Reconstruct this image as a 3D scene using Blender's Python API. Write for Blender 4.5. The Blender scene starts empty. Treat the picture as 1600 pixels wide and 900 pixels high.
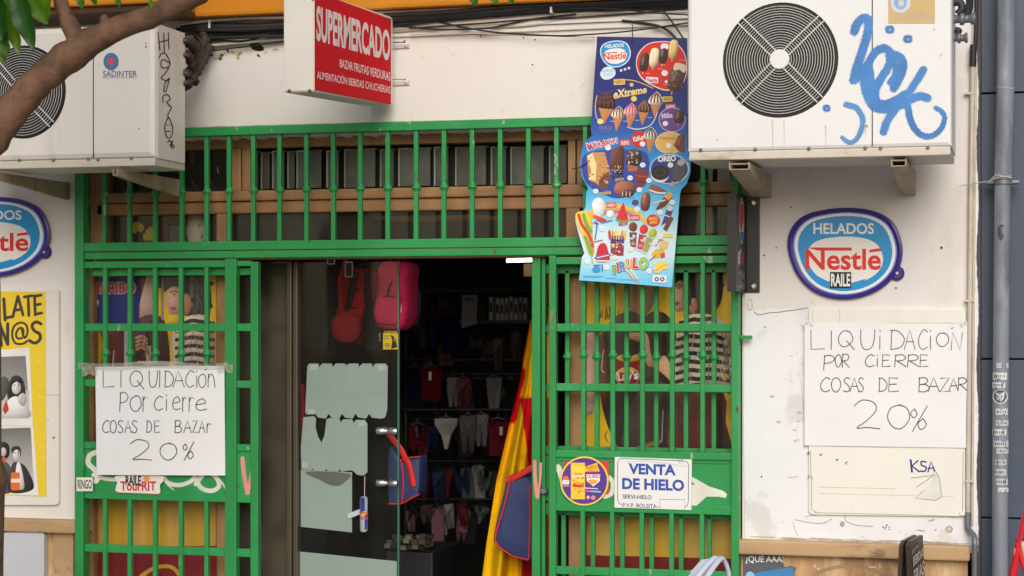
import bpy, bmesh, math, random
from mathutils import Vector, Matrix
random.seed(11)
SC = bpy.context.scene
COL = SC.collection
# ------------------------------------------------------------------ camera
FPX, TH, HOR = 3000.0, math.radians(14.93), 507.0      # focal length and horizon in pixels of a 1600 wide frame
CAM = Vector((0.0, -6.474, 1.8))
FW = Vector((-math.sin(TH), math.cos(TH), 0)); RT = Vector((math.cos(TH), math.sin(TH), 0)); UP = Vector((0, 0, 1))
cd = bpy.data.cameras.new('camera'); cam = bpy.data.objects.new('camera', cd); COL.objects.link(cam)
cam.location = CAM; cam.rotation_euler = (math.radians(90), 0, TH)
cd.sensor_width = 36; cd.lens = 36 * FPX / 1600; cd.shift_y = (HOR - 450) / 1600
cd.clip_end = 500; cd.clip_start = 0.05
cd.dof.use_dof = True; cd.dof.focus_distance = 6.45; cd.dof.aperture_fstop = 5.0
SC.camera = cam
# ------------------------------------------------------------------ light
SUN_EL, SUN_AZ, SUN_STR, SKY_STR = math.radians(30), math.radians(163), 2.0, 0.10
w = bpy.data.worlds.new("World"); SC.world = w; w.use_nodes = True
nt = w.node_tree; bg = nt.nodes['Background']
sky = nt.nodes.new('ShaderNodeTexSky'); sky.sky_type = 'NISHITA'; sky.sun_disc = False
sky.sun_elevation = SUN_EL; sky.sun_rotation = SUN_AZ; sky.dust_density = 3.0; sky.air_density = 1.0; sky.ozone_density = 0.6
nt.links.new(sky.outputs[0], bg.inputs[0]); bg.inputs[1].default_value = SKY_STR
sd = bpy.data.lights.new('sun', 'SUN'); so = bpy.data.objects.new('sun', sd); COL.objects.link(so)
sd.energy = SUN_STR; sd.angle = math.radians(42); sd.color = (1.0, 0.985, 0.97)
sdir = Vector((math.sin(SUN_AZ) * math.cos(SUN_EL), math.cos(SUN_AZ) * math.cos(SUN_EL), math.sin(SUN_EL)))
so.rotation_euler = sdir.to_track_quat('Z', 'Y').to_euler(); so.location = (0, -8, 12)
SC.view_settings.view_transform = 'Standard'; SC.view_settings.look = 'None'
SC.view_settings.exposure = 0.0; SC.view_settings.gamma = 1.0; SC.view_settings.use_curve_mapping = False
SC.render.engine = 'CYCLES'
SC.cycles.max_bounces = 8; SC.cycles.transparent_max_bounces = 16
SC.cycles.use_denoising = True

# ------------------------------------------------------------------ helpers: where a thing stands
def P(px, py, Y=0.0):
    d = FW + RT * ((px - 800) / FPX) + UP * ((HOR - py) / FPX)
    return CAM + d * ((Y - CAM.y) / d.y)
def PX(px, py, X):
    d = FW + RT * ((px - 800) / FPX) + UP * ((HOR - py) / FPX)
    return CAM + d * ((X - CAM.x) / d.x)
def xa(px, Y=0.0): return P(px, HOR, Y).x
def za(px, py, Y=0.0): return P(px, py, Y).z
def lin(v):
    v = max(0.0, v) / 255.0
    return v / 12.92 if v <= 0.04045 else ((v + 0.055) / 1.055) ** 2.4
def c(r, g, b): return (lin(r), lin(g), lin(b))
def mix(a, b, t): return tuple(x + (y - x) * t for x, y in zip(a, b))

# ------------------------------------------------------------------ materials
def _n(t, k, **kw):
    n = t.nodes.new(k)
    for a, b in kw.items(): setattr(n, a, b)
    return n
def pm(name, col, rough=0.6, metal=0.0, var=0.12, scale=6.0, bump=0.0, bscale=60.0, stains=(), spec=0.5, emit=0, stretch=(1, 1, 1), coat=0.0):
    """painted / worn surface: noise in brightness, stains = (colour, scale, threshold, softness, stretch)"""
    m = bpy.data.materials.new(name); m.use_nodes = True; t = m.node_tree
    b = t.nodes['Principled BSDF']
    b.inputs['Roughness'].default_value = rough; b.inputs['Metallic'].default_value = metal
    b.inputs['Specular IOR Level'].default_value = spec; b.inputs['Coat Weight'].default_value = coat
    tc = _n(t, 'ShaderNodeNewGeometry')
    def mapped(st):
        mp = _n(t, 'ShaderNodeMapping'); mp.inputs['Scale'].default_value = st
        t.links.new(tc.outputs['Position'], mp.inputs['Vector']); return mp.outputs[0]
    no = _n(t, 'ShaderNodeTexNoise'); no.inputs['Scale'].default_value = scale; no.inputs['Detail'].default_value = 6
    t.links.new(mapped(stretch), no.inputs['Vector'])
    rp = _n(t, 'ShaderNodeValToRGB'); e = rp.color_ramp.elements
    e[0].position = .3; e[1].position = .7
    e[0].color = (*[x * (1 - var) for x in col], 1); e[1].color = (*[min(1, x * (1 + var)) for x in col], 1)
    t.links.new(no.outputs[0], rp.inputs[0]); out = rp.outputs[0]
    for (sc_, s, th, so_, st) in stains:
        n2 = _n(t, 'ShaderNodeTexNoise'); n2.inputs['Scale'].default_value = s; n2.inputs['Detail'].default_value = 8
        n2.inputs['Roughness'].default_value = .65
        t.links.new(mapped(st), n2.inputs['Vector'])
        mr = _n(t, 'ShaderNodeMapRange'); mr.inputs[1].default_value = th; mr.inputs[2].default_value = th + so_
        t.links.new(n2.outputs[0], mr.inputs[0])
        mx = _n(t, 'ShaderNodeMix', data_type='RGBA'); mx.inputs[7].default_value = (*sc_, 1)
        t.links.new(mr.outputs[0], mx.inputs[0]); t.links.new(out, mx.inputs[6]); out = mx.outputs[2]
    t.links.new(out, b.inputs['Base Color'])
    if emit:
        b.inputs['Emission Color'].default_value = (*col, 1); b.inputs['Emission Strength'].default_value = emit
    if bump:
        nb = _n(t, 'ShaderNodeTexNoise'); nb.inputs['Scale'].default_value = bscale; nb.inputs['Detail'].default_value = 5
        t.links.new(tc.outputs['Position'], nb.inputs['Vector'])
        bn = _n(t, 'ShaderNodeBump'); bn.inputs['Strength'].default_value = bump; bn.inputs['Distance'].default_value = .01
        t.links.new(nb.outputs[0], bn.inputs['Height']); t.links.new(bn.outputs[0], b.inputs['Normal'])
    return m
def printed(name, rough=0.5, var=0.06, spec=0.4, coat=0.0, spray=False):
    """ink on a sheet: the colours of the print are stored per corner of the mesh"""
    m = bpy.data.materials.new(name); m.use_nodes = True; t = m.node_tree
    b = t.nodes['Principled BSDF']; b.inputs['Roughness'].default_value = rough
    b.inputs['Specular IOR Level'].default_value = spec; b.inputs['Coat Weight'].default_value = coat
    a = _n(t, 'ShaderNodeAttribute', attribute_name='Col')
    g = _n(t, 'ShaderNodeNewGeometry')
    no = _n(t, 'ShaderNodeTexNoise'); no.inputs['Scale'].default_value = 14; no.inputs['Detail'].default_value = 7
    t.links.new(g.outputs['Position'], no.inputs['Vector'])
    mr = _n(t, 'ShaderNodeMapRange'); mr.inputs[1].default_value = .3; mr.inputs[2].default_value = .7
    mr.inputs[3].default_value = 1 - var; mr.inputs[4].default_value = 1 + var
    t.links.new(no.outputs[0], mr.inputs[0])
    mx = _n(t, 'ShaderNodeVectorMath', operation='SCALE')
    t.links.new(a.outputs['Color'], mx.inputs[0]); t.links.new(mr.outputs[0], mx.inputs['Scale'])
    t.links.new(mx.outputs[0], b.inputs['Base Color'])
    if spray:
        tr = _n(t, 'ShaderNodeBsdfTransparent'); ms = _n(t, 'ShaderNodeMixShader')
        n3 = _n(t, 'ShaderNodeTexNoise'); n3.inputs['Scale'].default_value = 330; t.links.new(g.outputs['Position'], n3.inputs['Vector'])
        ad = _n(t, 'ShaderNodeMath', operation='MULTIPLY_ADD'); ad.inputs[1].default_value = 2.2; ad.inputs[2].default_value = -1.1; t.links.new(n3.outputs[0], ad.inputs[0])
        a2 = _n(t, 'ShaderNodeMath', operation='ADD', use_clamp=True); t.links.new(ad.outputs[0], a2.inputs[0]); t.links.new(a.outputs['Alpha'], a2.inputs[1])
        a3 = _n(t, 'ShaderNodeMath', operation='GREATER_THAN'); t.links.new(a2.outputs[0], a3.inputs[0]); a3.inputs[1].default_value = .5
        t.links.new(a3.outputs[0], ms.inputs[0]); t.links.new(tr.outputs[0], ms.inputs[1]); t.links.new(b.outputs[0], ms.inputs[2]); t.links.new(ms.outputs[0], t.nodes['Material Output'].inputs[0])
    return m
def glassy(name, tint=(.85, .9, .88), refl=0.025, rough=0.02, haze=0.0, hazecol=(.4, .4, .38)):
    m = bpy.data.materials.new(name); m.use_nodes = True; t = m.node_tree
    t.nodes.remove(t.nodes['Principled BSDF']); o = t.nodes['Material Output']
    tr = _n(t, 'ShaderNodeBsdfTransparent'); tr.inputs[0].default_value = (*tint, 1)
    gl = _n(t, 'ShaderNodeBsdfGlossy'); gl.inputs['Roughness'].default_value = rough
    mx = _n(t, 'ShaderNodeMixShader'); mx.inputs[0].default_value = refl
    t.links.new(tr.outputs[0], mx.inputs[1]); t.links.new(gl.outputs[0], mx.inputs[2]); out = mx.outputs[0]
    if haze:
        df = _n(t, 'ShaderNodeBsdfDiffuse'); df.inputs[0].default_value = (*hazecol, 1)
        g = _n(t, 'ShaderNodeNewGeometry'); no = _n(t, 'ShaderNodeTexNoise'); no.inputs['Scale'].default_value = 5
        no.inputs['Detail'].default_value = 5
        t.links.new(g.outputs['Position'], no.inputs['Vector'])
        mr = _n(t, 'ShaderNodeMapRange'); mr.inputs[1].default_value = .3; mr.inputs[2].default_value = .75
        mr.inputs[3].default_value = haze * .4; mr.inputs[4].default_value = haze * 1.5
        t.links.new(no.outputs[0], mr.inputs[0])
        m2 = _n(t, 'ShaderNodeMixShader'); t.links.new(mr.outputs[0], m2.inputs[0])
        t.links.new(out, m2.inputs[1]); t.links.new(df.outputs[0], m2.inputs[2]); out = m2.outputs[0]
    t.links.new(out, o.inputs[0]); return m

# ------------------------------------------------------------------ mesh builder
class MB:
    def __init__(s): s.v = []; s.f = []; s.col = []; s.sm = []; s.mi = []; s.anycol = False
    def add(s, vs, fs, col=None, smooth=False, mi=0):
        o = len(s.v); s.v += [Vector(x) for x in vs]
        for f in fs:
            s.f.append(tuple(i + o for i in f)); s.sm.append(smooth); s.mi.append(mi)
            if col is None: s.col.append(None)
            elif callable(col): s.col.append([col(i) for i in f]); s.anycol = True
            else: s.col.append([col] * len(f)); s.anycol = True
        return s
    def box(s, a, b, bev=0.0, mi=0, col=None, M=None):
        lo = Vector([min(x, y) for x, y in zip(a, b)]); hi = Vector([max(x, y) for x, y in zip(a, b)])
        bm = bmesh.new(); bmesh.ops.create_cube(bm, size=1)
        for v in bm.verts: v.co = Vector([l + (h - l) * (q + .5) for l, h, q in zip(lo, hi, v.co)])
        if bev > 0:
            bev = min(bev, min(hi - lo) * .45)
            bmesh.ops.bevel(bm, geom=bm.edges[:], offset=bev, segments=2, affect='EDGES', profile=.6)
        if M: bmesh.ops.transform(bm, matrix=M, verts=bm.verts)
        bm.verts.index_update()
        s.add([v.co.copy() for v in bm.verts], [[v.index for v in f.verts] for f in bm.faces], col, False, mi); bm.free(); return s
    def prism(s, pts, off, mi=0, col=None, smooth=False):
        """closed outline pts (3D), pushed along vector off"""
        n = len(pts); off = Vector(off); a = [Vector(p) for p in pts]; b = [p + off for p in a]
        s.add(a + b, [list(range(n)), list(range(2 * n - 1, n - 1, -1))] + [[i, i + n, (i + 1) % n + n, (i + 1) % n] for i in range(n)], col, False, mi)
        return s
    def tube(s, pts, r, n=8, closed=False, mi=0, col=None, caps=True, flat=1.0):
        pts = [Vector(p) for p in pts]; m = len(pts)
        rs = r if isinstance(r, (list, tuple)) else [r] * m
        tg = []
        for i in range(m):
            a = pts[(i - 1) % m] if (closed or i > 0) else pts[i]; b = pts[(i + 1) % m] if (closed or i < m - 1) else pts[i]
            d = (b - a); tg.append(d.normalized() if d.length > 1e-9 else Vector((0, 0, 1)))
        nr = tg[0].orthogonal().normalized()
        if abs(tg[0].y) < .9: nr = (Vector((0, 1, 0)) - tg[0] * tg[0].y).normalized()
        vs = []
        for i in range(m):
            nr = (nr - tg[i] * nr.dot(tg[i])); nr = nr.normalized() if nr.length > 1e-6 else tg[i].orthogonal().normalized()
            bi = tg[i].cross(nr)
            for k in range(n):
                a = 2 * math.pi * k / n
                vs.append(pts[i] + nr * (math.cos(a) * rs[i] * flat) + bi * (math.sin(a) * rs[i]))
        fs = []
        for i in range(m if closed else m - 1):
            j = (i + 1) % m
            for k in range(n): fs.append([i * n + k, i * n + (k + 1) % n, j * n + (k + 1) % n, j * n + k])
        s.add(vs, fs, col, True, mi)
        if caps and not closed:
            s.add(vs[:n], [list(range(n - 1, -1, -1))], col, False, mi); s.add(vs[-n:], [list(range(n))], col, False, mi)
        return s
    def lathe(s, o, d, prof, n=24, mi=0, col=None, smooth=True):
        """prof: (along, radius) pairs along direction d from o"""
        o = Vector(o); d = Vector(d).normalized(); u = d.orthogonal().normalized(); v = d.cross(u); vs = []
        for (h, r) in prof:
            for k in range(n):
                a = 2 * math.pi * k / n; vs.append(o + d * h + u * (math.cos(a) * r) + v * (math.sin(a) * r))
        fs = [[i * n + k, i * n + (k + 1) % n, (i + 1) * n + (k + 1) % n, (i + 1) * n + k] for i in range(len(prof) - 1) for k in range(n)]
        s.add(vs, fs, col, smooth, mi)
        s.add(vs[:n], [list(range(n - 1, -1, -1))], col, False, mi); s.add(vs[-n:], [list(range(n))], col, False, mi)
        return s
    def grid(s, fn, nu, nv, col=None, mi=0, thick=None):
        """fn(u,v)->point; col(u,v)->colour"""
        vs = [fn(i / nu, j / nv) for j in range(nv + 1) for i in range(nu + 1)]
        fs = [[j * (nu + 1) + i, j * (nu + 1) + i + 1, (j + 1) * (nu + 1) + i + 1, (j + 1) * (nu + 1) + i] for j in range(nv) for i in range(nu)]
        cc = None
        if col: cc = (lambda k: col((k % (nu + 1)) / nu, (k // (nu + 1)) / nv))
        s.add(vs, fs, cc, True, mi); return s
    def blob(s, ctr, size, e=0.5, n=20, m=14, mi=0, col=None, M=None):
        """superellipsoid: e<1 boxy"""
        def pw(x, p): return math.copysign(abs(x) ** p, x)
        vs = []
        for j in range(m + 1):
            la = -math.pi / 2 + math.pi * j / m
            for i in range(n):
                lo = 2 * math.pi * i / n
                q = Vector((size[0] * pw(math.cos(la), e) * pw(math.cos(lo), e), size[1] * pw(math.cos(la), e) * pw(math.sin(lo), e), size[2] * pw(math.sin(la), e)))
                if M: q = M @ q
                vs.append(Vector(ctr) + q)
        fs = [[j * n + i, j * n + (i + 1) % n, (j + 1) * n + (i + 1) % n, (j + 1) * n + i] for j in range(m) for i in range(n)]
        s.add(vs, fs, col, True, mi); return s
    def build_each(s, name, mats, parent=None):
        """every separate piece becomes a part of its own"""
        up = list(range(len(s.v)))
        def find(i):
            while up[i] != i: up[i] = up[up[i]]; i = up[i]
            return i
        key = {}
        for i, v in enumerate(s.v):
            k = (round(v.x, 5), round(v.y, 5), round(v.z, 5))
            if k in key: up[find(i)] = find(key[k])
            else: key[k] = i
        for f in s.f:
            for i in f[1:]: up[find(i)] = find(f[0])
        gr = {}
        for fi, f in enumerate(s.f): gr.setdefault(find(f[0]), []).append(fi)
        out = []
        for fs in gr.values():
            m = MB(); ids = sorted({i for fi in fs for i in s.f[fi]}); re_ = {i: k for k, i in enumerate(ids)}
            m.v = [s.v[i] for i in ids]; m.f = [tuple(re_[i] for i in s.f[fi]) for fi in fs]
            m.col = [s.col[fi] for fi in fs]; m.sm = [s.sm[fi] for fi in fs]; m.mi = [s.mi[fi] for fi in fs]; m.anycol = s.anycol
            out.append(m.build(name, mats, parent))
        return out
    def build(s, name, mats, parent=None, base=None):
        if not isinstance(mats, (list, tuple)): mats = [mats]
        lo = Vector([min(v[i] for v in s.v) for i in range(3)]); hi = Vector([max(v[i] for v in s.v) for i in range(3)])
        o0 = base if base is not None else Vector(((lo.x + hi.x) / 2, (lo.y + hi.y) / 2, lo.z))
        me = bpy.data.meshes.new(name); me.from_pydata([v - o0 for v in s.v], [], s.f)
        me.polygons.foreach_set('use_smooth', s.sm); me.polygons.foreach_set('material_index', s.mi)
        for m in mats: me.materials.append(m)
        if s.anycol:
            at = me.color_attributes.new('Col', 'FLOAT_COLOR', 'CORNER'); buf = []
            for f, cc in zip(s.f, s.col):
                for k in range(len(f)):
                    q = cc[k] if cc else (.8, .8, .8)
                    buf += [q[0], q[1], q[2], q[3] if len(q) > 3 else 1.0]
            at.data.foreach_set('color', buf)
        me.update()
        o = bpy.data.objects.new(name, me); COL.objects.link(o); place(o, o0, parent); return o
WORLD = {}
def place(o, loc, parent=None):
    WORLD[o.name] = Vector(loc)
    if parent is not None: o.parent = parent; o.location = Vector(loc) - WORLD[parent.name]
    else: o.location = loc
def tag(o, label, cat, group=None, kind=None):
    if label: o['label'] = label
    if cat: o['category'] = cat
    if group: o['group'] = group
    if kind: o['kind'] = kind
    return o
def thing(name, label, cat, loc, group=None):
    o = bpy.data.objects.new(name, None); COL.objects.link(o); o.empty_display_size = .1
    place(o, loc); return tag(o, label, cat, group)
def structure(o): o['kind'] = 'structure'; return o
def copy_thing(o, delta, label, rotz=0.0):
    """copy a thing with its parts and sub-parts"""
    def rec(x, par):
        q = x.copy(); COL.objects.link(q)
        if par is not None: q.parent = par
        WORLD[q.name] = WORLD.get(x.name, Vector()) + Vector(delta)
        for ch in [k for k in list(COL.objects) if k.parent == x]: rec(ch, q)
        return q
    r = rec(o, None); r.location = Vector(o.location) + Vector(delta); r.rotation_euler.z += rotz
    r['label'] = label; return r

# ------------------------------------------------------------------ flat print: shapes drawn on a sheet at its real place
TXT = {}
def text_mesh(s, bold):
    k = (s, bold)
    if k in TXT: return TXT[k]
    cu = bpy.data.curves.new('t', 'FONT'); cu.body = s; cu.size = 1; cu.offset = bold; cu.resolution_u = 4; cu.fill_mode = 'FRONT'
    ob = bpy.data.objects.new('t', cu); COL.objects.link(ob)
    dg = bpy.context.evaluated_depsgraph_get(); me = bpy.data.meshes.new_from_object(ob.evaluated_get(dg))
    vs = [(v.co.x, v.co.y) for v in me.vertices]; fs = [tuple(p.vertices) for p in me.polygons]
    bpy.data.objects.remove(ob); bpy.data.curves.remove(cu); bpy.data.meshes.remove(me)
    x0 = min(v[0] for v in vs); x1 = max(v[0] for v in vs); y0 = min(v[1] for v in vs); y1 = max(v[1] for v in vs)
    vs = [((x - x0) / max(1e-6, x1 - x0), (y1 - y) / max(1e-6, y1 - y0)) for x, y in vs]
    TXT[k] = (vs, fs); return TXT[k]
def smooth(pts, k=6, closed=False):
    n = len(pts)
    if n < 3: return list(pts)
    out = []; rng = range(n) if closed else range(n - 1)
    for i in rng:
        p0 = pts[(i - 1) % n] if (closed or i > 0) else pts[0]; p1 = pts[i]; p2 = pts[(i + 1) % n]
        p3 = pts[(i + 2) % n] if (closed or i + 2 < n) else pts[-1]
        for j in range(k):
            t = j / k
            out.append(tuple(.5 * ((2 * b) + (-a + d) * t + (2 * a - 5 * b + 4 * d - e) * t * t + (-a + 3 * b - 3 * d + e) * t ** 3) for a, b, d, e in zip(p0, p1, p2, p3)))
    if not closed: out.append(tuple(pts[-1]))
    return out
class Art:
    """shapes in sheet coordinates; mp(x, y, lift) -> place in the world; every new shape lies a hair in front of the last"""
    def __init__(s, mp, step=0.000006, start=0.0003): s.mb = MB(); s.mp = mp; s.l = start; s.step = step; s.shade = 0
    def up(s): s.l += s.step; return s.l
    def poly(s, pts, col):
        l = s.up(); s.mb.add([s.mp(x, y, l) for x, y in pts], [list(range(len(pts)))[::-1]], col); return s
    def blob(s, pts, col, k=6):
        q = smooth(pts, k, True); return s.tonal(q, col) if s.shade else s.poly(q, col)
    def tonal(s, q, col):
        """a photographed round thing in the print: lighter towards its upper left, darker at its rim"""
        n = len(q); cx = sum(p[0] for p in q) / n; cy = sum(p[1] for p in q) / n; l = s.up(); vs = [s.mp(cx, cy, l)]; h = s.shade
        x0, x1 = min(p[0] for p in q), max(p[0] for p in q); y0, y1 = min(p[1] for p in q), max(p[1] for p in q)
        def tone(x, y, r):
            t = -((x - cx) / max(1, x1 - x0) + (y - cy) / max(1, y1 - y0)) * 1.1; f = 1 + h * t + h * .45 * (.55 - r * r * 1.3) + random.uniform(-.06, .06) * h
            return tuple(max(0, v * f + (.05 * h if t > .3 else 0)) for v in col)
        cs = [tone(cx, cy, 0)]; R = (.35, .7, .9, 1.0)
        for r in R:
            for (x, y) in q: xx, yy = cx + (x - cx) * r, cy + (y - cy) * r; vs.append(s.mp(xx, yy, l)); cs.append(tone(xx, yy, r))
        fs = [[0, 1 + (k + 1) % n, 1 + k] for k in range(n)]
        for j in range(len(R) - 1): fs += [[1 + j * n + k, 1 + j * n + (k + 1) % n, 1 + (j + 1) * n + (k + 1) % n, 1 + (j + 1) * n + k] for k in range(n)]
        s.mb.add(vs, fs, lambda i: cs[i]); return s
    def rect(s, x0, y0, x1, y1, col, rot=0):
        return s.poly(rotp([(x0, y0), (x1, y0), (x1, y1), (x0, y1)], rot), col)
    def rrect(s, x0, y0, x1, y1, r, col, rot=0):
        pts = []
        for (cx, cy, a0) in ((x1 - r, y0 + r, -90), (x1 - r, y1 - r, 0), (x0 + r, y1 - r, 90), (x0 + r, y0 + r, 180)):
            for k in range(6): a = math.radians(a0 + 18 * k); pts.append((cx + r * math.cos(a), cy + r * math.sin(a)))
        return s.poly(rotp(pts, rot), col)
    def ell(s, cx, cy, rx, ry, col, rot=0, n=32, a0=0, a1=360, e=1.0):
        def pw(x): return math.copysign(abs(x) ** e, x)
        pts = [(cx + rx * pw(math.cos(math.radians(a0 + (a1 - a0) * k / n))), cy + ry * pw(math.sin(math.radians(a0 + (a1 - a0) * k / n)))) for k in range(n + (0 if a1 - a0 == 360 else 1))]
        pts = rotp(pts, rot, (cx, cy)); return s.tonal(pts, col) if s.shade and a1 - a0 == 360 and rx * ry > 25 else s.poly(pts, col)
    def text(s, t, x0, y0, x1, y1, col, bold=0.0, rot=0, shear=0.0):
        q = rotp([(x0 + shear, y0), (x1 + shear, y0), (x1, y1), (x0, y1)], rot); return s.textq(t, q, col, bold)
    def textq(s, t, q, col, bold=0.0):
        vs, fs = text_mesh(t, bold); l = s.up(); (a, b, d, e) = q; out = []
        for u, v in vs:
            x = (a[0] * (1 - u) + b[0] * u) * (1 - v) + (e[0] * (1 - u) + d[0] * u) * v
            y = (a[1] * (1 - u) + b[1] * u) * (1 - v) + (e[1] * (1 - u) + d[1] * u) * v
            out.append(s.mp(x, y, l))
        s.mb.add(out, fs, col); return s
    def line(s, pts, wd, col, sm=True, k=5, w2=None, taper=0.0, closed=False):
        p = smooth(pts, k, closed) if sm and len(pts) > 2 else list(pts)
        q = [p[0]]
        for a in p[1:]:
            if math.hypot(a[0] - q[-1][0], a[1] - q[-1][1]) > .05: q.append(a)
        if len(q) < 2: return s
        if closed: q.append(q[0])
        h = wd / 2
        def nrm(i):
            a = q[max(0, i - 1)]; b = q[min(len(q) - 1, i + 1)]
            if closed and i in (0, len(q) - 1): a = q[-2]; b = q[1]
            dx, dy = b[0] - a[0], b[1] - a[1]; d = math.hypot(dx, dy) or 1; return -dy / d, dx / d
        rows = []
        def row(x, y, nx, ny, hh): rows.append(((x + nx * hh, y + ny * hh), (x - nx * hh, y - ny * hh)))
        if not closed:
            nx, ny = nrm(0)
            for a in (80, 50, 25):
                a = math.radians(a); row(q[0][0] - ny * h * math.sin(a), q[0][1] + nx * h * math.sin(a), nx, ny, h * math.cos(a))
        for i, (x, y) in enumerate(q):
            nx, ny = nrm(i); hh = h
            if w2 is not None: hh = h + (w2 / 2 - h) * i / (len(q) - 1)
            if taper: hh *= 1 - taper * abs(2 * i / (len(q) - 1) - 1) ** 2
            row(x, y, nx, ny, hh)
        if not closed:
            nx, ny = nrm(len(q) - 1); hh = (w2 / 2 if w2 is not None else h) * (1 - taper)
            for a in (25, 50, 80):
                a = math.radians(a); row(q[-1][0] + ny * hh * math.sin(a), q[-1][1] - nx * hh * math.sin(a), nx, ny, hh * math.cos(a))
        l = s.up(); vs = []
        for i, (a, b) in enumerate(rows):
            ll = l + 6e-7 * i; vs += [s.mp(a[0], a[1], ll), s.mp(b[0], b[1], ll)]
        s.l += 6e-7 * len(rows)
        s.mb.add(vs, [[2 * i, 2 * i + 2, 2 * i + 3, 2 * i + 1] for i in range(len(rows) - 1)], col); return s
    def grad(s, pts, colfn, dy=5.0):
        """fill of an outline that has one span per line; colfn(x,y)"""
        y0 = min(p[1] for p in pts); y1 = max(p[1] for p in pts); l = s.up(); n = len(pts)
        ys = sorted(set([y0 + .001, y1 - .001] + [p[1] for p in pts] + [y0 + (y1 - y0) * k / max(1, int((y1 - y0) / dy)) for k in range(1, int((y1 - y0) / dy))]))
        rows = []
        for y in ys:
            y = min(max(y, y0 + .001), y1 - .001); xs = []
            for i in range(n):
                a, b = pts[i], pts[(i + 1) % n]
                if (a[1] <= y < b[1]) or (b[1] <= y < a[1]): xs.append(a[0] + (b[0] - a[0]) * (y - a[1]) / (b[1] - a[1]))
            if xs: rows.append((min(xs), max(xs), y))
        K = 6; vs = []; cs = []
        for (a, b, y) in rows:
            for k in range(K + 1): x = a + (b - a) * k / K; vs.append(s.mp(x, y, l)); cs.append(colfn(x, y))
        fs = [[r * (K + 1) + k, (r + 1) * (K + 1) + k, (r + 1) * (K + 1) + k + 1, r * (K + 1) + k + 1] for r in range(len(rows) - 1) for k in range(K)]
        s.mb.add(vs, fs, lambda i: cs[i]); return s
    def spray(s, pts, wd, col, soft=.38, w2=None):
        """a spray can stroke: solid core, misty rim"""
        p = smooth(pts, 6) if len(pts) > 2 else list(pts); n = len(p); h = wd / 2; rows = []
        def nr(i):
            a = p[max(0, i - 1)]; b = p[min(n - 1, i + 1)]; dx, dy = b[0] - a[0], b[1] - a[1]; d = math.hypot(dx, dy) or 1; return -dy / d, dx / d
        ks = (1.18, 1 - soft, .45, 0, -.45, -(1 - soft), -1.18); al = (-.3, .85, 1.1, 1.15, 1.1, .85, -.3)
        nx, ny = nr(0)
        for a in (88, 60, 30): q = math.radians(a); rows.append((p[0][0] - ny * h * math.sin(q) * 1.1, p[0][1] + nx * h * math.sin(q) * 1.1, nx, ny, h * math.cos(q), -.3 if a == 88 else (.3 if a == 60 else .8)))
        for i in range(n): nx, ny = nr(i); hh = h if w2 is None else h + (w2 / 2 - h) * i / (n - 1); rows.append((p[i][0], p[i][1], nx, ny, hh, 1.0))
        nx, ny = nr(n - 1); hh = h if w2 is None else w2 / 2
        for a in (30, 60, 88): q = math.radians(a); rows.append((p[-1][0] + ny * hh * math.sin(q) * 1.1, p[-1][1] - nx * hh * math.sin(q) * 1.1, nx, ny, hh * math.cos(q), -.3 if a == 88 else (.3 if a == 60 else .8)))
        l = s.up(); vs = []; cs = []
        for i, (x, y, nx, ny, hh, ee) in enumerate(rows):
            for k, a in zip(ks, al): vs.append(s.mp(x + nx * hh * k, y + ny * hh * k, l + 5e-7 * i)); cs.append((*col, min(a, ee) if ee < 1 else a))
        s.l += 5e-7 * len(rows); K = len(ks)
        s.mb.add(vs, [[i * K + j, (i + 1) * K + j, (i + 1) * K + j + 1, i * K + j + 1] for i in range(len(rows) - 1) for j in range(K - 1)], lambda i: cs[i]); return s
    def build(s, name, mat, parent): return s.mb.build(name, mat, parent)
def rotp(pts, rot, ctr=None):
    if not rot: return list(pts)
    if ctr is None: ctr = (sum(p[0] for p in pts) / len(pts), sum(p[1] for p in pts) / len(pts))
    a = math.radians(rot); ca, sa = math.cos(a), math.sin(a)
    return [(ctr[0] + (x - ctr[0]) * ca - (y - ctr[1]) * sa, ctr[1] + (x - ctr[0]) * sa + (y - ctr[1]) * ca) for x, y in pts]
def on(Y, wave=None):
    if wave: return lambda x, y, l: P(x, y, Y - l + wave(x, y))
    return lambda x, y, l: P(x, y, Y - l)

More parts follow.
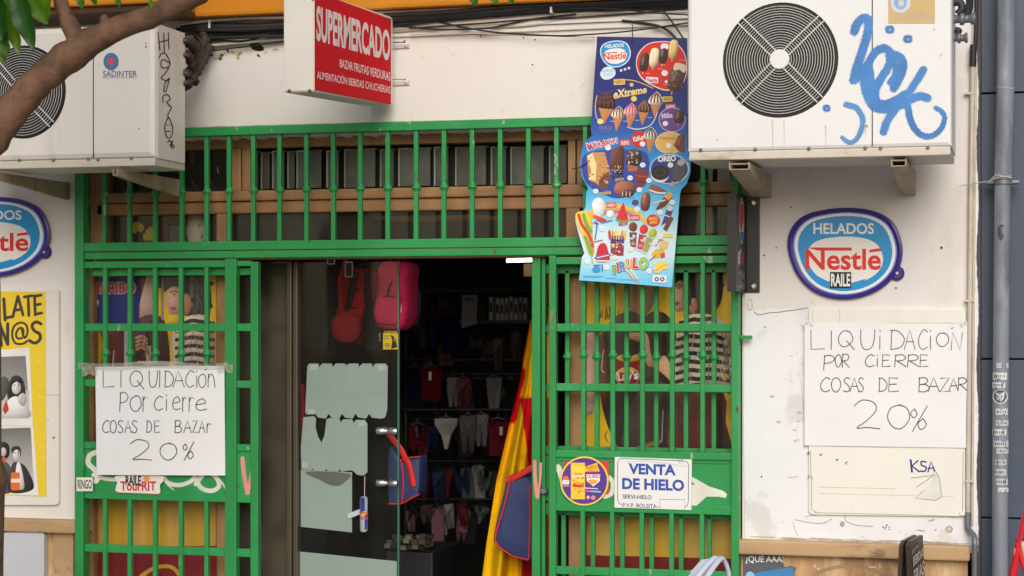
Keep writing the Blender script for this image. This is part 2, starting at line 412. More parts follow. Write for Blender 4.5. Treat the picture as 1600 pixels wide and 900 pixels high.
# handwriting: strokes in a unit box
HW = {
 'L': [[(0, 0), (.02, 1), (1, .96)]], 'I': [[(.5, 0), (.45, 1)]], 'i': [[(.5, .32), (.45, 1)], [(.5, .03), (.56, .1)]],
 'Q': [[(.7, .08), (.3, .05), (0, .45), (.15, .88), (.5, .93), (.88, .6), (.8, .2), (.55, .02)], [(.5, .6), (1, 1.12)]],
 'U': [[(0, 0), (.03, .7), (.3, 1), (.75, .9), (.95, .5), (1, 0)]],
 'D': [[(.12, .05), (.05, 1)], [(0, .03), (.55, .08), (1, .45), (.75, .88), (.05, 1)]],
 'A': [[(0, 1), (.5, 0), (1, 1)], [(.2, .62), (.85, .6)]],
 'C': [[(1, .12), (.6, 0), (.1, .35), (.05, .75), (.45, 1), (1, .88)]],
 'O': [[(.6, 0), (.2, .1), (0, .5), (.2, .93), (.6, 1), (.97, .6), (.85, .15), (.5, .0)]],
 'N': [[(0, 1), (.15, 0), (.8, 1), (1, .05)]], 'n': [[(.05, .2), (0, 1)], [(.02, .5), (.35, .22), (.75, .35), (.9, .7), (1, 1)]],
 'o': [[(.6, .2), (.15, .35), (0, .65), (.25, .97), (.65, 1), (.97, .7), (.85, .3), (.5, .2)]],
 "'": [[(.3, .2), (.7, 0)]],
 'P': [[(.1, 0), (0, 1)], [(.05, .08), (.6, 0), (1, .22), (.7, .48), (.1, .55)]],
 'R': [[(.1, 0), (0, 1)], [(.05, .08), (.6, 0), (.95, .22), (.7, .46), (.12, .52)], [(.2, .52), (1, 1)]],
 'r': [[(.1, .25), (.05, 1)], [(.06, .5), (.5, .25), (1, .32)]],
 'E': [[(.92, .05), (.1, 0), (.05, 1), (1, .95)], [(.1, .48), (.8, .45)]],
 'e': [[(.05, .62), (.9, .5), (.6, .22), (.15, .45), (.1, .85), (.45, 1), (1, .92)]],
 'S': [[(.9, .1), (.4, 0), (.1, .25), (.5, .48), (.88, .72), (.6, 1), (0, .92)]],
 'B': [[(.1, 0), (.05, 1)], [(.05, .05), (.6, 0), (.85, .2), (.6, .43), (.12, .48), (.7, .5), (1, .75), (.6, 1), (.05, .98)]],
 'Z': [[(.05, .05), (.9, 0), (0, 1), (1, .95)]],
 '2': [[(0, .2), (.3, 0), (.75, .08), (.85, .35), (.5, .7), (.1, .97), (.5, .95), (1, 1)]],
 '0': [[(.6, 0), (.15, .15), (0, .55), (.25, .95), (.65, 1), (1, .6), (.88, .15), (.5, .02)]],
 '%': [[(1, 0), (.2, 1.08)], [(.3, .15), (.1, .3), (.25, .5), (.45, .35), (.3, .13)], [(.75, .55), (.5, .75), (.65, 1), (.95, .8), (.75, .53)]],
}
def write(art, letters, y0, y1, wd, col):
    for (ch, x0, x1, *yy) in letters:
        a, b = (yy[0], yy[1]) if yy else (y0, y1)
        for st in HW[ch]:
            pts = [(x0 + u * (x1 - x0), a + v * (b - a)) for u, v in st]
            art.line(pts, wd, col, sm=len(pts) >= 5, k=5)
# ------------------------------------------------------------------ materials
WHITE = pm('white_wall_paint', (.76, .725, .68), .75, var=.03, scale=2.2, bump=.07, bscale=22,
           stains=[((.55, .5, .43), 3.0, .60, .22, (1.0, 1, .35)), ((.42, .38, .32), 9.0, .70, .12, (1, 1, .6))])
WHITE3 = pm('old_cream_pillar_paint', (.735, .705, .675), .75, var=.05, scale=2.5, bump=.12, bscale=18,
           stains=[((.58, .53, .46), 2.5, .53, .28, (1.2, 1, .4)), ((.42, .39, .35), 15, .68, .06, (1, 1, 1))])
WHITE2 = pm('white_pillar_paint', (.775, .78, .795), .75, var=.05, scale=2.5, bump=.12, bscale=18,
            stains=[((.60, .57, .52), 2.5, .55, .28, (1.2, 1, .5)), ((.66, .65, .64), 5, .56, .06, (1, 1, .8)), ((.45, .43, .40), 16.0, .70, .06, (1, 1, 1))])
GREEN = pm('green_gloss_paint', c(40, 144, 76), .40, var=.12, scale=4, bump=.10, bscale=70, spec=.45,
           stains=[(c(66, 156, 98), 5, .54, .2, (1, 1, .5)), ((.03, .10, .045), 18, .64, .12, (1, 1, .4)), (c(150, 172, 145), 17, .645, .02, (1, 1, .4)), (c(92, 64, 42), 24, .665, .02, (1, 1, .6))])
GREEN_D = pm('green_worn_paint', c(38, 138, 70), .45, var=.1, scale=6, bump=.06, bscale=90,
             stains=[((.03, .10, .04), 14, .66, .12, (1, 1, .5)), (c(150, 110, 90), 22, .66, .02, (1, 1, .3))])
WOOD = pm('varnished_wood', c(158, 120, 80), .45, var=.22, scale=9, stretch=(1, 1, 1), bump=.08,
          stains=[(c(112, 76, 44), 16, .54, .3, (1.0, 1, .12))])
WOODH = pm('varnished_wood_rail', c(158, 118, 78), .45, var=.22, scale=9, bump=.08,
           stains=[(c(112, 76, 44), 16, .54, .3, (.12, 1, 1.0))])
TAN = pm('tan_stone_tile', c(184, 144, 98), .5, var=.26, scale=10, stretch=(1, 1, .3), bump=.08,
         stains=[(c(222, 196, 152), 12, .47, .22, (1.2, 1, .22)), (c(138, 98, 56), 18, .52, .18, (1.2, 1, .18)), (c(120, 92, 62), 4, .56, .15, (1, 1, .6)), (c(232, 218, 190), 30, .66, .06, (1, 1, .5)), (c(90, 70, 50), 26, .7, .1, (1, 1, .6))])
TANL = pm('tan_stone_ledge', c(186, 152, 112), .55, var=.16, scale=9, stretch=(.4, 1, 1), bump=.15,
          stains=[(c(110, 84, 60), 12, .58, .16, (.5, 1, 1)), (c(215, 195, 165), 9, .6, .16, (.4, 1, 1))])
SLATE = pm('slate_blue_panel', c(66, 78, 96), .5, var=.10, scale=3, bump=.05,
           stains=[(c(84, 96, 112), 3, .58, .2, (1, 1, .4))])
BLACK = pm('black_rubber', (.016, .016, .018), .55, var=.3, scale=20)
CABLEW = pm('cream_conduit', c(196, 186, 172), .6, var=.12, scale=14, stains=[(c(120, 108, 92), 18, .62, .15, (1, 1, 1))])
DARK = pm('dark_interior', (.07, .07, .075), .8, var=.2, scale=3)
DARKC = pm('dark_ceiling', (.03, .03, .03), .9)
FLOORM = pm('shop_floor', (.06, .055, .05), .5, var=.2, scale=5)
ACW = pm('white_enamel', (.765, .77, .775), .38, var=.03, scale=3, stains=[((.60, .55, .46), 3.2, .63, .25, (1.4, 1, .4)), ((.5, .42, .3), 22, .73, .06, (1, 1, .6))])
ACB = pm('cream_enamel', (.80, .76, .70), .42, var=.04, scale=3, stains=[((.5, .45, .37), 3.2, .6, .25, (1.4, 1, .4)), ((.42, .34, .24), 22, .73, .06, (1, 1, .6))])
BRK = pm('rusty_cream_bracket', c(168, 152, 124), .6, .0, var=.15, scale=12, bump=.15, stains=[(c(110, 82, 52), 12, .55, .18, (1, 1, .5)), (c(66, 44, 28), 24, .66, .1, (1, 1, 1))])
GREYM = pm('grey_metal', c(120, 124, 130), .45, .4, var=.15, scale=18)
STEEL = pm('bright_steel', (.62, .62, .60), .3, .9, var=.1, scale=30)
PIPE = pm('weathered_drainpipe', c(128, 134, 146), .5, .0, var=.18, scale=9, stretch=(1, 1, .4), bump=.1,
          stains=[(c(84, 88, 98), 8, .52, .2, (1.2, 1, .3)), (c(168, 172, 178), 12, .6, .15, (1, 1, .3))])
PRINT = printed('printed_sheet'); PRINTG = printed('glossy_print', .25, .03, .5, .0); PAINTED = printed('spray_paint', .7, .12, .3); SPRAY = printed('soft_spray_paint', .6, .16, .3, spray=True)
PAPER = pm('white_paper', (.80, .80, .815), .8, var=.02, scale=4)
TAPE = glassy('clear_tape', (.9, .9, .88), .05, .25, .25, (.75, .72, .66))
GLASS = glassy('window_glass', (.98, .985, .98), .02, .03, .012, (.30, .28, .25))
DGLASS = glassy('door_glass', (.95, .97, .96), .028, .02, .02, (.25, .25, .22))
ORANGE = pm('orange_awning_cloth', c(206, 130, 16), .8, var=.08, scale=4, stains=[(c(190, 112, 14), 4, .55, .2, (.4, 1, 1))])
BROWN = pm('dark_brown_box', c(70, 44, 26), .6, var=.15, scale=8)
BARK = pm('bark', c(118, 88, 68), .85, var=.22, scale=22, bump=.5, bscale=45, stretch=(1, 1, .5), stains=[(c(84, 60, 44), 14, .52, .2, (1, 1, 1)), (c(140, 116, 92), 30, .64, .12, (1, 1, 1))])
FROST = pm('frosted_card', c(134, 152, 144), .6, var=.04, scale=5)

# ------------------------------------------------------------------ ground
g = MB(); g.box((-40, -60, -.2), (40, 30, -.02)); structure(g.build('road', pm('asphalt', (.05, .05, .052), .9, var=.2, scale=12)))
g = MB(); g.box((-40, -3.2, -.018), (40, 0.1, .12), .01); structure(g.build('pavement', pm('pavement_slabs', (.26, .25, .235), .8, var=.15, scale=6)))

# ------------------------------------------------------------------ shop building
zL = za(1330, 849); zTop = za(600, 207)          # top of the stone dado, lower edge of the lintel
xL, xR, xE = xa(117), xa(1160), xa(1522)
shop = thing('shop_building', 'whitewashed ground floor shopfront with tan stone dado around a green gated entrance', 'building', (xa(640), 0.2, 0))
wl = MB()
wl.box((-6, 0, zL - .02), (xL, .30, 3.6)); wl.box((xR, 0, zL - .02), (xE, .30, 3.6)); wl.box((xL, 0.0, zTop), (xR, .30, 3.6))
# rough plaster strip hanging under the lintel
edge = [(xL + (xR - xL) * k / 120, zTop - .001 - .005 * random.random() - (.008 * random.random() if random.random() < .3 else 0)) for k in range(121)]
wl.prism([Vector((x, .012, z)) for x, z in edge] + [Vector((xR, .012, zTop + .02)), Vector((xL, .012, zTop + .02))], (0, .05, 0))
wl.build_each('front_wall', [WHITE], shop)
# right pillar: its own whiter coat, a skin of paint over the wall
pk = MB(); yk = za(1330, 478)
seam = [(1163 + k * 5.05, 484 + random.uniform(-2.2, 2.2) - (4 if 6 < k < 20 else 0) + k * .05) for k in range(71)]
pk.prism([P(x, y, -.004) for x, y in seam + [(1519, 700), (1519, 852), (1164, 842), (1162, 660)]], (0, .006, 0)); pk.build('pillar_coat', [WHITE2], shop)
pk = MB(); pk.prism([P(x, y, -.0032) for x, y in [(1163, 140), (1517, 120)] + [(x, y - .2) for x, y in seam[::-1]]], (0, .005, 0)); pk.build('pillar_coat', [WHITE3], shop)
# cornice line above the lintel
cb = MB(); z1 = za(780, 52); cb.box((xL - .2, -.012, z1), (xa(1100), .002, z1 + .022), .004); cb.box((xL - .2, -.022, z1 + .022), (xa(1100), .002, 3.6)); cb.build('cornice', [WHITE], shop)
# dado and ledge
d1 = MB(); d1.box((xa(1158, -.015), -.015, 0), (xE - .02, .25, zL - .005)); d1.box((-6, -.015, 0), (xa(112), .25, zL - .005)); d1.build_each('dado', [TAN], shop)
l1 = MB(); zl2 = zL - .042
l1.box((xa(1142, -.05), -.05, zl2), (xE - .012, .26, zL + .006), .006); l1.box((-6, -.05, zl2), (xa(123, -.05), .26, zL + .006), .006); l1.build_each('ledge', [TANL], shop)
pe = MB(); pe.box((xa(1144, -.02), -.02, 0), (xa(1158, -.02) - .002, .25, zl2), .004); pe.box((xa(88), -.018, 0), (xa(118), .25, zl2), .004); pe.build_each('stone_edge', [TANL], shop)
# wall reveal inside the opening
rv = MB(); rv.box((xL - .001, .004, zL), (xa(130, .1), .31, zTop)); rv.build('reveal', [pm('beige_plaster', c(168, 150, 124), .8, var=.1, stains=[(c(120, 104, 84), 10, .6, .15, (1, 1, .5))])], shop)
# room behind
X0, X1, Y1 = xL - .3, xR + .8, 4.6
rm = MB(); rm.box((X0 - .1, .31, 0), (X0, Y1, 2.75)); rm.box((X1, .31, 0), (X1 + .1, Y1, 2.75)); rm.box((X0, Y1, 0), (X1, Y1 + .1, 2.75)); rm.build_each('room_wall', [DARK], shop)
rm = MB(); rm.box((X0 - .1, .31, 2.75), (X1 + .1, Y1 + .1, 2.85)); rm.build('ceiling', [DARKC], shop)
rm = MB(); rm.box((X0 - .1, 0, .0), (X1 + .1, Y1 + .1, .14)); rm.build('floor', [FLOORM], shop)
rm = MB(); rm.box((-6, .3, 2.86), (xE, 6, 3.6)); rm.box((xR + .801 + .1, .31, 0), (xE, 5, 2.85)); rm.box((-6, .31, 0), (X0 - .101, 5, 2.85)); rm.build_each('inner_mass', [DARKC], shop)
# wear on the wall: holes, cracks, scribbles and peeled paint
w1 = Art(on(-.0045), start=.0004)
gy = c(120, 112, 100); g2 = c(165, 156, 142); dk = c(60, 54, 48)
for (x, y, r) in ((1236, 324, 1.3), (1194, 399, 1.5), (1213, 387, 1.2), (1471, 387, 2.0), (1400, 450, 1.5), (1195, 511, 1.2), (1190, 745, 1.4), (1175, 322, 1.1)): w1.ell(x, y, r, r, dk, n=10)
w1.line([(1178, 487), (1186, 492), (1200, 489), (1216, 488), (1228, 486), (1246, 484), (1262, 481)], 1.1, gy); w1.line([(1168, 470), (1174, 468), (1175, 482), (1170, 484), (1168, 474)], .8, g2)
w1.line([(1242, 812), (1262, 816), (1280, 818), (1292, 815), (1300, 811)], 1.1, g2); w1.line([(1320, 806), (1322, 814), (1336, 820), (1352, 822), (1364, 822)], 1.1, g2)
w1.line([(1258, 807), (1275, 804), (1287, 799)], .9, g2); w1.ell(1316, 819, 3.6, 4.4, g2); w1.ell(1483, 827, 6, 5.5, g2); w1.ell(1483, 827, 3.5, 3, c(196, 190, 180))
for k in range(9): w1.ell(1378 + random.random() * 12, 820 + random.random() * 8, 1.2, 1, gy, n=8)
w1.line([(1452, 814), (1460, 812)], 2, g2); w1.line([(1434, 828), (1444, 830)], 1.8, g2); w1.ell(1462, 828, 1.5, 1, gy)
for (x, y) in ((1216, 660), (1248, 658), (1241, 672), (1244, 688), (1206, 620), (1250, 645)):
    for k in range(3): w1.line([(x + random.uniform(-3, 3), y + random.uniform(-2, 2)), (x + random.uniform(-6, 6), y + random.uniform(-2, 2))], .8, g2)
w1.line([(1239, 815), (1242, 826), (1247, 838)], .7, g2); w1.line([(1232, 746), (1247, 745)], .8, g2); w1.line([(1250, 590), (1256, 640), (1257, 700)], .9, c(205, 198, 188))
for k in range(60):
    x = random.uniform(1168, 1515); y = random.choice([random.uniform(262, 480), random.uniform(480, 700), random.uniform(805, 845)])
    w1.line([(x, y), (x + random.uniform(-5, 5), y + random.uniform(-3, 3))], random.uniform(.4, .9), mix(c(220, 214, 204), g2, random.random()))
for k in range(0):   # grime along the ledge
    x = 1165 + k * 13.6; w1.blob([(x, 836 + k * .42), (x + 8, 833 + k * .42 + random.random() * 3), (x + 14, 838 + k * .42), (x + 7, 841 + k * .42)], mix(c(150, 140, 126), c(190, 182, 170), random.random()))
for k in range(44):   # grime line along the ledge
    x = random.uniform(1165, 1505); a_ = 836 + (x - 1165) * .031; w1.line([(x, a_ + random.uniform(0, 5)), (x + random.uniform(6, 26), a_ + random.uniform(2, 6)), (x + random.uniform(28, 44), a_ + random.uniform(2, 6))], random.uniform(.5, 1.5), mix(c(150, 140, 126), c(200, 193, 182), random.random()), taper=.7)
w1.build('scuff_pattern', PAINTED, shop)
w2 = Art(on(0.0), start=.0005)
for (x, y) in ((632, 64), (633, 72), (675, 54), (751, 57), (818, 59), (836, 62), (632, 124), (832, 101)): w2.ell(x, y, 1.6, 1.2, dk, n=8)
w2.line([(614, 66), (633, 66)], 1.5, dk); w2.line([(614, 124), (634, 124)], 1.2, gy); w2.ell(629, 74, 2.5, 2.5, c(150, 145, 138))
w2.line([(640, 54), (700, 53), (800, 56), (900, 56)], 1.0, g2)
for k in range(26):   # peeled plaster near the left cable bundle
    x = 316 + 116 * random.random(); y = 78 + (430 - x) * .08 + random.uniform(-7, 8)
    w2.blob([(x + 4 * math.cos(a) * random.uniform(.5, 1.4), y + 3 * math.sin(a) * random.uniform(.5, 1.3)) for a in (0, 1, 2, 3, 4, 5)], random.choice([c(214, 196, 164), c(190, 168, 132), c(100, 84, 66), c(226, 214, 190)]), 3)
w2.blob([(390, 70), (400, 66), (412, 74), (408, 80), (396, 78)], c(40, 34, 28), 3)
for k in range(40):
    x = random.uniform(300, 915); y = random.uniform(70, 182); w2.line([(x, y), (x + random.uniform(-6, 6), y + random.uniform(-4, 4))], random.uniform(.4, .9), mix(c(214, 203, 190), g2, random.random() * .7))
for k in range(30):
    x = 296 + 20 * k; y = 199 - (x - 296) * .026; w2.line([(x, y), (x + 18, y - .5)], random.uniform(.8, 2.0), mix(c(196, 180, 158), c(150, 132, 106), random.random()))
w2.build('scuff_pattern', PAINTED, shop)
# the cover of the meter cupboard on the right pillar
def cover(x0, y0, x1, y1, Y, th, name, mat_, r=6, dy=0.0):
    m = MB(); pts = []
    for (cx, cy, a0) in ((x1 - r, y0 + r + dy, -90), (x1 - r, y1 - r + dy, 0), (x0 + r, y1 - r, 90), (x0 + r, y0 + r, 180)):
        for k in range(5): a = math.radians(a0 + 22.5 * k); pts.append(P(cx + r * math.cos(a), cy + r * math.sin(a), Y))
    m.prism(pts, (0, th, 0)); return m
CREAM = pm('cream_cupboard_paint', c(229, 227, 217), .6, var=.03, scale=3, stains=[((.62, .59, .5), 4, .6, .2, (1, 1, .5))])
mc = thing('meter_cupboard', 'cream meter cupboard door with purple tag behind the right paper notice', 'cupboard', P(1388, 808, -.006))
cover(1264, 479, 1508, 804, -.013, .008, 'door', CREAM, 7, 3).build('door', [CREAM], mc)
m = MB(); m.box(P(1270, 483, -.013), P(1309, 505, -.018), .002); m.box(P(1312, 483, -.013), P(1506, 505, -.018), .002); m.box(P(1500, 799, -.013), P(1508, 806, -.02), .002); m.build_each('hinge_strip', [CREAM], mc)
a = Art(on(-.013))
a.line([(1266, 705), (1268, 760), (1268, 796), (1276, 800)], 1.0, c(150, 142, 124), sm=False); a.line([(1505, 706), (1504, 804)], 1.0, c(150, 142, 124)); a.line([(1272, 801), (1400, 804), (1500, 807)], .9, c(160, 150, 130))
a.line([(1280, 761), (1400, 764)], .8, c(190, 184, 166)); a.line([(1280, 771), (1490, 776)], .8, c(196, 190, 172))
pu = c(62, 40, 140)
a.line([(1423, 719), (1425, 737)], 3.2, pu); a.line([(1434, 720), (1425, 728), (1436, 737)], 2.6, pu, sm=False)
a.line([(1447, 722), (1440, 721), (1440, 727), (1447, 730), (1445, 736), (1438, 736)], 2.4, pu); a.line([(1450, 737), (1455, 721), (1460, 736)], 2.4, pu, sm=False); a.line([(1450, 732), (1459, 731)], 2, pu)
a.poly([(1462, 735), (1468, 745), (1472, 775), (1466, 781), (1430, 779), (1442, 765), (1455, 755)], c(214, 212, 204)); a.line([(1424, 747), (1440, 745), (1456, 743), (1461, 734), (1468, 748), (1470, 765), (1472, 776), (1462, 782), (1445, 780), (1430, 779), (1441, 768)], 1.2, c(150, 146, 138), sm=False); a.line([(1432, 761), (1446, 752), (1460, 742)], 1.1, c(150, 146, 138))
for (x, y, r) in ((1323, 723, 3.2), (1266, 745, 3.5), (1308, 718, 1.5), (1282, 711, 2), (1264, 708, 2)):
    for k in range(5): a.ell(x + random.uniform(-r, r), y + random.uniform(-r, r), random.uniform(.5, 1.3), random.uniform(.5, 1.3), random.choice([c(150, 60, 70), c(120, 90, 100)]), n=8)
a.build('scribble', PAINTED, mc)
# ------------------------------------------------------------------ left cupboard, grey box
mc2 = thing('meter_cupboard', 'white meter cupboard door behind the yellow photo poster on the left pillar', 'cupboard', P(40, 789, -.006))
cover(-70, 452, 92, 789, -.014, .012, 'door', CREAM, 6, 0).build('door', [pm('white_cupboard_paint', c(226, 222, 214), .6, var=.03)], mc2)
a = Art(on(-.014)); a.line([(72, 617), (92, 617)], .8, g2); a.ell(84, 684, 1.8, 2.2, gy); a.ell(75, 656, 1, 1.4, g2); a.build('scribble', PAINTED, mc2)
m = cover(-60, 832, 69, 960, -.04, .024, 'box', CREAM, 5); gb = m.build('utility_box', [pm('pale_grey_box', c(192, 194, 200), .55, var=.03)]); tag(gb, 'pale grey utility box door set in the tan stone on the left', 'utility box')
# ------------------------------------------------------------------ neighbour on the right
nb = thing('neighbouring_building', 'slate blue panelled facade right of the white shopfront', 'building', (xE + 2.2, .1, 0))
m = MB(); zs = [0, za(1540, 809, .02), za(1540, 561, .02), za(1540, 146, .02), 3.62]
for k in range(4): m.box((xE + .022, .02, zs[k] + (.003 if k else 0)), (xE + 4.5, .06, zs[k + 1] - .003), .002)
m.build_each('wall_panel', [SLATE], nb); m = MB(); m.box((xE + .02, .055, 0), (xE + 4.5, .6, 3.6)); m.build('wall', [DARK], nb)
m = MB()   # ragged render edge between the two houses
zz = [za(1522, 900) - .3 + k * .012 for k in range(225)]
left = [Vector((xE - .006, -.008, z)) for z in zz]; right = [Vector((xE + .010 + .003 * math.sin(k * .21) + .002 * random.random(), -.008, z)) for k, z in enumerate(zz)]
m.prism(left + right[::-1], (0, .03, 0)); m.build('render_edge', [WHITE2], shop)
m = MB(); m.box((xE - .001, .001, 0), (xE + .021, .05, 3.6)); m.build('joint', [DARK], shop)
# ------------------------------------------------------------------ shop front: wooden windows behind the grilles
YW = .06
def wbar(m, x0, y0, x1, y1, Y=YW, d=.05, mi=0, bev=.004): m.box(P(x0, y0, Y), Vector((P(x1, y1, Y).x, Y + d, P(x1, y1, Y).z)), bev, mi)
def vbar(m, x0, x1, zt, zb, Y=YW, d=.05, mi=0, bev=.004): m.box((xa(x0, Y), Y, zb), (xa(x1, Y), Y + d, zt), bev, mi)
zh0 = za(600, 226, YW); zr1 = za(600, 294, YW); zr2 = za(600, 311, YW); zr3 = za(600, 330, YW); zr4 = za(600, 379, YW); zr5 = za(600, 404, YW)
zb = zL + .02
tr = thing('transom_window', 'brown wooden transom window with dark glass louvres above the entrance', 'window', (xa(640, YW), YW, zr4))
m = MB(); m.box((xa(150, YW), YW, zh0), (xa(1162, YW), YW + .06, zTop - .002), .004); m.box((xa(150, YW), YW - .012, zr2 + .002), (xa(1162, YW), YW + .05, zr1), .006); m.box((xa(150, YW), YW, zr3), (xa(1162, YW), YW + .05, zr2), .006); m.box((xa(150, YW), YW + .004, zr5), (xa(1162, YW), YW + .06, zr4), .004)
m.build_each('rail', [WOODH], tr)
m = MB()
for (a, b) in ((357, 376), (378, 391), (887, 899), (901, 912), (1145, 1160)): vbar(m, a, b, zh0, zr1)
for (a, b) in ((338, 353), (884, 906), (1146, 1160)): vbar(m, a, b, zr3, zr4)
vbar(m, 141, 166, zh0, zr4); m.build_each('stile', [WOOD], tr)
louv = [(391, 404), (406, 422), (425, 445), (449, 461), (463, 503), (510, 530), (536, 587), (593, 616), (622, 673), (678, 701), (708, 760), (766, 791), (796, 850), (856, 886)]
LG = pm('grimy_louvre_glass', c(92, 94, 86), .35, var=.25, scale=9, spec=.5, stains=[(c(124, 126, 116), 9, .52, .3, (1, 1, .5)), (c(170, 172, 162), 40, .72, .04, (1, 1, 1))])
LE = pm('louvre_edge', c(140, 146, 136), .3, var=.2)
for (a, b) in louv:
    m = MB(); xm0, xm1 = xa(a, YW + .03), xa(b, YW + .03); q = random.uniform(-.012, .02)
    z0, z1_ = zr1 + .008, zh0 - .008 - random.random() * .008
    pts = [Vector((xm0, YW + .05 + q, z0)), Vector((xm1, YW + .022, z0)), Vector((xm1, YW + .022, z1_)), Vector((xm0, YW + .05 + q, z1_))]
    m.prism(pts, (0, .005, 0)); lo = m.build('louvre', [LG], tr)
    e = MB(); e.box((xm0 - .002, YW + .046 + q, z0), (xm0 + .003, YW + .058 + q, z1_)); e.box((xm0 + .004, YW + .044 + q, z1_ - .004), (xm1, YW + .05 + q, z1_)); e.build_each('edge', [LE], lo)
m = MB(); m.box((xa(391, YW + .08), YW + .085, zr1), (xa(887, YW + .08), YW + .1, zh0)); m.build('back_board', [pm('black_board', (.012, .012, .011), .7)], tr)
m = MB(); m.box((xa(166, YW + .03), YW + .03, zr1), (xa(357, YW + .03), YW + .034, zh0)); m.box((xa(166, YW + .03), YW + .03, zr4), (xa(1146, YW + .03), YW + .034, zr3)); m.box((xa(912, YW + .03), YW + .03, zr1), (xa(1145, YW + .03), YW + .034, zh0)); m.build_each('pane', [glassy('transom_reflection_haze', (.95, .95, .93), .025, .05, .04, (.34, .32, .28))], tr)  # diffuse haze mixed into this glass stands in for faint reflections

def window(name, label, x0, x1, s0, s1):
    t = thing(name, label, 'window', (xa((x0 + x1) / 2, YW), YW, zb))
    m = MB(); vbar(m, x0, s0, zr5 - .003, .5); vbar(m, s1 + (x1 - s1) * .5 + .5, x1, zr5 - .003, .5, Y=YW + .004); vbar(m, s1, s1 + (x1 - s1) * .5, zr5 - .003, .5); m.build_each('frame', [WOOD], t)
    m = MB(); m.box((xa(s0, YW + .02), YW + .02, .5), (xa(s1, YW + .02), YW + .025, zr5 - .003)); m.build('pane', [GLASS], t); return t
window('shop_window', 'wooden shop window left of the door, with a blue sweets poster inside', 134, 366, 146, 338)
window('shop_window', 'wooden shop window right of the door, hung with a yellow crisps advertisement', 888, 1160, 913, 1144)
# side light, mullion and the glass door
sl = thing('side_light', 'narrow fixed glass panel between the left gate and the glass door', 'window', (xa(425, .12), .12, .14))
m = MB(); m.box((xa(366, .12), .12, .14), (xa(447, .12), .126, zr5 - .005)); m.build('pane', [glassy('glass_reflection_haze', (.62, .62, .54), .025, .03, .22, (.24, .21, .15))], sl)  # olive diffuse tone in the pane imitates its reflections
m = MB(); BRZ = pm('bronze_aluminium', c(96, 88, 76), .35, .5, var=.1); m.box((xa(447, .11), .11, .14), (xa(455, .11), .17, zr5 - .005), .003); m.box((xa(456, .11), .12, .14), (xa(463, .11), .16, zr5 - .005), .003); m.build_each('mullion', [BRZ], sl)
YD = .15
gd = thing('glass_door', 'frameless glass door standing shut beside the open doorway, papered with pale cards', 'door', (xa(540, YD), YD, .14))
m = MB(); m.box((xa(463, YD), YD, .15), (xa(621, YD), YD + .01, zr5 - .008)); m.build('glass_leaf', [DGLASS], gd)
m = MB(); m.box((xa(621, YD) + .0005, YD, .15), (xa(621, YD) + .006, YD + .01, zr5 - .008)); m.build('polished_edge', [pm('green_glass_edge', c(70, 118, 104), .2, var=.1)], gd)
m = MB(); pts = [(460, 861), (620, 877), (620, 960), (460, 960)]; m.prism([P(x, y, YD - .002) for x, y in pts], (0, .0015, 0)); m.build('frosted_band', [FROST], gd)
for y in (673, 754):
    m = MB(); p = P(611, y, YD); m.lathe(p + Vector((-.045, -.03, 0)), (1, 0, 0), [(0, .010), (.005, .013), (.03, .013), (.033, .009), (.05, .009), (.053, .013), (.075, .013), (.08, .01)], 14); m.lathe(p + Vector((0, .0, 0)), (0, -1, 0), [(-.01, .007), (.03, .007)], 10); m.build('handle', [STEEL], gd)
def card(name, label, pts, Y, mat_, extra=None):
    m = MB(); m.prism([P(x, y, Y) for x, y in pts], (0, .002, 0)); return tag(m.build(name, mat_), label, 'card')
top1 = []
for k in range(6):
    x = 480 + k * 20.8; top1 += [(x, 571 + (k == 0) * 2), (x + 3, 568), (x + 17.5, 568), (x + 19, 574)] if k < 5 else [(x, 571), (x + 3, 568), (x + 18, 568), (x + 22, 572)]
bot1 = [(605, 640), (602, 652), (597, 654)]
for k in range(5):
    x = 597 - k * 21; bot1 += [(x - 4, 654), (x - 16, 652.5), (x - 20.5, 646.5)]
cd1 = card('notched_card', 'upper pale green notched card taped on the glass door', top1 + bot1 + [(480, 648), (477, 644)], YD - .004, [FROST])
top2 = [(474, 652), (490, 650), (494, 654), (493, 668), (497, 682), (502, 692), (507, 680), (510, 655), (516, 653), (530, 654), (533, 660), (536, 655), (550, 655), (553, 661), (556, 656), (570, 656), (574, 662)]
bot2 = [(574, 738), (568, 743), (558, 742), (552, 736), (548, 735), (533, 737), (531, 733), (528, 737), (512, 737), (510, 733), (507, 737), (490, 736), (488, 732), (486, 736), (471, 733), (470, 700)]
cd2 = card('notched_card', 'middle pale green card with a torn notch on the glass door', top2 + bot2, YD - .006, [FROST])
m = card('torn_card', 'lowest pale green card with a grey torn strip on the glass door', [(470, 734), (550, 738), (550, 832), (470, 823)], YD - .003, [FROST])
a = Art(on(YD - .0035)); a.blob([(480, 737), (546, 740), (540, 752), (530, 759), (516, 758), (500, 750), (486, 744)], c(92, 94, 92), 3); a.build('torn_strip', PRINT, m)
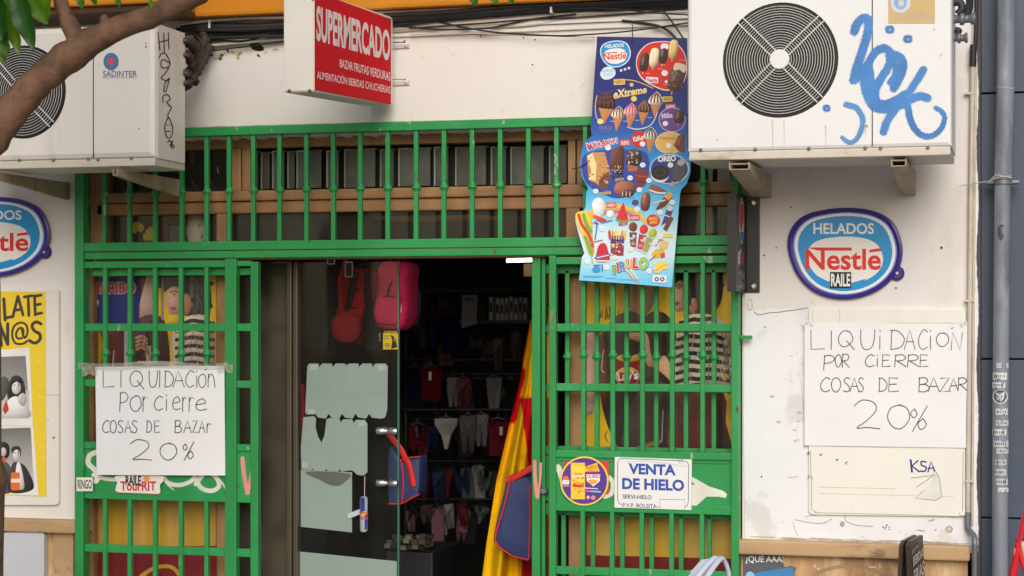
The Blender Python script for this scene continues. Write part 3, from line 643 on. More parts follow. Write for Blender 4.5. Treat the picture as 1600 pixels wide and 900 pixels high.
for o_, Y_, ls, tp in ((cd1, YD - .004, [[(541, 569), (541.5, 652)], [(480, 612), (604, 615)]], [(484, 570, 496, 578), (590, 570, 602, 579), (482, 640, 492, 647)]), (cd2, YD - .006, [[(523, 656), (523, 736)], [(474, 700), (572, 704)]], [(560, 658, 571, 666), (472, 722, 481, 731)])):
    a = Art(on(Y_)); 
    for l_ in ls: a.line(l_, .8, c(118, 136, 128)); a.line([(x + .9, y + .9) for x, y in l_], .6, c(152, 168, 160))
    for (x0, y0, x1, y1) in tp: a.rect(x0, y0, x1, y1, c(158, 172, 160), random.uniform(-12, 12))
    for k in range(14): xs = [p[0] for p in ls[1]]; x = random.uniform(*xs); y = random.uniform(ls[0][0][1] + 6, ls[0][1][1] - 6); a.line([(x, y), (x + random.uniform(-7, 7), y + random.uniform(-5, 5))], random.uniform(.3, .8), random.choice([c(122, 140, 132), c(148, 164, 157)]), taper=.8)
    a.build('crease_print', PRINT, o_)
# energy drink can cut-out hung on the door
can = thing('can_tag', 'blue and silver drink can tag dangling on the glass door', 'hang tag', P(568, 832, YD - .006))
m = MB(); m.lathe(P(568.5, 831, YD - .02), (0, 0, 1), [(0, .010), (.006, .0145), (.118, .0145), (.128, .011)], 16, col=c(170, 176, 186)); m.build('can_body', [PRINTG], can)
a = Art(on(YD - .0352)); a.poly([(563, 777), (570, 777), (570, 800), (563, 804)], c(38, 56, 130)); a.poly([(570, 803), (574, 800), (574, 825), (570, 827)], c(38, 56, 130)); a.ell(569, 802, 4.5, 3, c(230, 190, 40)); a.line([(563, 801), (574, 802)], 2.2, c(200, 40, 50)); a.text('Red Bull', 563, 806, 575, 812, c(200, 40, 50), .02, 0); a.build('can_print', PRINT, can)
m = MB(); m.tube([P(570, 744, YD - .012), P(569.5, 777, YD - .02)], .0015, 5); m.build('cord', [CABLEW], can)
m = MB(); m.prism([P(x, y, YD - .01) for x, y in ((543, 803), (563, 795), (564, 803), (544, 811))], (0, .001, 0), col=c(176, 196, 204)); m.build('label_strip', [PRINT], can)

# ------------------------------------------------------------------ green grilles and gates
YG = -.05; BW = .0076
def bar(m, px, zt, zbm, Y=YG, w=BW, d=.018): m.box((xa(px, Y) - w, Y, zbm), (xa(px, Y) + w, Y + d, zt), .0018)
def collar(px, z, Y, parent, d=.018):
    m = MB(); o = Vector((xa(px, Y), Y + d / 2, z - .016)); m.lathe(o, (0, 0, 1), [(0, .0100), (.004, .0108), (.008, .0142), (.012, .0168), (.017, .0168), (.020, .0135), (.024, .0115), (.030, .0100)], 14); return m.build('collar', [GREEN], parent)
zA, zA2 = za(600, 191, YG), za(600, 205, YG); zM1, zM2, zM3 = za(600, 374, YG), za(600, 389, YG), za(600, 401, YG)
tg = thing('security_grille', 'green iron grille of upright bars across the transom above the door', 'grille', (xa(640, YG), YG, zM3))
m = MB(); m.box((xa(118, YG), YG - .004, zA2), (xa(1156, YG), YG + .03, zA), .003); m.build('top_rail', [GREEN], tg)
m = MB(); m.box((xa(132, YG), YG - .006, zM2 + .0015), (xa(1143, YG), YG + .036, zM1), .003); m.box((xa(132, YG), YG - .002, zM3), (xa(1143, YG), YG + .034, zM2 - .0015), .003); m.build_each('middle_rail', [GREEN], tg)
for (a, b) in ((118.5, 132), (1143, 1155)):
    m = MB(); m.box((xa(a, YG) , YG - .01, .3), (xa(b, YG), YG + .04, zA2 + .001 if True else zA), .003); m.build('post', [GREEN], tg)
zc = za(600, 293, YG)
for px in (162, 201, 241.5, 283, 322, 357, 395, 436, 478, 520, 562, 605, 649.5, 693, 737, 781, 825, 869, 914, 960, 1006, 1052, 1098):
    m = MB(); bar(m, px, zA2, zM1, YG + .004); b = m.build('bar', [GREEN], tg); collar(px, zc, YG + .004, b)
m = MB()
for y in (527, 300): m.box((xa(1155, YG), YG + .01, za(1160, y + 3, YG)), (xa(1165, YG) + .02, YG + .025, za(1160, y - 3, YG)), .002)
m.build_each('wall_tie', [GREEN], tg)
zt0, zt1 = za(640, 404, YG), za(640, 415, YG)
def hz(y, x=640): return za(x, y, YG)
ZR = [(hz(505.5), hz(517.5)), (hz(597), hz(608.5))]; ZP0, ZP1 = hz(699), hz(710); ZP2, ZP3 = hz(779), hz(792); ZLo = (hz(866), hz(879))
zc2 = hz(553)
# left leaf
lg = thing('gate_leaf', 'left green gate leaf carrying the handwritten paper notice', 'gate', (xa(250, YG), YG, .3))
m = MB()
for (a, b) in ((352, 370),): m.box((xa(a, YG), YG - .006, .3), (xa(b, YG), YG + .03, zM3 - .002), .003)
m.box((xa(391, YG), YG, .3), (xa(403, YG), YG + .03, zM3 - .014), .003); m.build_each('stile', [GREEN_D], lg)
m = MB()
m.box((xa(132, YG), YG, zt1), (xa(352, YG), YG + .024, zt0), .002); m.box((xa(138, YG), YG + .03, zt1 - .028), (xa(398, YG), YG + .05, zt1 - .002), .002); m.box((xa(370, YG), YG + .002, zt1 + .003), (xa(391, YG), YG + .024, zt0 - .002), .002)
for (a, b) in ZR + [ZLo]: m.box((xa(132, YG), YG + .002, b), (xa(391, YG), YG + .014, a), .002)
for (a, b) in ((ZP0, ZP1), (ZP2, ZP3)): m.box((xa(132, YG), YG - .002, b), (xa(352, YG), YG + .03, a), .002); m.box((xa(370, YG), YG, b), (xa(391, YG), YG + .026, a), .002)
m.build_each('rail', [GREEN], lg)
for px in (163.5, 202, 241.5, 282, 322):
    m = MB(); bar(m, px, zt1, ZP0, YG - .004); b = m.build('bar', [GREEN], lg); collar(px, zc2, YG - .004, b); m = MB(); bar(m, px, ZP3, .3, YG - .004); m.build('bar', [GREEN], lg)
m = MB(); m.box((xa(132, YG), YG + .006, ZP2), (xa(352, YG), YG + .016, ZP1)); m.box((xa(370, YG), YG + .006, ZP2), (xa(391, YG), YG + .016, ZP1)); pan = m.build_each('panel', [GREEN], lg)[0]
a = Art(on(YG + .006)); gw = c(214, 216, 204); pk_ = c(222, 140, 132)
a.line([(152, 706), (140, 712), (138, 724), (146, 732), (154, 742), (150, 752)], 8, gw); a.line([(146, 742), (165, 748), (190, 750)], 6, gw)
a.line([(256, 744), (262, 754), (280, 758), (298, 752), (306, 742)], 6.5, gw); a.line([(306, 756), (322, 738), (338, 746), (342, 760), (330, 767), (314, 762), (306, 748)], 7, gw); a.line([(336, 745), (348, 756), (356, 772)], 4, gw, w2=2); a.line([(262, 757), (272, 766)], 3, gw, w2=1)
a.line([(379, 716), (381, 740), (387, 772)], 6.5, pk_); a.line([(387, 772), (393, 740), (396, 722)], 5, pk_); a.mb.build_each('graffiti', PAINTED, pan)
# right leaves: one in front, one behind it
rg = thing('gate_leaf', 'front right green gate leaf bearing the ice sale plaque', 'gate', (xa(1000, YG), YG, .3))
m = MB()
m.box((xa(858, YG), YG - .006, .3), (xa(869, YG), YG + .028, zM3 - .002), .003); m.build('stile', [GREEN_D], rg)
m = MB(); m.box((xa(869, YG), YG, zt1), (xa(1143, YG), YG + .024, zt0), .002)
for (a, b) in ZR + [(hz(877), hz(889))]: m.box((xa(869, YG), YG + .002, b), (xa(1143, YG), YG + .014, a), .002)
for (a, b) in ((ZP0, ZP1), (ZP2, ZP3)): m.box((xa(869, YG), YG - .002, b), (xa(1143, YG), YG + .03, a), .002)
m.build_each('rail', [GREEN], rg)
for px in (911, 957, 1003.5, 1050, 1097.5):
    m = MB(); bar(m, px, zt1, ZP0, YG - .004); b = m.build('bar', [GREEN], rg); collar(px, zc2, YG - .004, b); m = MB(); bar(m, px - 1, ZP3, .3, YG - .004); m.build('bar', [GREEN], rg)
m = MB(); m.box((xa(869, YG), YG + .006, ZP2), (xa(1143, YG), YG + .016, ZP1)); pan = m.build('panel', [GREEN], rg)
m = MB(); m.box((xa(872, YG), YG + .002, ZP1 - .012), (xa(1140, YG), YG + .0065, ZP1 - .008)); m.build('panel_bead', [GREEN_D], pan)
a = Art(on(YG + .006)); a.line([(872, 730), (876, 740), (884, 770)], 9, gw); a.line([(945, 742), (957, 752), (956, 770), (945, 776)], 7, gw)
a.poly([(1080, 744), (1108, 760), (1130, 767), (1136, 772), (1134, 778), (1122, 776), (1104, 776), (1084, 794), (1078, 794)], gw); a.poly([(1080, 752), (1086, 757), (1080, 758)], c(33, 146, 70)); a.mb.build_each('graffiti', PAINTED, pan)
YB = .0
bg_ = thing('gate_leaf', 'rear right green gate leaf folded behind the one with the plaque', 'gate', (xa(980, YB), YB, .3))
m = MB()
m.box((xa(833, YB), YB - .02, .3), (xa(846, YB), YB + .02, zM3 - .006), .003); m.box((xa(847, YB), YB - .01, .3), (xa(853, YB), YB + .02, zM3 - .008), .003); st = m.build_each('stile', [GREEN_D], bg_)[0]
a = Art(on(YB - .02)); a.line([(831.5 + 4, 721), (836, 745), (839, 775)], 5.5, pk_); a.line([(845, 724), (844, 750), (840, 778)], 3.5, pk_); a.mb.build_each('graffiti', PAINTED, st)
m = MB(); m.lathe(P(850, 767, YB - .01), (0, -1, 0), [(0, .014), (.006, .014), (.007, .009), (.012, .009)], 16); m.build('lock', [GREYM], bg_)
m = MB()
m.box((xa(853, YB), YB, zt1 - .03), (xa(1143, YB), YB + .02, zt1 + .002), .002)
for (a, b) in ZR: m.box((xa(853, YB), YB, b - .004), (xa(1143, YB), YB + .012, a - .006), .002)
for (a, b) in ((ZP0 + .01, ZP1 + .006), (ZP2 - .01, ZP3 - .02)): m.box((xa(853, YB), YB, b), (xa(1143, YB), YB + .02, a), .002)
m.box((xa(853, YB), YB + .003, ZP2), (xa(868, YB), YB + .012, ZP1)); m.build_each('rail', [GREEN_D], bg_)
for x0, x1 in ((888, 883), (934, 929), (980.5, 975), (1027, 1021), (1073.5, 1067), (1117, 1111)):
    m = MB(); bar(m, x0 - 2, zt1 - .02, ZP0 + .008, YB, .0076); b = m.build('bar', [GREEN_D], bg_); collar(x0 - 2, hz(556), YB, b); m = MB(); bar(m, x1 - 3, ZP3 - .012, .3, YB, .0076); m.build('bar', [GREEN_D], bg_)
# ------------------------------------------------------------------ air conditioners
BLADE = pm('fan_blade_plastic', (.05, .05, .05), .5, var=.2); WIRE = pm('white_wire', (.74, .72, .69), .4, var=.05); WELL = pm('fan_well', (.010, .010, .010), .6)
def aircon(name, label, Yf, depth, x0, x1, y0, y1, seam, fx, fy, fr, matc, screws, nring, bev=.012):
    t = thing(name, label, 'air conditioner', P((x0 + x1) / 2, y1, Yf + depth / 2))
    A = P(x0, y1, Yf); B = P(x1, y0, Yf); C = P(fx, fy, Yf); R = (P(fx + fr, fy, Yf) - C).length
    # casing with a round opening in its front
    m = MB(); n = 64
    ring = [Vector((C.x + R * math.cos(2 * math.pi * k / n), Yf, C.z + R * math.sin(2 * math.pi * k / n))) for k in range(n)]
    lo = Vector((A.x, Yf, A.z)); hi = Vector((B.x, Yf, B.z))
    def outer(k, inset=0.0):
        a = 2 * math.pi * k / n; dx, dz = math.cos(a), math.sin(a); ts = []
        if dx > 1e-6: ts.append((hi.x - inset - C.x) / dx)
        if dx < -1e-6: ts.append((lo.x + inset - C.x) / dx)
        if dz > 1e-6: ts.append((hi.z - inset - C.z) / dz)
        if dz < -1e-6: ts.append((lo.z + inset - C.z) / dz)
        q = min(ts); return Vector((C.x + dx * q, Yf, C.z + dz * q))
    ks = [k for k in range(n)]
    ou = [outer(k, bev) for k in ks]
    # push the samples next to a corner into it
    for cx in (lo.x + bev, hi.x - bev):
        for cz in (lo.z + bev, hi.z - bev):
            k = min(range(n), key=lambda q: (ou[q] - Vector((cx, Yf, cz))).length); ou[k] = Vector((cx, Yf, cz))
    lip = [v + Vector((0, .006, 0)) for v in ring]
    m.add(ring + ou, [[k, (k + 1) % n, n + (k + 1) % n, n + k] for k in range(n)])
    m.add(ring + lip, [[(k + 1) % n, k, n + k, n + (k + 1) % n] for k in range(n)], None, True)
    body = [(bev, 0, bev)]; rows = []
    for ins, yy in ((bev, 0), (bev * .3, bev * .3), (0, bev), (0, depth)): rows.append([Vector((lo.x + ins, Yf + yy, lo.z + ins)), Vector((hi.x - ins, Yf + yy, lo.z + ins)), Vector((hi.x - ins, Yf + yy, hi.z - ins)), Vector((lo.x + ins, Yf + yy, hi.z - ins))])
    for r in range(3): m.add(rows[r] + rows[r + 1], [[k, (k + 1) % 4, 4 + (k + 1) % 4, 4 + k][::-1] for k in range(4)])
    m.add(rows[3], [[0, 1, 2, 3][::-1]]); cs = m.build('casing', [matc], t)
    s = MB(); sx = xa(seam, Yf); s.box((sx - .0016, Yf - .001, lo.z + .006), (sx + .0016, Yf + .001, hi.z - .006)); s.build('panel_joint', [BLACK], cs)
    s = MB()
    for (px, py) in screws: p = P(px, py, Yf); s.lathe(p + Vector((0, .001, 0)), (0, -1, 0), [(0, .0055), (.002, .0055), (.0032, .003)], 10)
    s.build_each('screw', [GREYM], cs)
    # base tray
    bz = MB(); bz.box((lo.x + .004, Yf + .004, lo.z - .026), (hi.x - .004, Yf + depth + .01, lo.z + .001), .004); bz.build('base_tray', [BRKT], t)
    # well, blades, guard
    wv = MB(); wv.lathe(C + Vector((0, .005, 0)), (0, 1, 0), [(0, R * .999), (.001, R * .94), (.06, R * .92), (.10, R * .92)], 48); wv.build('fan_well', [WELL], t)
    fb = MB()
    for k in range(3):
        a0 = 2 * math.pi * k / 3 + .4
        def fn(u, v, a0=a0):
            a = a0 + u * 1.35; r = R * (.2 + .66 * v); return C + Vector((math.cos(a) * r, .062 + .022 * (u - .5), math.sin(a) * r))
        fb.grid(fn, 8, 4)
    fb.lathe(C + Vector((0, .05, 0)), (0, 1, 0), [(0, R * .2), (.04, R * .22)], 20); fb.build('fan', [BLADE], t)
    gm = MB(); hub = R * .175
    for k in range(nring):
        r = hub + (R * .945 - hub) * (k + .7) / nring
        gm.tube([C + Vector((math.cos(2 * math.pi * q / 48) * r, -.006 - .012 * (1 - (r / R) ** 2), math.sin(2 * math.pi * q / 48) * r)) for q in range(48)], .00105, 5, closed=True)
    for k in range(4):
        a = math.radians(44 + 90 * k)
        for off in (-.011, .011):
            d = Vector((math.cos(a), 0, math.sin(a))); e = Vector((-d.z, 0, d.x)) * off
            gm.tube([C + d * (hub * .8) + e + Vector((0, -.021, 0)), C + d * (R * .6) + e + Vector((0, -.017, 0)), C + d * (R * .99) + e + Vector((0, -.008, 0))], .0022, 5)
    gd_ = gm.build('fan_guard', [WIRE], t)
    hb = MB(); hb.lathe(C + Vector((0, -.014, 0)), (0, -1, 0), [(0, hub), (.007, hub), (.0095, hub * .9)], 28); hb.build('hub_cap', [matc], gd_)
    return t, cs
BRKT = pm('cream_tray', c(206, 198, 184), .5, var=.08, stains=[(c(150, 128, 98), 7, .58, .16, (.5, 1, 1)), (c(90, 66, 44), 20, .70, .08, (1, 1, 1))])
YA = -.52
ac1, cs1 = aircon('air_conditioner', 'large white outdoor air conditioner sprayed with blue graffiti on the right pillar', YA, .34, 1074, 1487, -62, 238, 1363, 1219, 94, 91, ACW,
       [(1095, 234), (1180, 233), (1264, 232), (1352, 231), (1376, 231), (1450, 230)], 17)
ac2, cs2 = aircon('air_conditioner', 'cream outdoor air conditioner behind the tree branch, tagged with black marker', YA, .235, -110, 243, 36, 255, 146, 37, 144, 66, ACB,
       [(-40, 250), (30, 250), (83, 250), (138, 248), (153, 249), (205, 247)], 14, .02)
BLUE = c(76, 132, 196); BL2 = c(94, 148, 208)
def r6(x, y): return (1040 + x / 2.8125, y / 2.8125)
a = Art(on(YA), step=1e-5, start=.0012)
def gl(pts, wd, col=BLUE, w2=None): a.spray([r6(*p) for p in pts], wd, col, w2=w2)
gl([(830, 136), (842, 104), (866, 82), (888, 84), (890, 130), (876, 190), (852, 260), (836, 310), (828, 350)], 17)
gl([(826, 352), (856, 332), (892, 275), (925, 226), (960, 212), (984, 226), (992, 252), (975, 300), (950, 340), (925, 390), (925, 440), (960, 458), (1010, 440), (1050, 415)], 16)
gl([(872, 312), (878, 380), (898, 440), (925, 470), (965, 478)], 19)
gl([(985, 240), (1020, 246), (1042, 272), (1040, 310), (1022, 352), (1004, 384)], 17); gl([(985, 262), (1012, 290), (1010, 330), (990, 360)], 14); gl([(892, 290), (902, 330), (908, 420)], 14)
gl([(1132, 308), (1100, 360), (1060, 420), (1010, 480), (975, 530), (958, 578)], 15); gl([(1150, 430), (1118, 422), (1080, 436), (1030, 462), (985, 480)], 16)
gl([(1062, 452), (1075, 520), (1105, 578), (1155, 600), (1205, 573), (1226, 520), (1213, 490), (1188, 474)], 14, BLUE, 9)
gl([(795, 460), (840, 475), (866, 520), (858, 575), (835, 615), (805, 625), (776, 604)], 12, BL2, 8)
for (x, y, rr) in ((985, 130, 8), (1065, 171, 8), (707, 475, 7)):
    q = r6(x, y); a.spray([(q[0] - .6, q[1]), (q[0] + .6, q[1])], rr * 2, BLUE); a.spray([(q[0], q[1] + .4), (q[0] + 1, q[1] + .6)], rr * .7, c(126, 168, 216))
for k in range(90): q = r6(random.gauss(1000, 110), random.gauss(380, 130)); a.ell(q[0], q[1], .5, .5, (*BLUE, random.uniform(.2, .7)), n=6)
a.build('graffiti', SPRAY, cs1)
a = Art(on(YA), start=.0012)
a.rect(1388, -8, 1461, 36.5, c(206, 176, 118)); a.ell(1407, 4, 15.5, 16, c(196, 214, 230)); a.ell(1407, 4, 10, 11, c(140, 176, 214)); a.ell(1408, 5, 5, 5, c(214, 206, 196))
a.text('SADINTER', 1398, 22, 1460, 32, c(176, 170, 158), .01); a.build('maker_sticker', PRINT, cs1)
a = Art(on(YA), start=.0012); rs = c(196, 178, 146)
for (x, y0, y1, wd) in ((1207, 188, 236, 3), (1225, 188, 232, 2), (1290, 196, 236, 2), (1352, 200, 214, 3)): a.line([(x, y0), (x + 1, y1)], wd, mix(rs, c(224, 218, 208), .55), w2=.5)
a.ell(1354, 197, 2.2, 2.2, c(190, 150, 96)); a.ell(1121, 218, 1, 1, c(120, 100, 80)); a.ell(1460, 46, 1, 1.3, c(150, 140, 130)); a.line([(1468, 88), (1472, 84)], 1, c(160, 150, 140)); a.build('rust_streak', PAINTED, cs1)
a = Art(on(YA), start=.0012)
a.ell(173.5, 96, 12, 13.5, c(76, 120, 176)); a.ell(173.5, 96, 5, 6, c(224, 76, 96)); a.text('SADINTER', 161, 110.5, 214, 120, c(108, 116, 160), .012); a.line([(161, 121.5), (214, 121.5)], .6, c(140, 140, 160)); a.ell(228, 68, 1, 1.5, c(160, 110, 60)); a.ell(228, 73, 1.6, 1.8, c(170, 120, 60)); a.ell(217, 201, 1, 1, c(90, 80, 70)); a.build('maker_badge', PRINT, cs2)
# marker tag on the side of the left unit
XS = P(243, 150, YA).x
def side(x, y, l): return PX(x, y, XS + l)
bs = [(x, y) for x, y in ()]
a = Art(side, start=.0012); ink = c(44, 44, 50)
def sx(x): return 246 + (x - 246) * 1.0
for st in ([(247, 51), (250, 78)], [(256, 52), (257, 82)], [(263, 51), (264, 76)], [(248, 66), (264, 62)], [(249, 90), (252, 84), (259, 84), (266, 99), (260, 106), (252, 104), (254, 93), (266, 99)], [(264, 106), (257, 116), (252, 122), (261, 126), (264, 122), (258, 130), (256, 142)], [(265, 122), (260, 141), (257, 143)], [(255, 160), (255, 150), (262, 148), (266, 155), (261, 160), (268, 168), (266, 172), (262, 180)], [(263, 182), (258, 195), (258, 205), (262, 215), (268, 213), (270, 200), (267, 190), (263, 182)], [(260, 205), (266, 205)], [(262, 222), (265, 219)], [(265, 220), (268, 222), (266, 228)], [(270, 220), (268, 229), (271, 231), (272, 227), (269, 227)]):
    a.line([(sx(x), y) for x, y in st], 1.5, ink, sm=len(st) > 2)
a.ell(261.5, 195, .9, .9, ink, n=8); a.ell(265, 195, .9, .9, ink, n=8); a.build('marker_tag', PAINTED, cs2)
# brackets: folded steel channels from the wall to under the tray
def bracket(x0, x1, ytop, label, zref, hw=.075, Yt=-.54, Yw=-.002):
    t = MB(); a0, a1 = xa(x0, Yt), xa(x1, Yt); z = zref
    for xx, s in ((a0, .0035), (a1, -.0035)):
        pr = [Vector((xx, Yt, z)), Vector((xx, Yw, z)), Vector((xx, Yw, z - hw)), Vector((xx, Yw - .03, z - hw)), Vector((xx, Yt, z - .022))]; t.prism(pr, (s, 0, 0))
    sl = [Vector((a0 + .0036, Yt + .002, z - .020)), Vector((a1 - .0036, Yt + .002, z - .020)), Vector((a1 - .0036, Yw - .03, z - hw + .002)), Vector((a0 + .0036, Yw - .03, z - hw + .002))]
    t.prism(sl, (0, 0, -.003)); t.box((a0 + .0036, Yw - .004, z - hw), (a1 - .0036, Yw, z)); t.box((a0 + .004, Yt + .03, z - .004), (a1 - .004, Yw - .005, z - .0005))
    o = t.build('wall_bracket', [BRK]); return tag(o, label, 'bracket', 'brackets under the air conditioners')
zt1_ = za(1280, 238, YA) - .027; zt2_ = za(70, 255, YA) - .027
bracket(1139, 1171, 0, 'left rusty bracket under the white graffitied air conditioner', zt1_)
bracket(1392, 1416, 0, 'right rusty bracket under the white graffitied air conditioner', zt1_)
bracket(176, 184, 0, 'tan bracket under the right end of the cream air conditioner', zt2_, .062)
bracket(-16, -8, 0, 'tan bracket at the left edge under the cream air conditioner', zt2_, .062)

# ------------------------------------------------------------------ projecting supermarket sign
XG = P(614, 165, -.05).x
pn = {k: PX(x, y, XG) for k, (x, y) in dict(nb=(491, 143), nt=(491, -14), fb=(614, 165), ft=(614, 27)).items()}
sg = thing('hanging_sign', 'red and white lightbox sign of the shop sticking out over the entrance', 'shop sign', (pn['nb'] + pn['fb']) / 2)
thk = pn['nb'].x - P(443, 146, pn['nb'].y).x
m = MB(); q = [pn['nb'], pn['fb'], pn['ft'], pn['nt']]
bm = bmesh.new(); vv = [bm.verts.new(p + d) for d in (Vector((0, 0, 0)), Vector((-thk, 0, 0))) for p in q]
for f in ((0, 1, 2, 3), (7, 6, 5, 4), (0, 4, 5, 1), (1, 5, 6, 2), (2, 6, 7, 3), (3, 7, 4, 0)): bm.faces.new([vv[i] for i in f])
bmesh.ops.recalc_face_normals(bm, faces=bm.faces[:]); bmesh.ops.bevel(bm, geom=bm.edges[:], offset=.004, segments=2, affect='EDGES'); bm.verts.index_update()
m.add([v.co.copy() for v in bm.verts], [[v.index for v in f.verts] for f in bm.faces]); bm.free()
bx = m.build('sign_box', [pm('white_sign_metal', c(228, 224, 216), .4, var=.03, stains=[((.6, .56, .48), 5, .64, .2, (1, 1, .4))])], sg)
m = MB()
for px in (452, 484): p = P(px, 142, pn['nb'].y); m.lathe(p + Vector((0, .002, 0)), (0, -1, 0), [(0, .006), (.003, .006), (.005, .003)], 10)
m.build_each('screw', [pm('rusty_screw', c(120, 84, 60), .6)], bx)
a = Art(lambda x, y, l: PX(x, y, XG + l), start=.0008); red = c(216, 36, 46); wh = c(236, 230, 228)
a.poly([(491.5, -14), (611, 30), (611, 163.5), (491.5, 140.5)], red)
a.textq('SUPERMERCADO', [(494.5, 8), (609.5, 48), (609.5, 96), (494.5, 64)], wh, .033)
a.textq('BAZAR FRUTAS VERDURAS', [(531, 92), (610, 113), (610, 127), (531, 105)], wh, .012)
a.textq('ALIMENTACIÓN BEBIDAS CHUCHERIAS', [(495.5, 108), (610, 132), (610, 146.5), (495.5, 122.5)], wh, .008); a.build('red_face', printed('matt_red_print', .85, .04, .08), sg)
m = MB()
for y in (66, 124): p = P(614, y, -.05); m.box((p.x - .07, -.06, p.z - .012), (p.x - .03, .0, p.z + .012), .002); m.box((p.x - .068, -.006, p.z - .016), (p.x + .046, -.001, p.z - .001), .001); m.lathe(Vector((p.x + .034, -.006, p.z - .008)), (0, -1, 0), [(0, .006), (.004, .006), (.006, .004)], 8)
m.build_each('wall_arm', [pm('pale_painted_metal', c(196, 190, 180), .5, var=.1)], sg)

# ------------------------------------------------------------------ round ice cream plaques
NB_, NR_, NP_ = c(20, 148, 214), c(222, 42, 36), c(62, 38, 132)
def badge_outline(cx, cy, rx, ry, tilt=0):
    base = [(-.98, -.10), (-.93, -.52), (-.70, -.82), (-.30, -.96), (.15, -.99), (.55, -.90), (.84, -.66), (.985, -.20), (.97, .20), (.84, .52), (.58, .80), (.22, .97), (-.18, .985), (-.55, .82), (-.83, .45)]
    return rotp([(cx + rx * x, cy + ry * y) for x, y in base], tilt, (cx, cy))
def badge_art(a, cx, cy, rx, ry, tilt=0, scale=1.0, body=True):
    def B(k, col, dx=0, dy=0, ky=None): a.blob(badge_outline(cx + dx * rx, cy + dy * ry, rx * k, ry * (ky or k), tilt), col, 4)
    if body: B(.90, c(100, 150, 210))
    B(.875, c(236, 238, 238)); B(.82, NB_)
    B(.66, c(238, 234, 228), 0, .15, .52); B(.6, c(238, 234, 228), 0, .2, .46)
    a.poly(rotp([(cx - .60 * rx, cy + .40 * ry), (cx - .30 * rx, cy + .60 * ry), (cx + .05 * rx, cy + .66 * ry), (cx + .22 * rx, cy + .60 * ry), (cx + .38 * rx, cy + .54 * ry), (cx + .24 * rx, cy + .70 * ry), (cx - .1 * rx, cy + .76 * ry), (cx - .4 * rx, cy + .70 * ry)], tilt, (cx, cy)), NB_)
    q = rotp([(cx - .54 * rx, cy - .66 * ry), (cx + .50 * rx, cy - .66 * ry), (cx + .50 * rx, cy - .42 * ry), (cx - .54 * rx, cy - .42 * ry)], tilt, (cx, cy)); a.textq('HELADOS', q, c(240, 240, 238), .02)
    q = rotp([(cx - .68 * rx, cy - .10 * ry), (cx + .62 * rx, cy - .10 * ry), (cx + .62 * rx, cy + .36 * ry), (cx - .68 * rx, cy + .36 * ry)], tilt, (cx, cy)); a.textq('Nestle', q, NR_, .022)
    a.poly(rotp([(cx - .66 * rx, cy - .13 * ry), (cx + .12 * rx, cy - .13 * ry), (cx + .12 * rx, cy - .06 * ry), (cx - .46 * rx, cy - .06 * ry)], tilt, (cx, cy)), NR_)
    a.poly(rotp([(cx + .42 * rx, cy - .08 * ry), (cx + .62 * rx, cy - .12 * ry), (cx + .62 * rx, cy - .05 * ry), (cx + .42 * rx, cy - .02 * ry)], tilt, (cx, cy)), NR_)
PURP = pm('purple_plastic', NP_, .3, var=.05)
def plaque(label, cx, cy, rx, ry, tail, raile):
    Y = -.002; t = thing('ice_cream_plaque', label, 'wall plaque', P(cx, cy + ry, Y)); m = MB()
    o = smooth(badge_outline(cx, cy, rx, ry), 6, True); n = len(o)
    rows = []
    for k, yy in ((1, 0), (1, -.012), (.985, -.017), (.95, -.019), (.90, -.015), (.88, -.014)): rows.append([P(cx + (x - cx) * k, cy + (y - cy) * k, Y + yy) for x, y in o])
    for r in range(len(rows) - 1): m.add(rows[r] + rows[r + 1], [[k, (k + 1) % n, n + (k + 1) % n, n + k][::-1] for k in range(n)], None, True)
    m.add(rows[-1], [list(range(n))[::-1]]); m.build('moulded_rim', [PURP], t)
    m = MB(); p = P(tail[0], tail[1], Y); m.lathe(p, (0, -1, 0), [(0, .024), (.010, .024), (.014, .018)], 20); lug = m.build('lug', [PURP], t)
    m = MB(); m.lathe(p + Vector((0, -.014, 0)), (0, -1, 0), [(0, .007), (.003, .007), (.005, .004)], 10); m.build('bolt', [STEEL], lug)
    a = Art(on(Y - .015)); badge_art(a, cx, cy, rx, ry)
    a.build('emblem', PRINTG, t)
    if raile:
        a = Art(on(Y - .0165), start=.0014); a.rect(raile[0], raile[1], raile[2], raile[3], c(22, 22, 24)); a.text('RAILE', raile[0] + 1.5, raile[1] + 2.5, raile[2] - 1.5, raile[3] - 2.5, c(238, 238, 236), .03); tag(a.build('tag_sticker', PRINT, None), 'small black lettered sticker stuck on the lower edge of the right ice cream plaque', 'sticker')
plaque('blue and purple ice cream plaque beneath the graffitied air conditioner', 1320, 396, 91, 72, (1402, 427), (1297, 425, 1330, 450))
plaque('blue and purple ice cream plaque above the yellow photo poster, cut by the trunk', -12, 370, 91, 63, (72, 394), None)

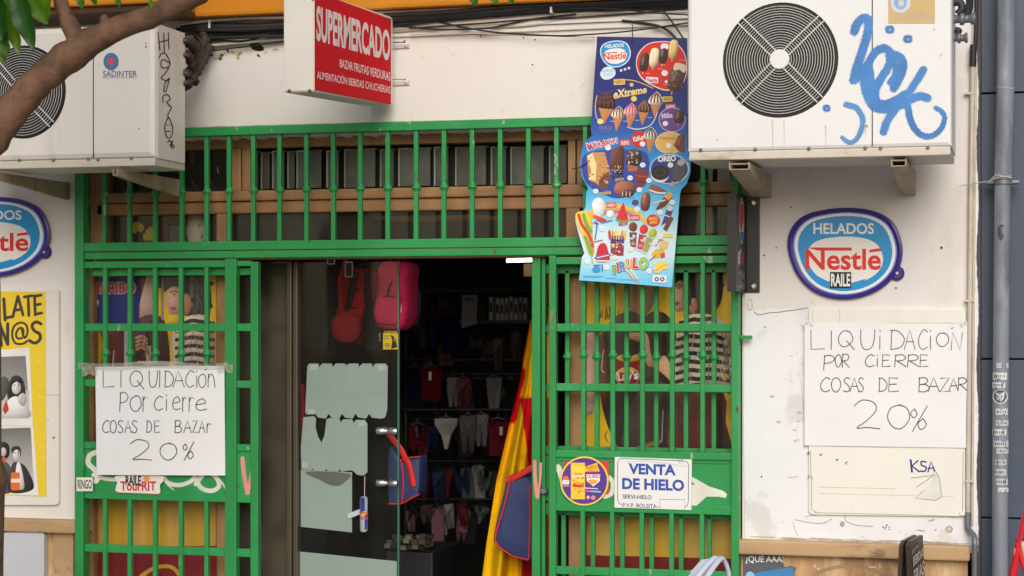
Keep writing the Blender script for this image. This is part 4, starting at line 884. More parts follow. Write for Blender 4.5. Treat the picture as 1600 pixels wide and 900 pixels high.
# ------------------------------------------------------------------ black drink sign on its flange
XK = P(1166, 380, -.004).x
ks = thing('blade_sign', 'narrow black drinks sign with red, white and blue emblem left of the round plaque', 'sign', P(1166, 458, -.05))
BLK = pm('black_sign_plastic', (.018, .018, .020), .35, var=.15)
m = MB(); m.box(P(1166, 307, -.004), P(1187, 457, -.012), .003); fl = m.build('flange', [BLK], ks)
m = MB()
for y in (317, 447): m.lathe(P(1177.5, y, -.012), (0, -1, 0), [(0, .010), (.003, .010), (.005, .006)], 14)
m.build_each('screw', [STEEL], fl)
q = [PX(1150.5, 302, XK), PX(1166, 307, XK), PX(1166, 457, XK), PX(1150.5, 455, XK)]
m = MB(); m.prism(q, (-.03, 0, 0)); m.build('panel', [BLK], ks)
a = Art(lambda x, y, l: PX(x, y, XK + l), start=.001)
cx, cy = 1158.8, 345; a.ell(cx, cy, 3.9, 36, c(190, 200, 206)); a.poly([(cx + 3.4 * math.cos(math.radians(t)), cy + 33 * math.sin(math.radians(t))) for t in range(180, 361, 12)] + [(cx + 1.5, 352), (cx - 1, 368)], c(196, 40, 52)); a.poly([(cx + 3.4, 362)] + [(cx + 3.4 * math.cos(math.radians(t)), cy + 33 * math.sin(math.radians(t))) for t in range(32, 150, 10)] + [(cx - 1.5, 362), (cx + 1, 362)], c(44, 84, 170))
a.poly([(1153, 395), (1158, 388), (1158, 410), (1153, 415)], c(190, 190, 190)); a.text('MAX', 1156, 392, 1163, 414, c(196, 60, 84), .02); a.text('MAX', 1154, 422, 1164, 436, c(150, 150, 152), .01); a.line([(1154, 440), (1164, 432)], .8, c(150, 150, 152)); a.text('ZERO', 1154, 440, 1164, 452, c(140, 140, 142), .01)
a.build('emblem', PRINTG, ks)

# ------------------------------------------------------------------ handwritten notices
INK = c(52, 52, 58)
def notice(label, outline, Y, wave, rows, wd, tape):
    t = thing('paper_notice', label, 'notice', P(sum(p[0] for p in outline) / 4, max(p[1] for p in outline), Y))
    (a0, b0, d0, e0) = outline
    def sh(u, v):
        x = (a0[0] * (1 - u) + b0[0] * u) * (1 - v) + (e0[0] * (1 - u) + d0[0] * u) * v; y = (a0[1] * (1 - u) + b0[1] * u) * (1 - v) + (e0[1] * (1 - u) + d0[1] * u) * v; return x, y
    m = MB(); m.grid(lambda u, v: (lambda q: P(q[0], q[1], Y + wave(*q)))(sh(u, 1 - v)), 24, 20); m.build('sheet', [PAPER], t)
    a = Art(on(Y, wave), start=.001)
    for (letters, y0, y1) in rows: write(a, letters, y0, y1, wd, INK)
    a.build('handwriting', PRINT, t)
    m = MB()
    for q in tape: m.grid(lambda u, v, q=q: P(q[0] + (q[2] - q[0]) * u, q[3] + (q[1] - q[3]) * v + 2 * math.sin(9 * u), Y - .004 + .002 * math.sin(17 * u + 5 * v)), 14, 3)
    m.build('tape', [TAPE], t); return t
wvL = lambda x, y: .0035 * math.sin((x - 150) / 31 + y / 90) + .003 * math.sin(y / 26 + x / 60) + .00006 * max(0, y - 690) * max(0, x - 290) * .02
notice('white paper notice handwritten about a closing sale, taped to the left green gate', [(149, 573), (350.5, 571.5), (352, 743), (151, 742)], -.068, wvL, [
 ([('L', 161, 178), ('I', 187, 191), ('Q', 203, 225), ('U', 233, 246), ('I', 248, 251), ('D', 257, 271), ('A', 270, 288), ('C', 290, 303), ('i', 306, 309), ('o', 310, 322), ("'", 319, 324, 577, 586), ('n', 325, 336)], 579, 605),
 ([('P', 187, 200), ('o', 203, 221, 612, 642), ('r', 223, 230, 612, 643), ('C', 241, 254, 619, 641), ('i', 258, 262, 616, 641), ('e', 269, 282, 614, 640), ('r', 285, 291), ('r', 295, 303), ('e', 305, 323, 618, 641)], 613, 643),
 ([('C', 160, 171), ('O', 172, 182), ('S', 184, 193), ('A', 195, 205), ('S', 206, 215), ('D', 229, 237), ('E', 241, 250), ('B', 273, 284), ('A', 287, 299), ('Z', 301, 309), ('A', 311, 320), ('r', 323, 330)], 657, 676),
 ([('2', 204, 237), ('0', 250, 276, 692, 718), ('%', 284, 303, 690, 717)], 687, 719)], 1.25, [(122, 566, 356, 576), (128, 572, 152, 586), (340, 568, 364, 582)])
wvR = lambda x, y: .0014 * math.sin(x / 40 + y / 33) + .0009 * math.sin(y / 17 - x / 50) + .0006 * math.sin(x / 11 + y / 29)
notice('large white paper notice handwritten about a closing sale, stuck on the right pillar', [(1257, 504), (1515, 504), (1515, 700), (1257, 696)], -.0175, wvR, [
 ([('L', 1267, 1288), ('I', 1297, 1301, 517, 546), ('Q', 1310, 1335, 516, 543), ('U', 1345, 1367), ('i', 1372, 1378), ('D', 1391, 1413), ('A', 1413, 1430), ('C', 1435, 1449), ('i', 1452, 1456), ('O', 1463, 1483, 520, 541), ("'", 1484, 1492, 512, 519), ('N', 1486, 1504, 519, 547)], 515, 546),
 ([('P', 1287, 1304, 555, 578), ('O', 1305, 1315), ('R', 1316, 1327, 553, 574), ('C', 1352, 1366), ('i', 1369, 1373), ('E', 1378, 1391), ('R', 1398, 1416), ('R', 1418, 1436), ('E', 1437, 1450)], 554, 573),
 ([('C', 1282, 1297), ('O', 1299, 1314), ('S', 1318, 1329), ('A', 1328, 1342), ('S', 1341, 1350), ('D', 1373, 1386), ('E', 1388, 1404), ('B', 1435, 1452), ('A', 1450, 1468), ('Z', 1469, 1485), ('A', 1483, 1497, 591, 610), ('R', 1497, 1511, 590, 610)], 590, 612),
 ([('2', 1335, 1375, 625, 670), ('0', 1387, 1421, 632, 669), ('%', 1420, 1449, 634, 671)], 625, 671)], 1.2, [(1252, 503, 1272, 509), (1500, 503, 1518, 509)])

# ------------------------------------------------------------------ plaque and stickers on the gates
sp = thing('ice_plaque', 'white plaque with blue lettering selling ice on the right green gate', 'plaque', P(1020, 796, -.062))
m = MB(); m.prism([P(x, y, -.056) for x, y in ((960.5, 714), (1081, 718), (1080, 797), (960, 793))], (0, .004, 0)); m.build('board', [pm('white_board', (.78, .78, .77), .4, var=.02)], sp)
a = Art(on(-.056)); bl = c(52, 78, 168); db = c(40, 44, 90)
def pq(x0, y0, x1, y1): s_ = .033; return [(x0, y0 + (x0 - 1020) * s_), (x1, y0 + (x1 - 1020) * s_), (x1, y1 + (x1 - 1020) * s_), (x0, y1 + (x0 - 1020) * s_)]
a.line([(972, 789), (967, 786), (965, 780), (965, 722), (968, 717), (974, 716.5), (1066, 720), (1074, 722), (1076, 727), (1075.5, 784), (1074, 790), (1070, 792)], 1.0, c(70, 74, 120), sm=False)
a.textq('VENTA', pq(982, 725, 1056, 742), bl, .04); a.textq('DE HIELO', pq(972, 748, 1069, 766), bl, .04); a.textq('SERVI-HIELO', pq(973, 774, 1018, 780.5), db, .015); a.textq('P.V.P. BOLSITA', pq(973, 787.5, 1026, 794), c(90, 92, 120), .015)
a.line([(1031, 795), (1031, 780), (1070, 781), (1070, 796)], .8, c(120, 122, 150), sm=False); a.line([(1026, 792), (1031, 792)], .7, c(120, 122, 150)); a.line([(1059, 714), (1062, 724), (1066, 716), (1067, 724)], .7, c(110, 110, 120)); a.line([(980, 722), (1010, 721), (1040, 724), (1072, 729)], 1.6, c(206, 206, 204)); a.build('lettering', PRINT, sp)
m = Art(on(-.0485 - .002)); m.rect(880, 721, 951, 771, c(216, 56, 66)); tag(m.build('red_sticker', PRINT, None), 'red square sticker peeping out behind the round purple snack sticker', 'sticker')
st = thing('snack_sticker', 'round purple and yellow cheese snack sticker on the right green gate', 'sticker', P(913, 790, -.06))
m = MB(); n = 40; m.prism([P(913 + 38 * math.cos(2 * math.pi * k / n), 751.5 + 38.5 * math.sin(2 * math.pi * k / n), -.056) for k in range(n)], (0, .002, 0)); m.build('disc', [pm('yellow_card', c(238, 206, 60), .5, var=.03)], st)
a = Art(on(-.056)); a.ell(913, 751.5, 35.5, 36, c(92, 52, 148)); yl = c(240, 200, 56)
a.rect(892, 723, 914, 780, yl); a.rect(893, 729, 913, 738, c(244, 214, 80)); a.poly([(914, 729), (933, 723), (937, 737), (914, 737)], yl); a.text('NUEVO', 915, 727, 935, 733, c(206, 60, 50), .02, -6); a.text('sabor a', 917, 733, 934, 738, c(206, 60, 50), .01)
for k in range(40): a.ell(random.uniform(894, 912), random.uniform(743, 772), random.uniform(.8, 2), random.uniform(.8, 1.6), random.choice([c(226, 110, 40), c(240, 150, 50), c(210, 70, 40), c(250, 220, 150)]), n=8)
a.rect(894, 742, 912, 745.5, c(232, 220, 210)); a.rect(895, 757, 912, 761, c(206, 60, 50)); a.text('GUSI', 897, 739, 909, 742.5, c(206, 60, 50), .02)
a.poly([(916, 741), (938, 741), (937, 752), (927, 760), (917, 752)], c(244, 240, 236)); a.text('QUESO', 917, 741.5, 938, 748, c(206, 60, 40), .03); a.blob([(919, 751), (926, 749), (934, 751), (930, 756), (923, 757)], c(240, 170, 60))
a.line([(914, 762.5), (934, 763.5)], 1.3, c(230, 226, 236)); a.line([(914, 767), (938, 768.5)], 2.6, c(120, 200, 190)); a.line([(914, 767), (922, 767.4)], 2.6, c(220, 90, 150)); a.ell(919, 777, 3.3, 3.3, c(220, 110, 90)); a.ell(927, 777.5, 3.3, 3.3, c(230, 160, 170)); a.ell(919, 777, 1.6, 1.6, c(244, 220, 210)); a.ell(927, 777.5, 1.5, 1.6, c(214, 90, 70))
a.ell(884, 748, 4.5, 4.5, c(226, 120, 50)); a.rect(878.5, 750, 889.5, 757, c(230, 224, 228)); a.line([(879, 759), (889, 759.5)], 2, c(190, 150, 130)); a.build('print', PRINT, st)
a = Art(on(-.061), start=.001); a.poly([(119.5, 746), (145, 746), (145, 767.5), (119.5, 767.5)], c(226, 222, 214)); a.text('RINGO', 121.5, 749.5, 143.5, 764, c(40, 40, 42), .02); tag(a.build('name_sticker', PRINT, None), 'small white sticker with black capitals at the left end of the left gate', 'sticker')
a = Art(on(-.056), start=.002); wp = c(228, 224, 214)
a.blob([(179, 746), (190, 743), (250, 743), (256, 750), (250, 758), (250, 770), (238, 772), (186, 769), (181, 762), (183, 754)], wp, 4); a.text('RAILE', 196, 743, 220, 758, c(34, 34, 36), .02); a.text('TourRIT', 188, 752, 244, 767, c(200, 40, 46), .03); a.line([(183, 769.5), (246, 772)], 1.0, c(206, 120, 110)); a.text('RAILE', 196.5, 743.5, 220.5, 758.5, c(34, 34, 36), .02)
a.ell(229, 748.5, 4, 4.5, c(230, 160, 40))
for k in range(8): aa = k * math.pi / 4; a.line([(229 + 4.5 * math.cos(aa), 748.5 + 5 * math.sin(aa)), (229 + 6 * math.cos(aa), 748.5 + 6.5 * math.sin(aa))], 1.3, c(226, 110, 40))
tag(a.build('biscuit_sticker', PRINT, None), 'white and red biscuit sticker with a little sun under the left notice', 'sticker')
# ------------------------------------------------------------------ big ice cream price poster hung on the grille
YP = -.095
outl = [(933, 57), (1074, 59.5), (1074, 234), (1079, 255), (1079, 270), (1073, 287), (1064, 297), (1062.5, 305), (1056, 380), (1050, 449), (980, 443), (904.5, 438), (909, 402), (913, 396), (906, 372), (899, 346), (899.5, 336), (904, 330.5), (912, 330), (915, 322), (916, 300), (919, 295), (909, 276), (906, 256), (910, 230), (914, 221), (925, 212), (923, 204)]
wvP = None
ip = thing('ice_cream_poster', 'tall blue ice cream poster tied crookedly to the green grille', 'poster', P(985, 449, YP))
def pcol(x, y):
    st = [(57, c(34, 36, 108)), (120, c(32, 40, 116)), (165, c(34, 52, 132)), (205, c(46, 92, 178)), (240, c(44, 140, 216)), (300, c(66, 180, 236)), (335, c(140, 216, 246)), (365, c(214, 240, 250)), (400, c(210, 238, 250)), (425, c(140, 216, 246)), (450, c(104, 200, 240))]
    for (a, ca), (b, cb_) in zip(st, st[1:]):
        if y <= b: return mix(ca, cb_, max(0, (y - a) / (b - a)))
    return st[-1][1]
m = Art(on(YP, wvP), start=.0); m.grad(outl, lambda x, y: (.8, .8, .8), 8); back = Art(on(YP + .003, wvP), start=0); back.grad(outl, lambda x, y: (.7, .7, .7), 8); back.build('card_back', PRINT, ip)
a = Art(on(YP, wvP), start=.0); a.grad(outl, pcol, 4)
z4 = lambda x, y: (880 + x / 4.2875, 40 + y / 4.2875); z5 = lambda x, y: (880 + x / 3.4625, 200 + y / 3.4625)
def Q(z, pts): return [z(*p) for p in pts]
wht = c(238, 240, 242); choc = c(66, 34, 28); choc2 = c(112, 62, 44); cream = c(240, 222, 184); cone = c(206, 136, 76); gold = c(228, 186, 84); redp = c(214, 44, 38)
badge_art(a, *z4(350, 190), 27.5, 24, -4, body=False)
a.blob(Q(z4, [(248, 320), (270, 285), (310, 275), (345, 295), (348, 330), (320, 355), (280, 362), (255, 345)]), c(214, 232, 244)); a.text('PIDELOS', *z4(258, 292), *z4(340, 312), c(110, 170, 220), .01, -5); a.text('YA AQUI', *z4(268, 318), *z4(334, 338), c(110, 170, 220), .01, -5)
for x in (388, 414, 440): q = z4(x, 300 - (x - 388) * .3); a.rrect(q[0] - 2, q[1] - 2, q[0] + 2, q[1] + 2, .9, c(200, 208, 230))
a.blob(Q(z4, [(488, 270), (500, 190), (560, 125), (640, 105), (740, 112), (800, 160), (828, 240), (826, 330), (790, 400), (700, 437), (610, 410), (520, 350)]), c(228, 216, 208)); a.blob(Q(z4, [(494, 270), (506, 195), (562, 131), (640, 111), (738, 118), (795, 164), (822, 240), (820, 328), (786, 392), (700, 428), (612, 402), (528, 346)]), c(216, 44, 34))
def lolly(p, w_, h, rot, col, top=None, stick=True):
    if stick: s_ = rotp([(p[0] - .9, p[1] + h * .9), (p[0] + .9, p[1] + h * .9), (p[0] + .9, p[1] + h * 1.25), (p[0] - .9, p[1] + h * 1.25)], rot, p); a.poly(s_, c(206, 164, 116))
    a.shade = .8; a.ell(p[0], p[1], w_, h, col, rot, e=.7); a.shade = 0
    a.ell(p[0] - w_ * .3, p[1] - h * .2, w_ * .25, h * .5, mix(col, (1, 1, 1), .14), rot)
    if top: a.blob(rotp([(p[0] - w_ * .7, p[1] - h), (p[0] + w_ * .8, p[1] - h * 1.02), (p[0] + w_ * .7, p[1] - h * .5), (p[0], p[1] - h * .62), (p[0] - w_ * .7, p[1] - h * .45)], rot, p), top, 3)
lolly(z4(543, 245), 7.2, 15, 8, choc); lolly(z4(610, 215), 7.4, 15.5, 8, cream); lolly(z4(672, 190), 7, 15.5, 8, choc, wht); lolly(z4(738, 160), 7, 15.5, 8, c(226, 200, 118)); lolly(z4(760, 350), 12, 22, 18, c(92, 54, 38), cream)
for k in range(34): q = z4(random.uniform(722, 802), random.uniform(310, 420)); a.ell(q[0], q[1], .9, .7, random.choice([c(150, 104, 70), c(48, 26, 20), c(190, 150, 110)]), n=7)
for k in range(9): q = z4(random.uniform(520, 566), random.uniform(200, 300)); a.ell(q[0], q[1], .9, .7, c(110, 70, 56), n=7)
q = z4(680, 318); a.ell(q[0], q[1], 5, 4.6, wht); q = z4(690, 376); a.ell(q[0], q[1], 2.4, 2.2, wht); a.rect(*z4(555, 345), *z4(636, 384), wht, 3); a.text('Nestle', *z4(562, 350), *z4(630, 380), redp, .03, 3)
for (x, y, w_) in ((555, 320, 24), (635, 290, 36), (780, 230, 50), (670, 395, 44), (655, 262, 30)): a.line([z4(x, y), z4(x + w_, y + 2)], .7, c(240, 190, 180))
a.line(Q(z4, [(226, 470), (215, 540), (225, 620), (270, 652)]), 1.4, gold); a.line(Q(z4, [(380, 362), (470, 368), (560, 400), (600, 420)]), 1.4, gold); a.line(Q(z4, [(430, 680), (500, 694), (580, 670), (620, 610), (640, 540), (668, 480)]), 1.5, c(226, 226, 210))
def conei(p, w_, h, scoop, sauce, rot=6):
    a.poly(rotp([(p[0] - w_, p[1]), (p[0] + w_, p[1]), (p[0] + .6, p[1] + h), (p[0] - .6, p[1] + h)], rot, p), cone); a.line(rotp([(p[0] + w_ * .5, p[1] + 1), (p[0] + .3, p[1] + h * .9)], rot, p), .8, c(170, 100, 54))
    a.shade = .7; a.blob(rotp([(p[0] - w_ * 1.2, p[1] + 1), (p[0] - w_ * 1.15, p[1] - w_ * .7), (p[0] - w_ * .5, p[1] - w_ * 1.5), (p[0] + .2, p[1] - w_ * 1.95), (p[0] + w_ * .7, p[1] - w_ * 1.4), (p[0] + w_ * 1.2, p[1] - w_ * .6), (p[0] + w_ * 1.1, p[1] + 1), (p[0], p[1] + 2.6)], rot, p), scoop); a.shade = 0
    for k in range(4):
        x = p[0] + (-.85 + .55 * k) * w_; a.line(rotp([(p[0] + (x - p[0]) * .2, p[1] - w_ * 1.7), (x, p[1] - w_ * .7), (x + .6, p[1] + .3)], rot, p), w_ * .28, sauce, taper=.6)
conei(z4(285, 545), 12, 26, c(58, 30, 30), c(96, 54, 44), 6)
for k in range(3): a.line(Q(z4, [(235, 440 + 34 * k), (280, 452 + 34 * k), (330, 436 + 34 * k)]), 1.6, c(104, 66, 58))
conei(z4(366, 608), 8.2, 23, c(240, 226, 200), c(120, 66, 40)); conei(z4(452, 590), 8.6, 23, c(236, 178, 186), c(206, 88, 110)); conei(z4(538, 570), 8.6, 22, c(74, 44, 34), c(150, 106, 80)); conei(z4(620, 520), 9.2, 21, c(240, 230, 216), c(116, 56, 36))
a.textq('eXtreme', Q(z4, [(338, 432), (560, 402), (560, 452), (338, 492)]), c(240, 214, 140), .035); a.line(Q(z4, [(340, 486), (420, 470), (500, 458), (560, 440)]), 1.2, gold)
q = z4(458, 396); a.ell(q[0], q[1], 3.2, 3, c(214, 190, 130)); q = z4(474, 490); a.ell(q[0], q[1], 4.6, 4.2, c(240, 210, 90)); q = z4(248, 642); a.ell(q[0], q[1], 4.6, 4.2, c(246, 220, 140))
def nuevo(z, x0, y0, x1, y1, bgc, fc): p0, p1 = z(x0, y0), z(x1, y1); a.rrect(p0[0], p0[1], p1[0], p1[1], 1.4, bgc, -3); a.text('NUEVO', p0[0] + 1.6, p0[1] + 1.8, p1[0] - 1.6, p1[1] - 1.8, fc, .02, -3)
nuevo(z4, 338, 358, 414, 396, c(232, 200, 90), c(90, 70, 40)); nuevo(z4, 668, 474, 732, 510, c(226, 190, 70), c(90, 70, 40)); nuevo(z4, 685, 524, 754, 564, c(214, 56, 62), wht)
a.text('GOLD', *z4(240, 672), *z4(324, 696), c(150, 130, 180), .01); a.text('SUPREME', *z4(252, 704), *z4(312, 714), c(130, 120, 170), .01)
for (x, y, w_) in ((316, 640, 26), (404, 640, 24), (482, 634, 26), (565, 615, 30)): a.line([z4(x, y), z4(x + w_, y + 1)], 1.0, c(190, 196, 220))
q = z4(730, 630); a.ell(q[0], q[1], 21, 19.5, c(216, 206, 226)); a.ell(q[0], q[1], 20, 18.5, c(112, 72, 148)); q2 = z4(782, 610); lolly((q2[0] - 1, q2[1]), 8, 11, 10, choc); a.text('Milka', *z4(660, 585), *z4(732, 620), c(226, 220, 236), .03, -8); q = z4(684, 656); a.ell(q[0], q[1], 4.2, 4, wht)
for k in range(16): q = z4(random.uniform(752, 812), random.uniform(575, 640)); a.ell(q[0], q[1], .8, .6, random.choice([c(150, 104, 80), c(40, 22, 18)]), n=7)
q = z4(715, 785); a.ell(q[0], q[1], 23, 17.5, c(240, 226, 196)); a.ell(q[0], q[1], 22, 16.6, c(232, 188, 106)); a.text('TOBLERONE', *z4(642, 746), *z4(752, 764), c(170, 100, 50), .015, 2); a.poly(Q(z4, [(740, 800), (770, 740), (815, 720), (815, 850), (770, 840)]), c(110, 66, 44)); a.poly(Q(z4, [(745, 800), (772, 748), (790, 742), (780, 800)]), c(146, 94, 64)); q = z4(706, 804); a.ell(q[0], q[1], 4.4, 4.2, c(250, 240, 220))
q = z4(512, 762); a.ell(q[0], q[1], 13.5, 13, c(206, 46, 48), -10); a.text('KitKat', *z4(468, 738), *z4(540, 772), wht, .03, -14); q = z4(531, 792); a.ell(q[0], q[1], 4.4, 4, wht); conei(z4(585, 750), 8.4, 24, c(236, 230, 222), c(60, 34, 28), 4)
a.textq('MAXIBON', Q(z4, [(150, 786), (362, 748), (368, 788), (166, 842)]), wht, .11); a.textq('MAXIBON', Q(z4, [(154, 790), (360, 752), (366, 784), (170, 836)]), c(208, 62, 76), .03); nuevo(z4, 382, 764, 448, 806, c(222, 80, 78), wht)
# lower half
a.blob(Q(z5, [(100, 190), (125, 140), (230, 118), (360, 118), (455, 140), (460, 270), (400, 340), (300, 380), (200, 350), (120, 290)]), c(52, 74, 164)); a.ell(*z5(190, 210), 24, 24, c(70, 70, 160))
a.poly(Q(z5, [(128, 150), (160, 132), (225, 130), (256, 250), (240, 320), (215, 335), (180, 300), (138, 280)]), c(206, 150, 92)); a.poly(Q(z5, [(128, 150), (160, 134), (180, 200), (175, 285), (138, 280), (150, 220)]), c(240, 222, 160)); a.poly(Q(z5, [(200, 260), (248, 235), (256, 262), (240, 320), (215, 335), (190, 312)]), c(116, 72, 54))
for k in range(46): q = z5(random.uniform(140, 245), random.uniform(140, 315)); a.ell(q[0], q[1], 1.2, 1.0, random.choice([c(110, 64, 40), c(240, 224, 180), c(160, 96, 60)]), n=7)
a.shade = .7; a.blob(Q(z5, [(262, 120), (290, 102), (326, 104), (330, 180), (318, 246), (290, 250), (258, 225), (256, 160)]), c(98, 56, 44)); a.blob(Q(z5, [(268, 225), (290, 215), (322, 222), (318, 246), (290, 250), (268, 236)]), c(70, 36, 30))
for k in range(14): q = z5(random.uniform(262, 320), random.uniform(205, 240)); a.ell(q[0], q[1], .9, .8, c(230, 210, 190), n=7)
a.poly(Q(z5, [(345, 190), (406, 195), (398, 232), (352, 236)]), c(176, 104, 72)); a.blob(Q(z5, [(338, 190), (345, 140), (375, 112), (420, 130), (425, 170), (405, 205), (360, 200)]), c(72, 46, 44))
for k in range(26): q = z5(random.uniform(346, 420), random.uniform(125, 195)); a.ell(q[0], q[1], 1.6, 1.0, random.choice([c(232, 226, 220), c(190, 170, 160), c(60, 36, 36)]), random.uniform(0, 90), n=8)
a.shade = 0; a.ell(*z5(576, 222), 32.5, 25.5, c(70, 170, 226)); a.ell(*z5(576, 222), 30.5, 23.5, c(210, 226, 238)); a.ell(*z5(574, 222), 29, 22.3, c(52, 62, 142)); a.text('OREO', *z5(512, 150), *z5(610, 182), wht, .05, -4)
a.ell(*z5(524, 250), 14.2, 13, c(236, 232, 224)); a.ell(*z5(526, 242), 14.5, 11.5, c(42, 36, 36)); a.ell(*z5(526, 240), 9, 6.5, c(66, 58, 56)); a.ell(*z5(526, 240), 6.5, 4.4, c(40, 34, 34))
a.blob(Q(z5, [(590, 250), (610, 190), (640, 165), (665, 185), (660, 250), (630, 290), (600, 280)]), c(86, 86, 92)); a.blob(Q(z5, [(615, 190), (640, 165), (662, 182), (640, 205)]), c(190, 188, 190), 3); a.rect(*z5(580, 290), *z5(600, 320), c(206, 164, 116), 30)
a.ell(*z5(580, 200), 4.4, 4.2, wht)
a.text('BLACK', *z5(266, 250), *z5(332, 274), c(34, 32, 40), .03, -8); a.text('EDITION', *z5(282, 270), *z5(328, 286), gold, .02, -8); a.text('cookie', *z5(196, 338), *z5(258, 360), gold, .02, -6)
a.shade = .7; a.blob(Q(z5, [(275, 330), (290, 298), (330, 288), (375, 296), (390, 330), (370, 358), (310, 364), (284, 352)]), c(158, 96, 70)); a.blob(Q(z5, [(310, 346), (350, 330), (385, 340), (372, 368), (330, 372)]), c(92, 52, 44), 4)
a.shade = 0
for x in (322, 342, 362): a.line(Q(z5, [(x, 345), (x - 2, 368)]), 1.2, c(220, 206, 196))
a.blob(Q(z5, [(392, 236), (440, 226), (460, 250), (440, 312), (400, 310)]), c(132, 54, 54), 3); a.line(Q(z5, [(395, 258), (455, 264)]), 2, c(190, 70, 66)); a.line(Q(z5, [(398, 290), (440, 294)]), 1.8, c(90, 40, 60))
a.blob(Q(z5, [(466, 318), (490, 305), (550, 335), (556, 352), (530, 358), (470, 345)]), c(150, 92, 72), 3); a.line(Q(z5, [(468, 336), (510, 350), (552, 352)]), 2.4, c(240, 230, 220))
lolly(z5(445, 398), 7.5, 14.5, 6, c(122, 70, 50)); a.line(Q(z5, [(436, 372), (440, 360)]), 3, c(206, 150, 90)); a.ell(*z5(390, 403), 5.5, 4.4, c(90, 70, 120))
a.poly(Q(z5, [(500, 440), (540, 380), (582, 348), (592, 372), (550, 425), (512, 442)]), c(104, 62, 48)); a.poly(Q(z5, [(545, 372), (580, 346), (594, 366), (570, 392)]), c(232, 170, 60)); a.line(Q(z5, [(484, 408), (552, 390)]), 2.2, c(224, 210, 200))
a.poly(Q(z5, [(540, 500), (560, 440), (590, 420), (592, 450), (570, 505), (530, 528)]), c(80, 70, 120)); a.ell(*z5(577, 434), 4.5, 4.5, c(226, 206, 206)); a.line(Q(z5, [(548, 470), (575, 480)]), 1.6, c(230, 220, 230)); a.poly(Q(z5, [(540, 545), (580, 478), (598, 488), (560, 560)]), c(120, 70, 54))
# fruit ices
a.shade = .35
arc = [(455 - 330 * math.cos(t), 560 - 135 * math.sin(t)) for t in [0.12 + k * .12 for k in range(18)]]
a.line(Q(z5, [(150, 470), (180, 438), (260, 425), (330, 430), (400, 460), (445, 510)]), 9, c(244, 190, 66), w2=5); a.line(Q(z5, [(170, 480), (240, 455), (330, 455), (390, 480)]), 5, c(232, 110, 70), w2=3)
a.blob(Q(z5, [(156, 410), (180, 378), (212, 385), (226, 420), (218, 465), (196, 490), (170, 470)]), c(226, 232, 238)); a.ell(*z5(255, 465), 6, 6, c(240, 240, 240)); a.blob(Q(z5, [(160, 470), (200, 480), (236, 500), (200, 510)]), c(216, 70, 50), 3); nuevo(z5, 234, 402, 288, 432, c(216, 66, 60), wht); nuevo(z5, 360, 472, 414, 500, c(216, 66, 60), wht)
a.poly(Q(z5, [(326, 398), (354, 498), (344, 512), (296, 506), (286, 488)]), c(222, 56, 62)); a.line(Q(z5, [(288, 496), (320, 508), (352, 504)]), 3, c(110, 180, 80)); 
for x, y in ((318, 450), (330, 470), (314, 476), (338, 480), (324, 430)): a.ell(*z5(x, y), .8, 1.2, c(50, 24, 24), n=8)
a.text('MELON', *z5(300, 510), *z5(348, 528), c(200, 60, 60), .03, -5)
a.blob(Q(z5, [(66, 480), (80, 455), (120, 448), (150, 460), (158, 520), (160, 590), (168, 650), (160, 690), (138, 680), (110, 600), (85, 540)]), c(244, 200, 70)); a.line(Q(z5, [(84, 470), (100, 520), (140, 580), (160, 640)]), 5, c(220, 70, 60)); a.line(Q(z5, [(110, 470), (125, 520), (150, 560)]), 6, c(120, 180, 70)); a.line(Q(z5, [(120, 590), (140, 640), (150, 676)]), 5, c(120, 180, 70)); a.line(Q(z5, [(152, 690), (160, 730)]), 2, c(200, 190, 130))
a.line(Q(z5, [(178, 505), (182, 540), (172, 600)]), 2, c(90, 110, 190)); a.line(Q(z5, [(164, 512), (190, 518)]), 2, c(90, 110, 190)); a.line(Q(z5, [(146, 620), (212, 606)]), 2.2, c(206, 130, 140)); a.line(Q(z5, [(210, 512), (262, 500)]), 2.4, c(110, 130, 200))
a.poly(Q(z5, [(256, 600), (330, 590), (326, 690), (258, 690)]), c(150, 60, 80))
for k in range(30): q = z5(random.uniform(260, 326), random.uniform(600, 686)); a.ell(q[0], q[1], 1.8, 1.3, random.choice([c(240, 200, 60), c(220, 60, 60), c(240, 240, 240), c(60, 60, 140), c(200, 90, 60)]), n=7)
for k, cc in enumerate((c(220, 60, 50), c(240, 170, 50), c(246, 216, 70), c(244, 230, 110), c(240, 150, 50), c(240, 200, 60))): x = 248 + 16 * k; a.poly(Q(z5, [(x, 605), (x - 6 + 2 * k, 560), (x + 6 + 2 * k, 548), (x + 13, 600)]), cc)
for k in range(5): x = 262 + 14 * k; a.poly(Q(z5, [(x, 625), (x + 2, 582), (x + 9, 582), (x + 8, 622)]), c(48, 60, 150))
for (x, y, cc, r_) in ((378, 535, c(120, 66, 50), 0), (436, 548, c(216, 54, 50), 12), (484, 568, c(176, 196, 70), 24)):
    a.poly(rotp(Q(z5, [(x - 22, y), (x + 22, y), (x + 16, y + 120), (x - 14, y + 120)]), r_, z5(x, y)), c(212, 218, 226)); a.poly(rotp(Q(z5, [(x - 20, y + 30), (x + 20, y + 30), (x + 15, y + 110), (x - 13, y + 110)]), r_, z5(x, y)), mix(cc, c(60, 70, 150), .3))
    a.ell(*z5(x, y), 6.5, 7.5, cc, r_); a.text('Push', *z5(x - 16, y + 44), *z5(x + 14, y + 66), wht, .03, r_ - 60); a.ell(*rotp([z5(x, y + 90)], r_, z5(x, y))[0], 3.2, 3, c(230, 140, 90))
a.shade = 0; a.ell(*z5(487, 500), 10.5, 9.5, c(220, 60, 40)); a.text('PRECIO', *z5(464, 482), *z5(510, 498), c(246, 214, 90), .03, -8); a.text('AMIGO', *z5(466, 502), *z5(510, 518), c(246, 214, 90), .03, -8)
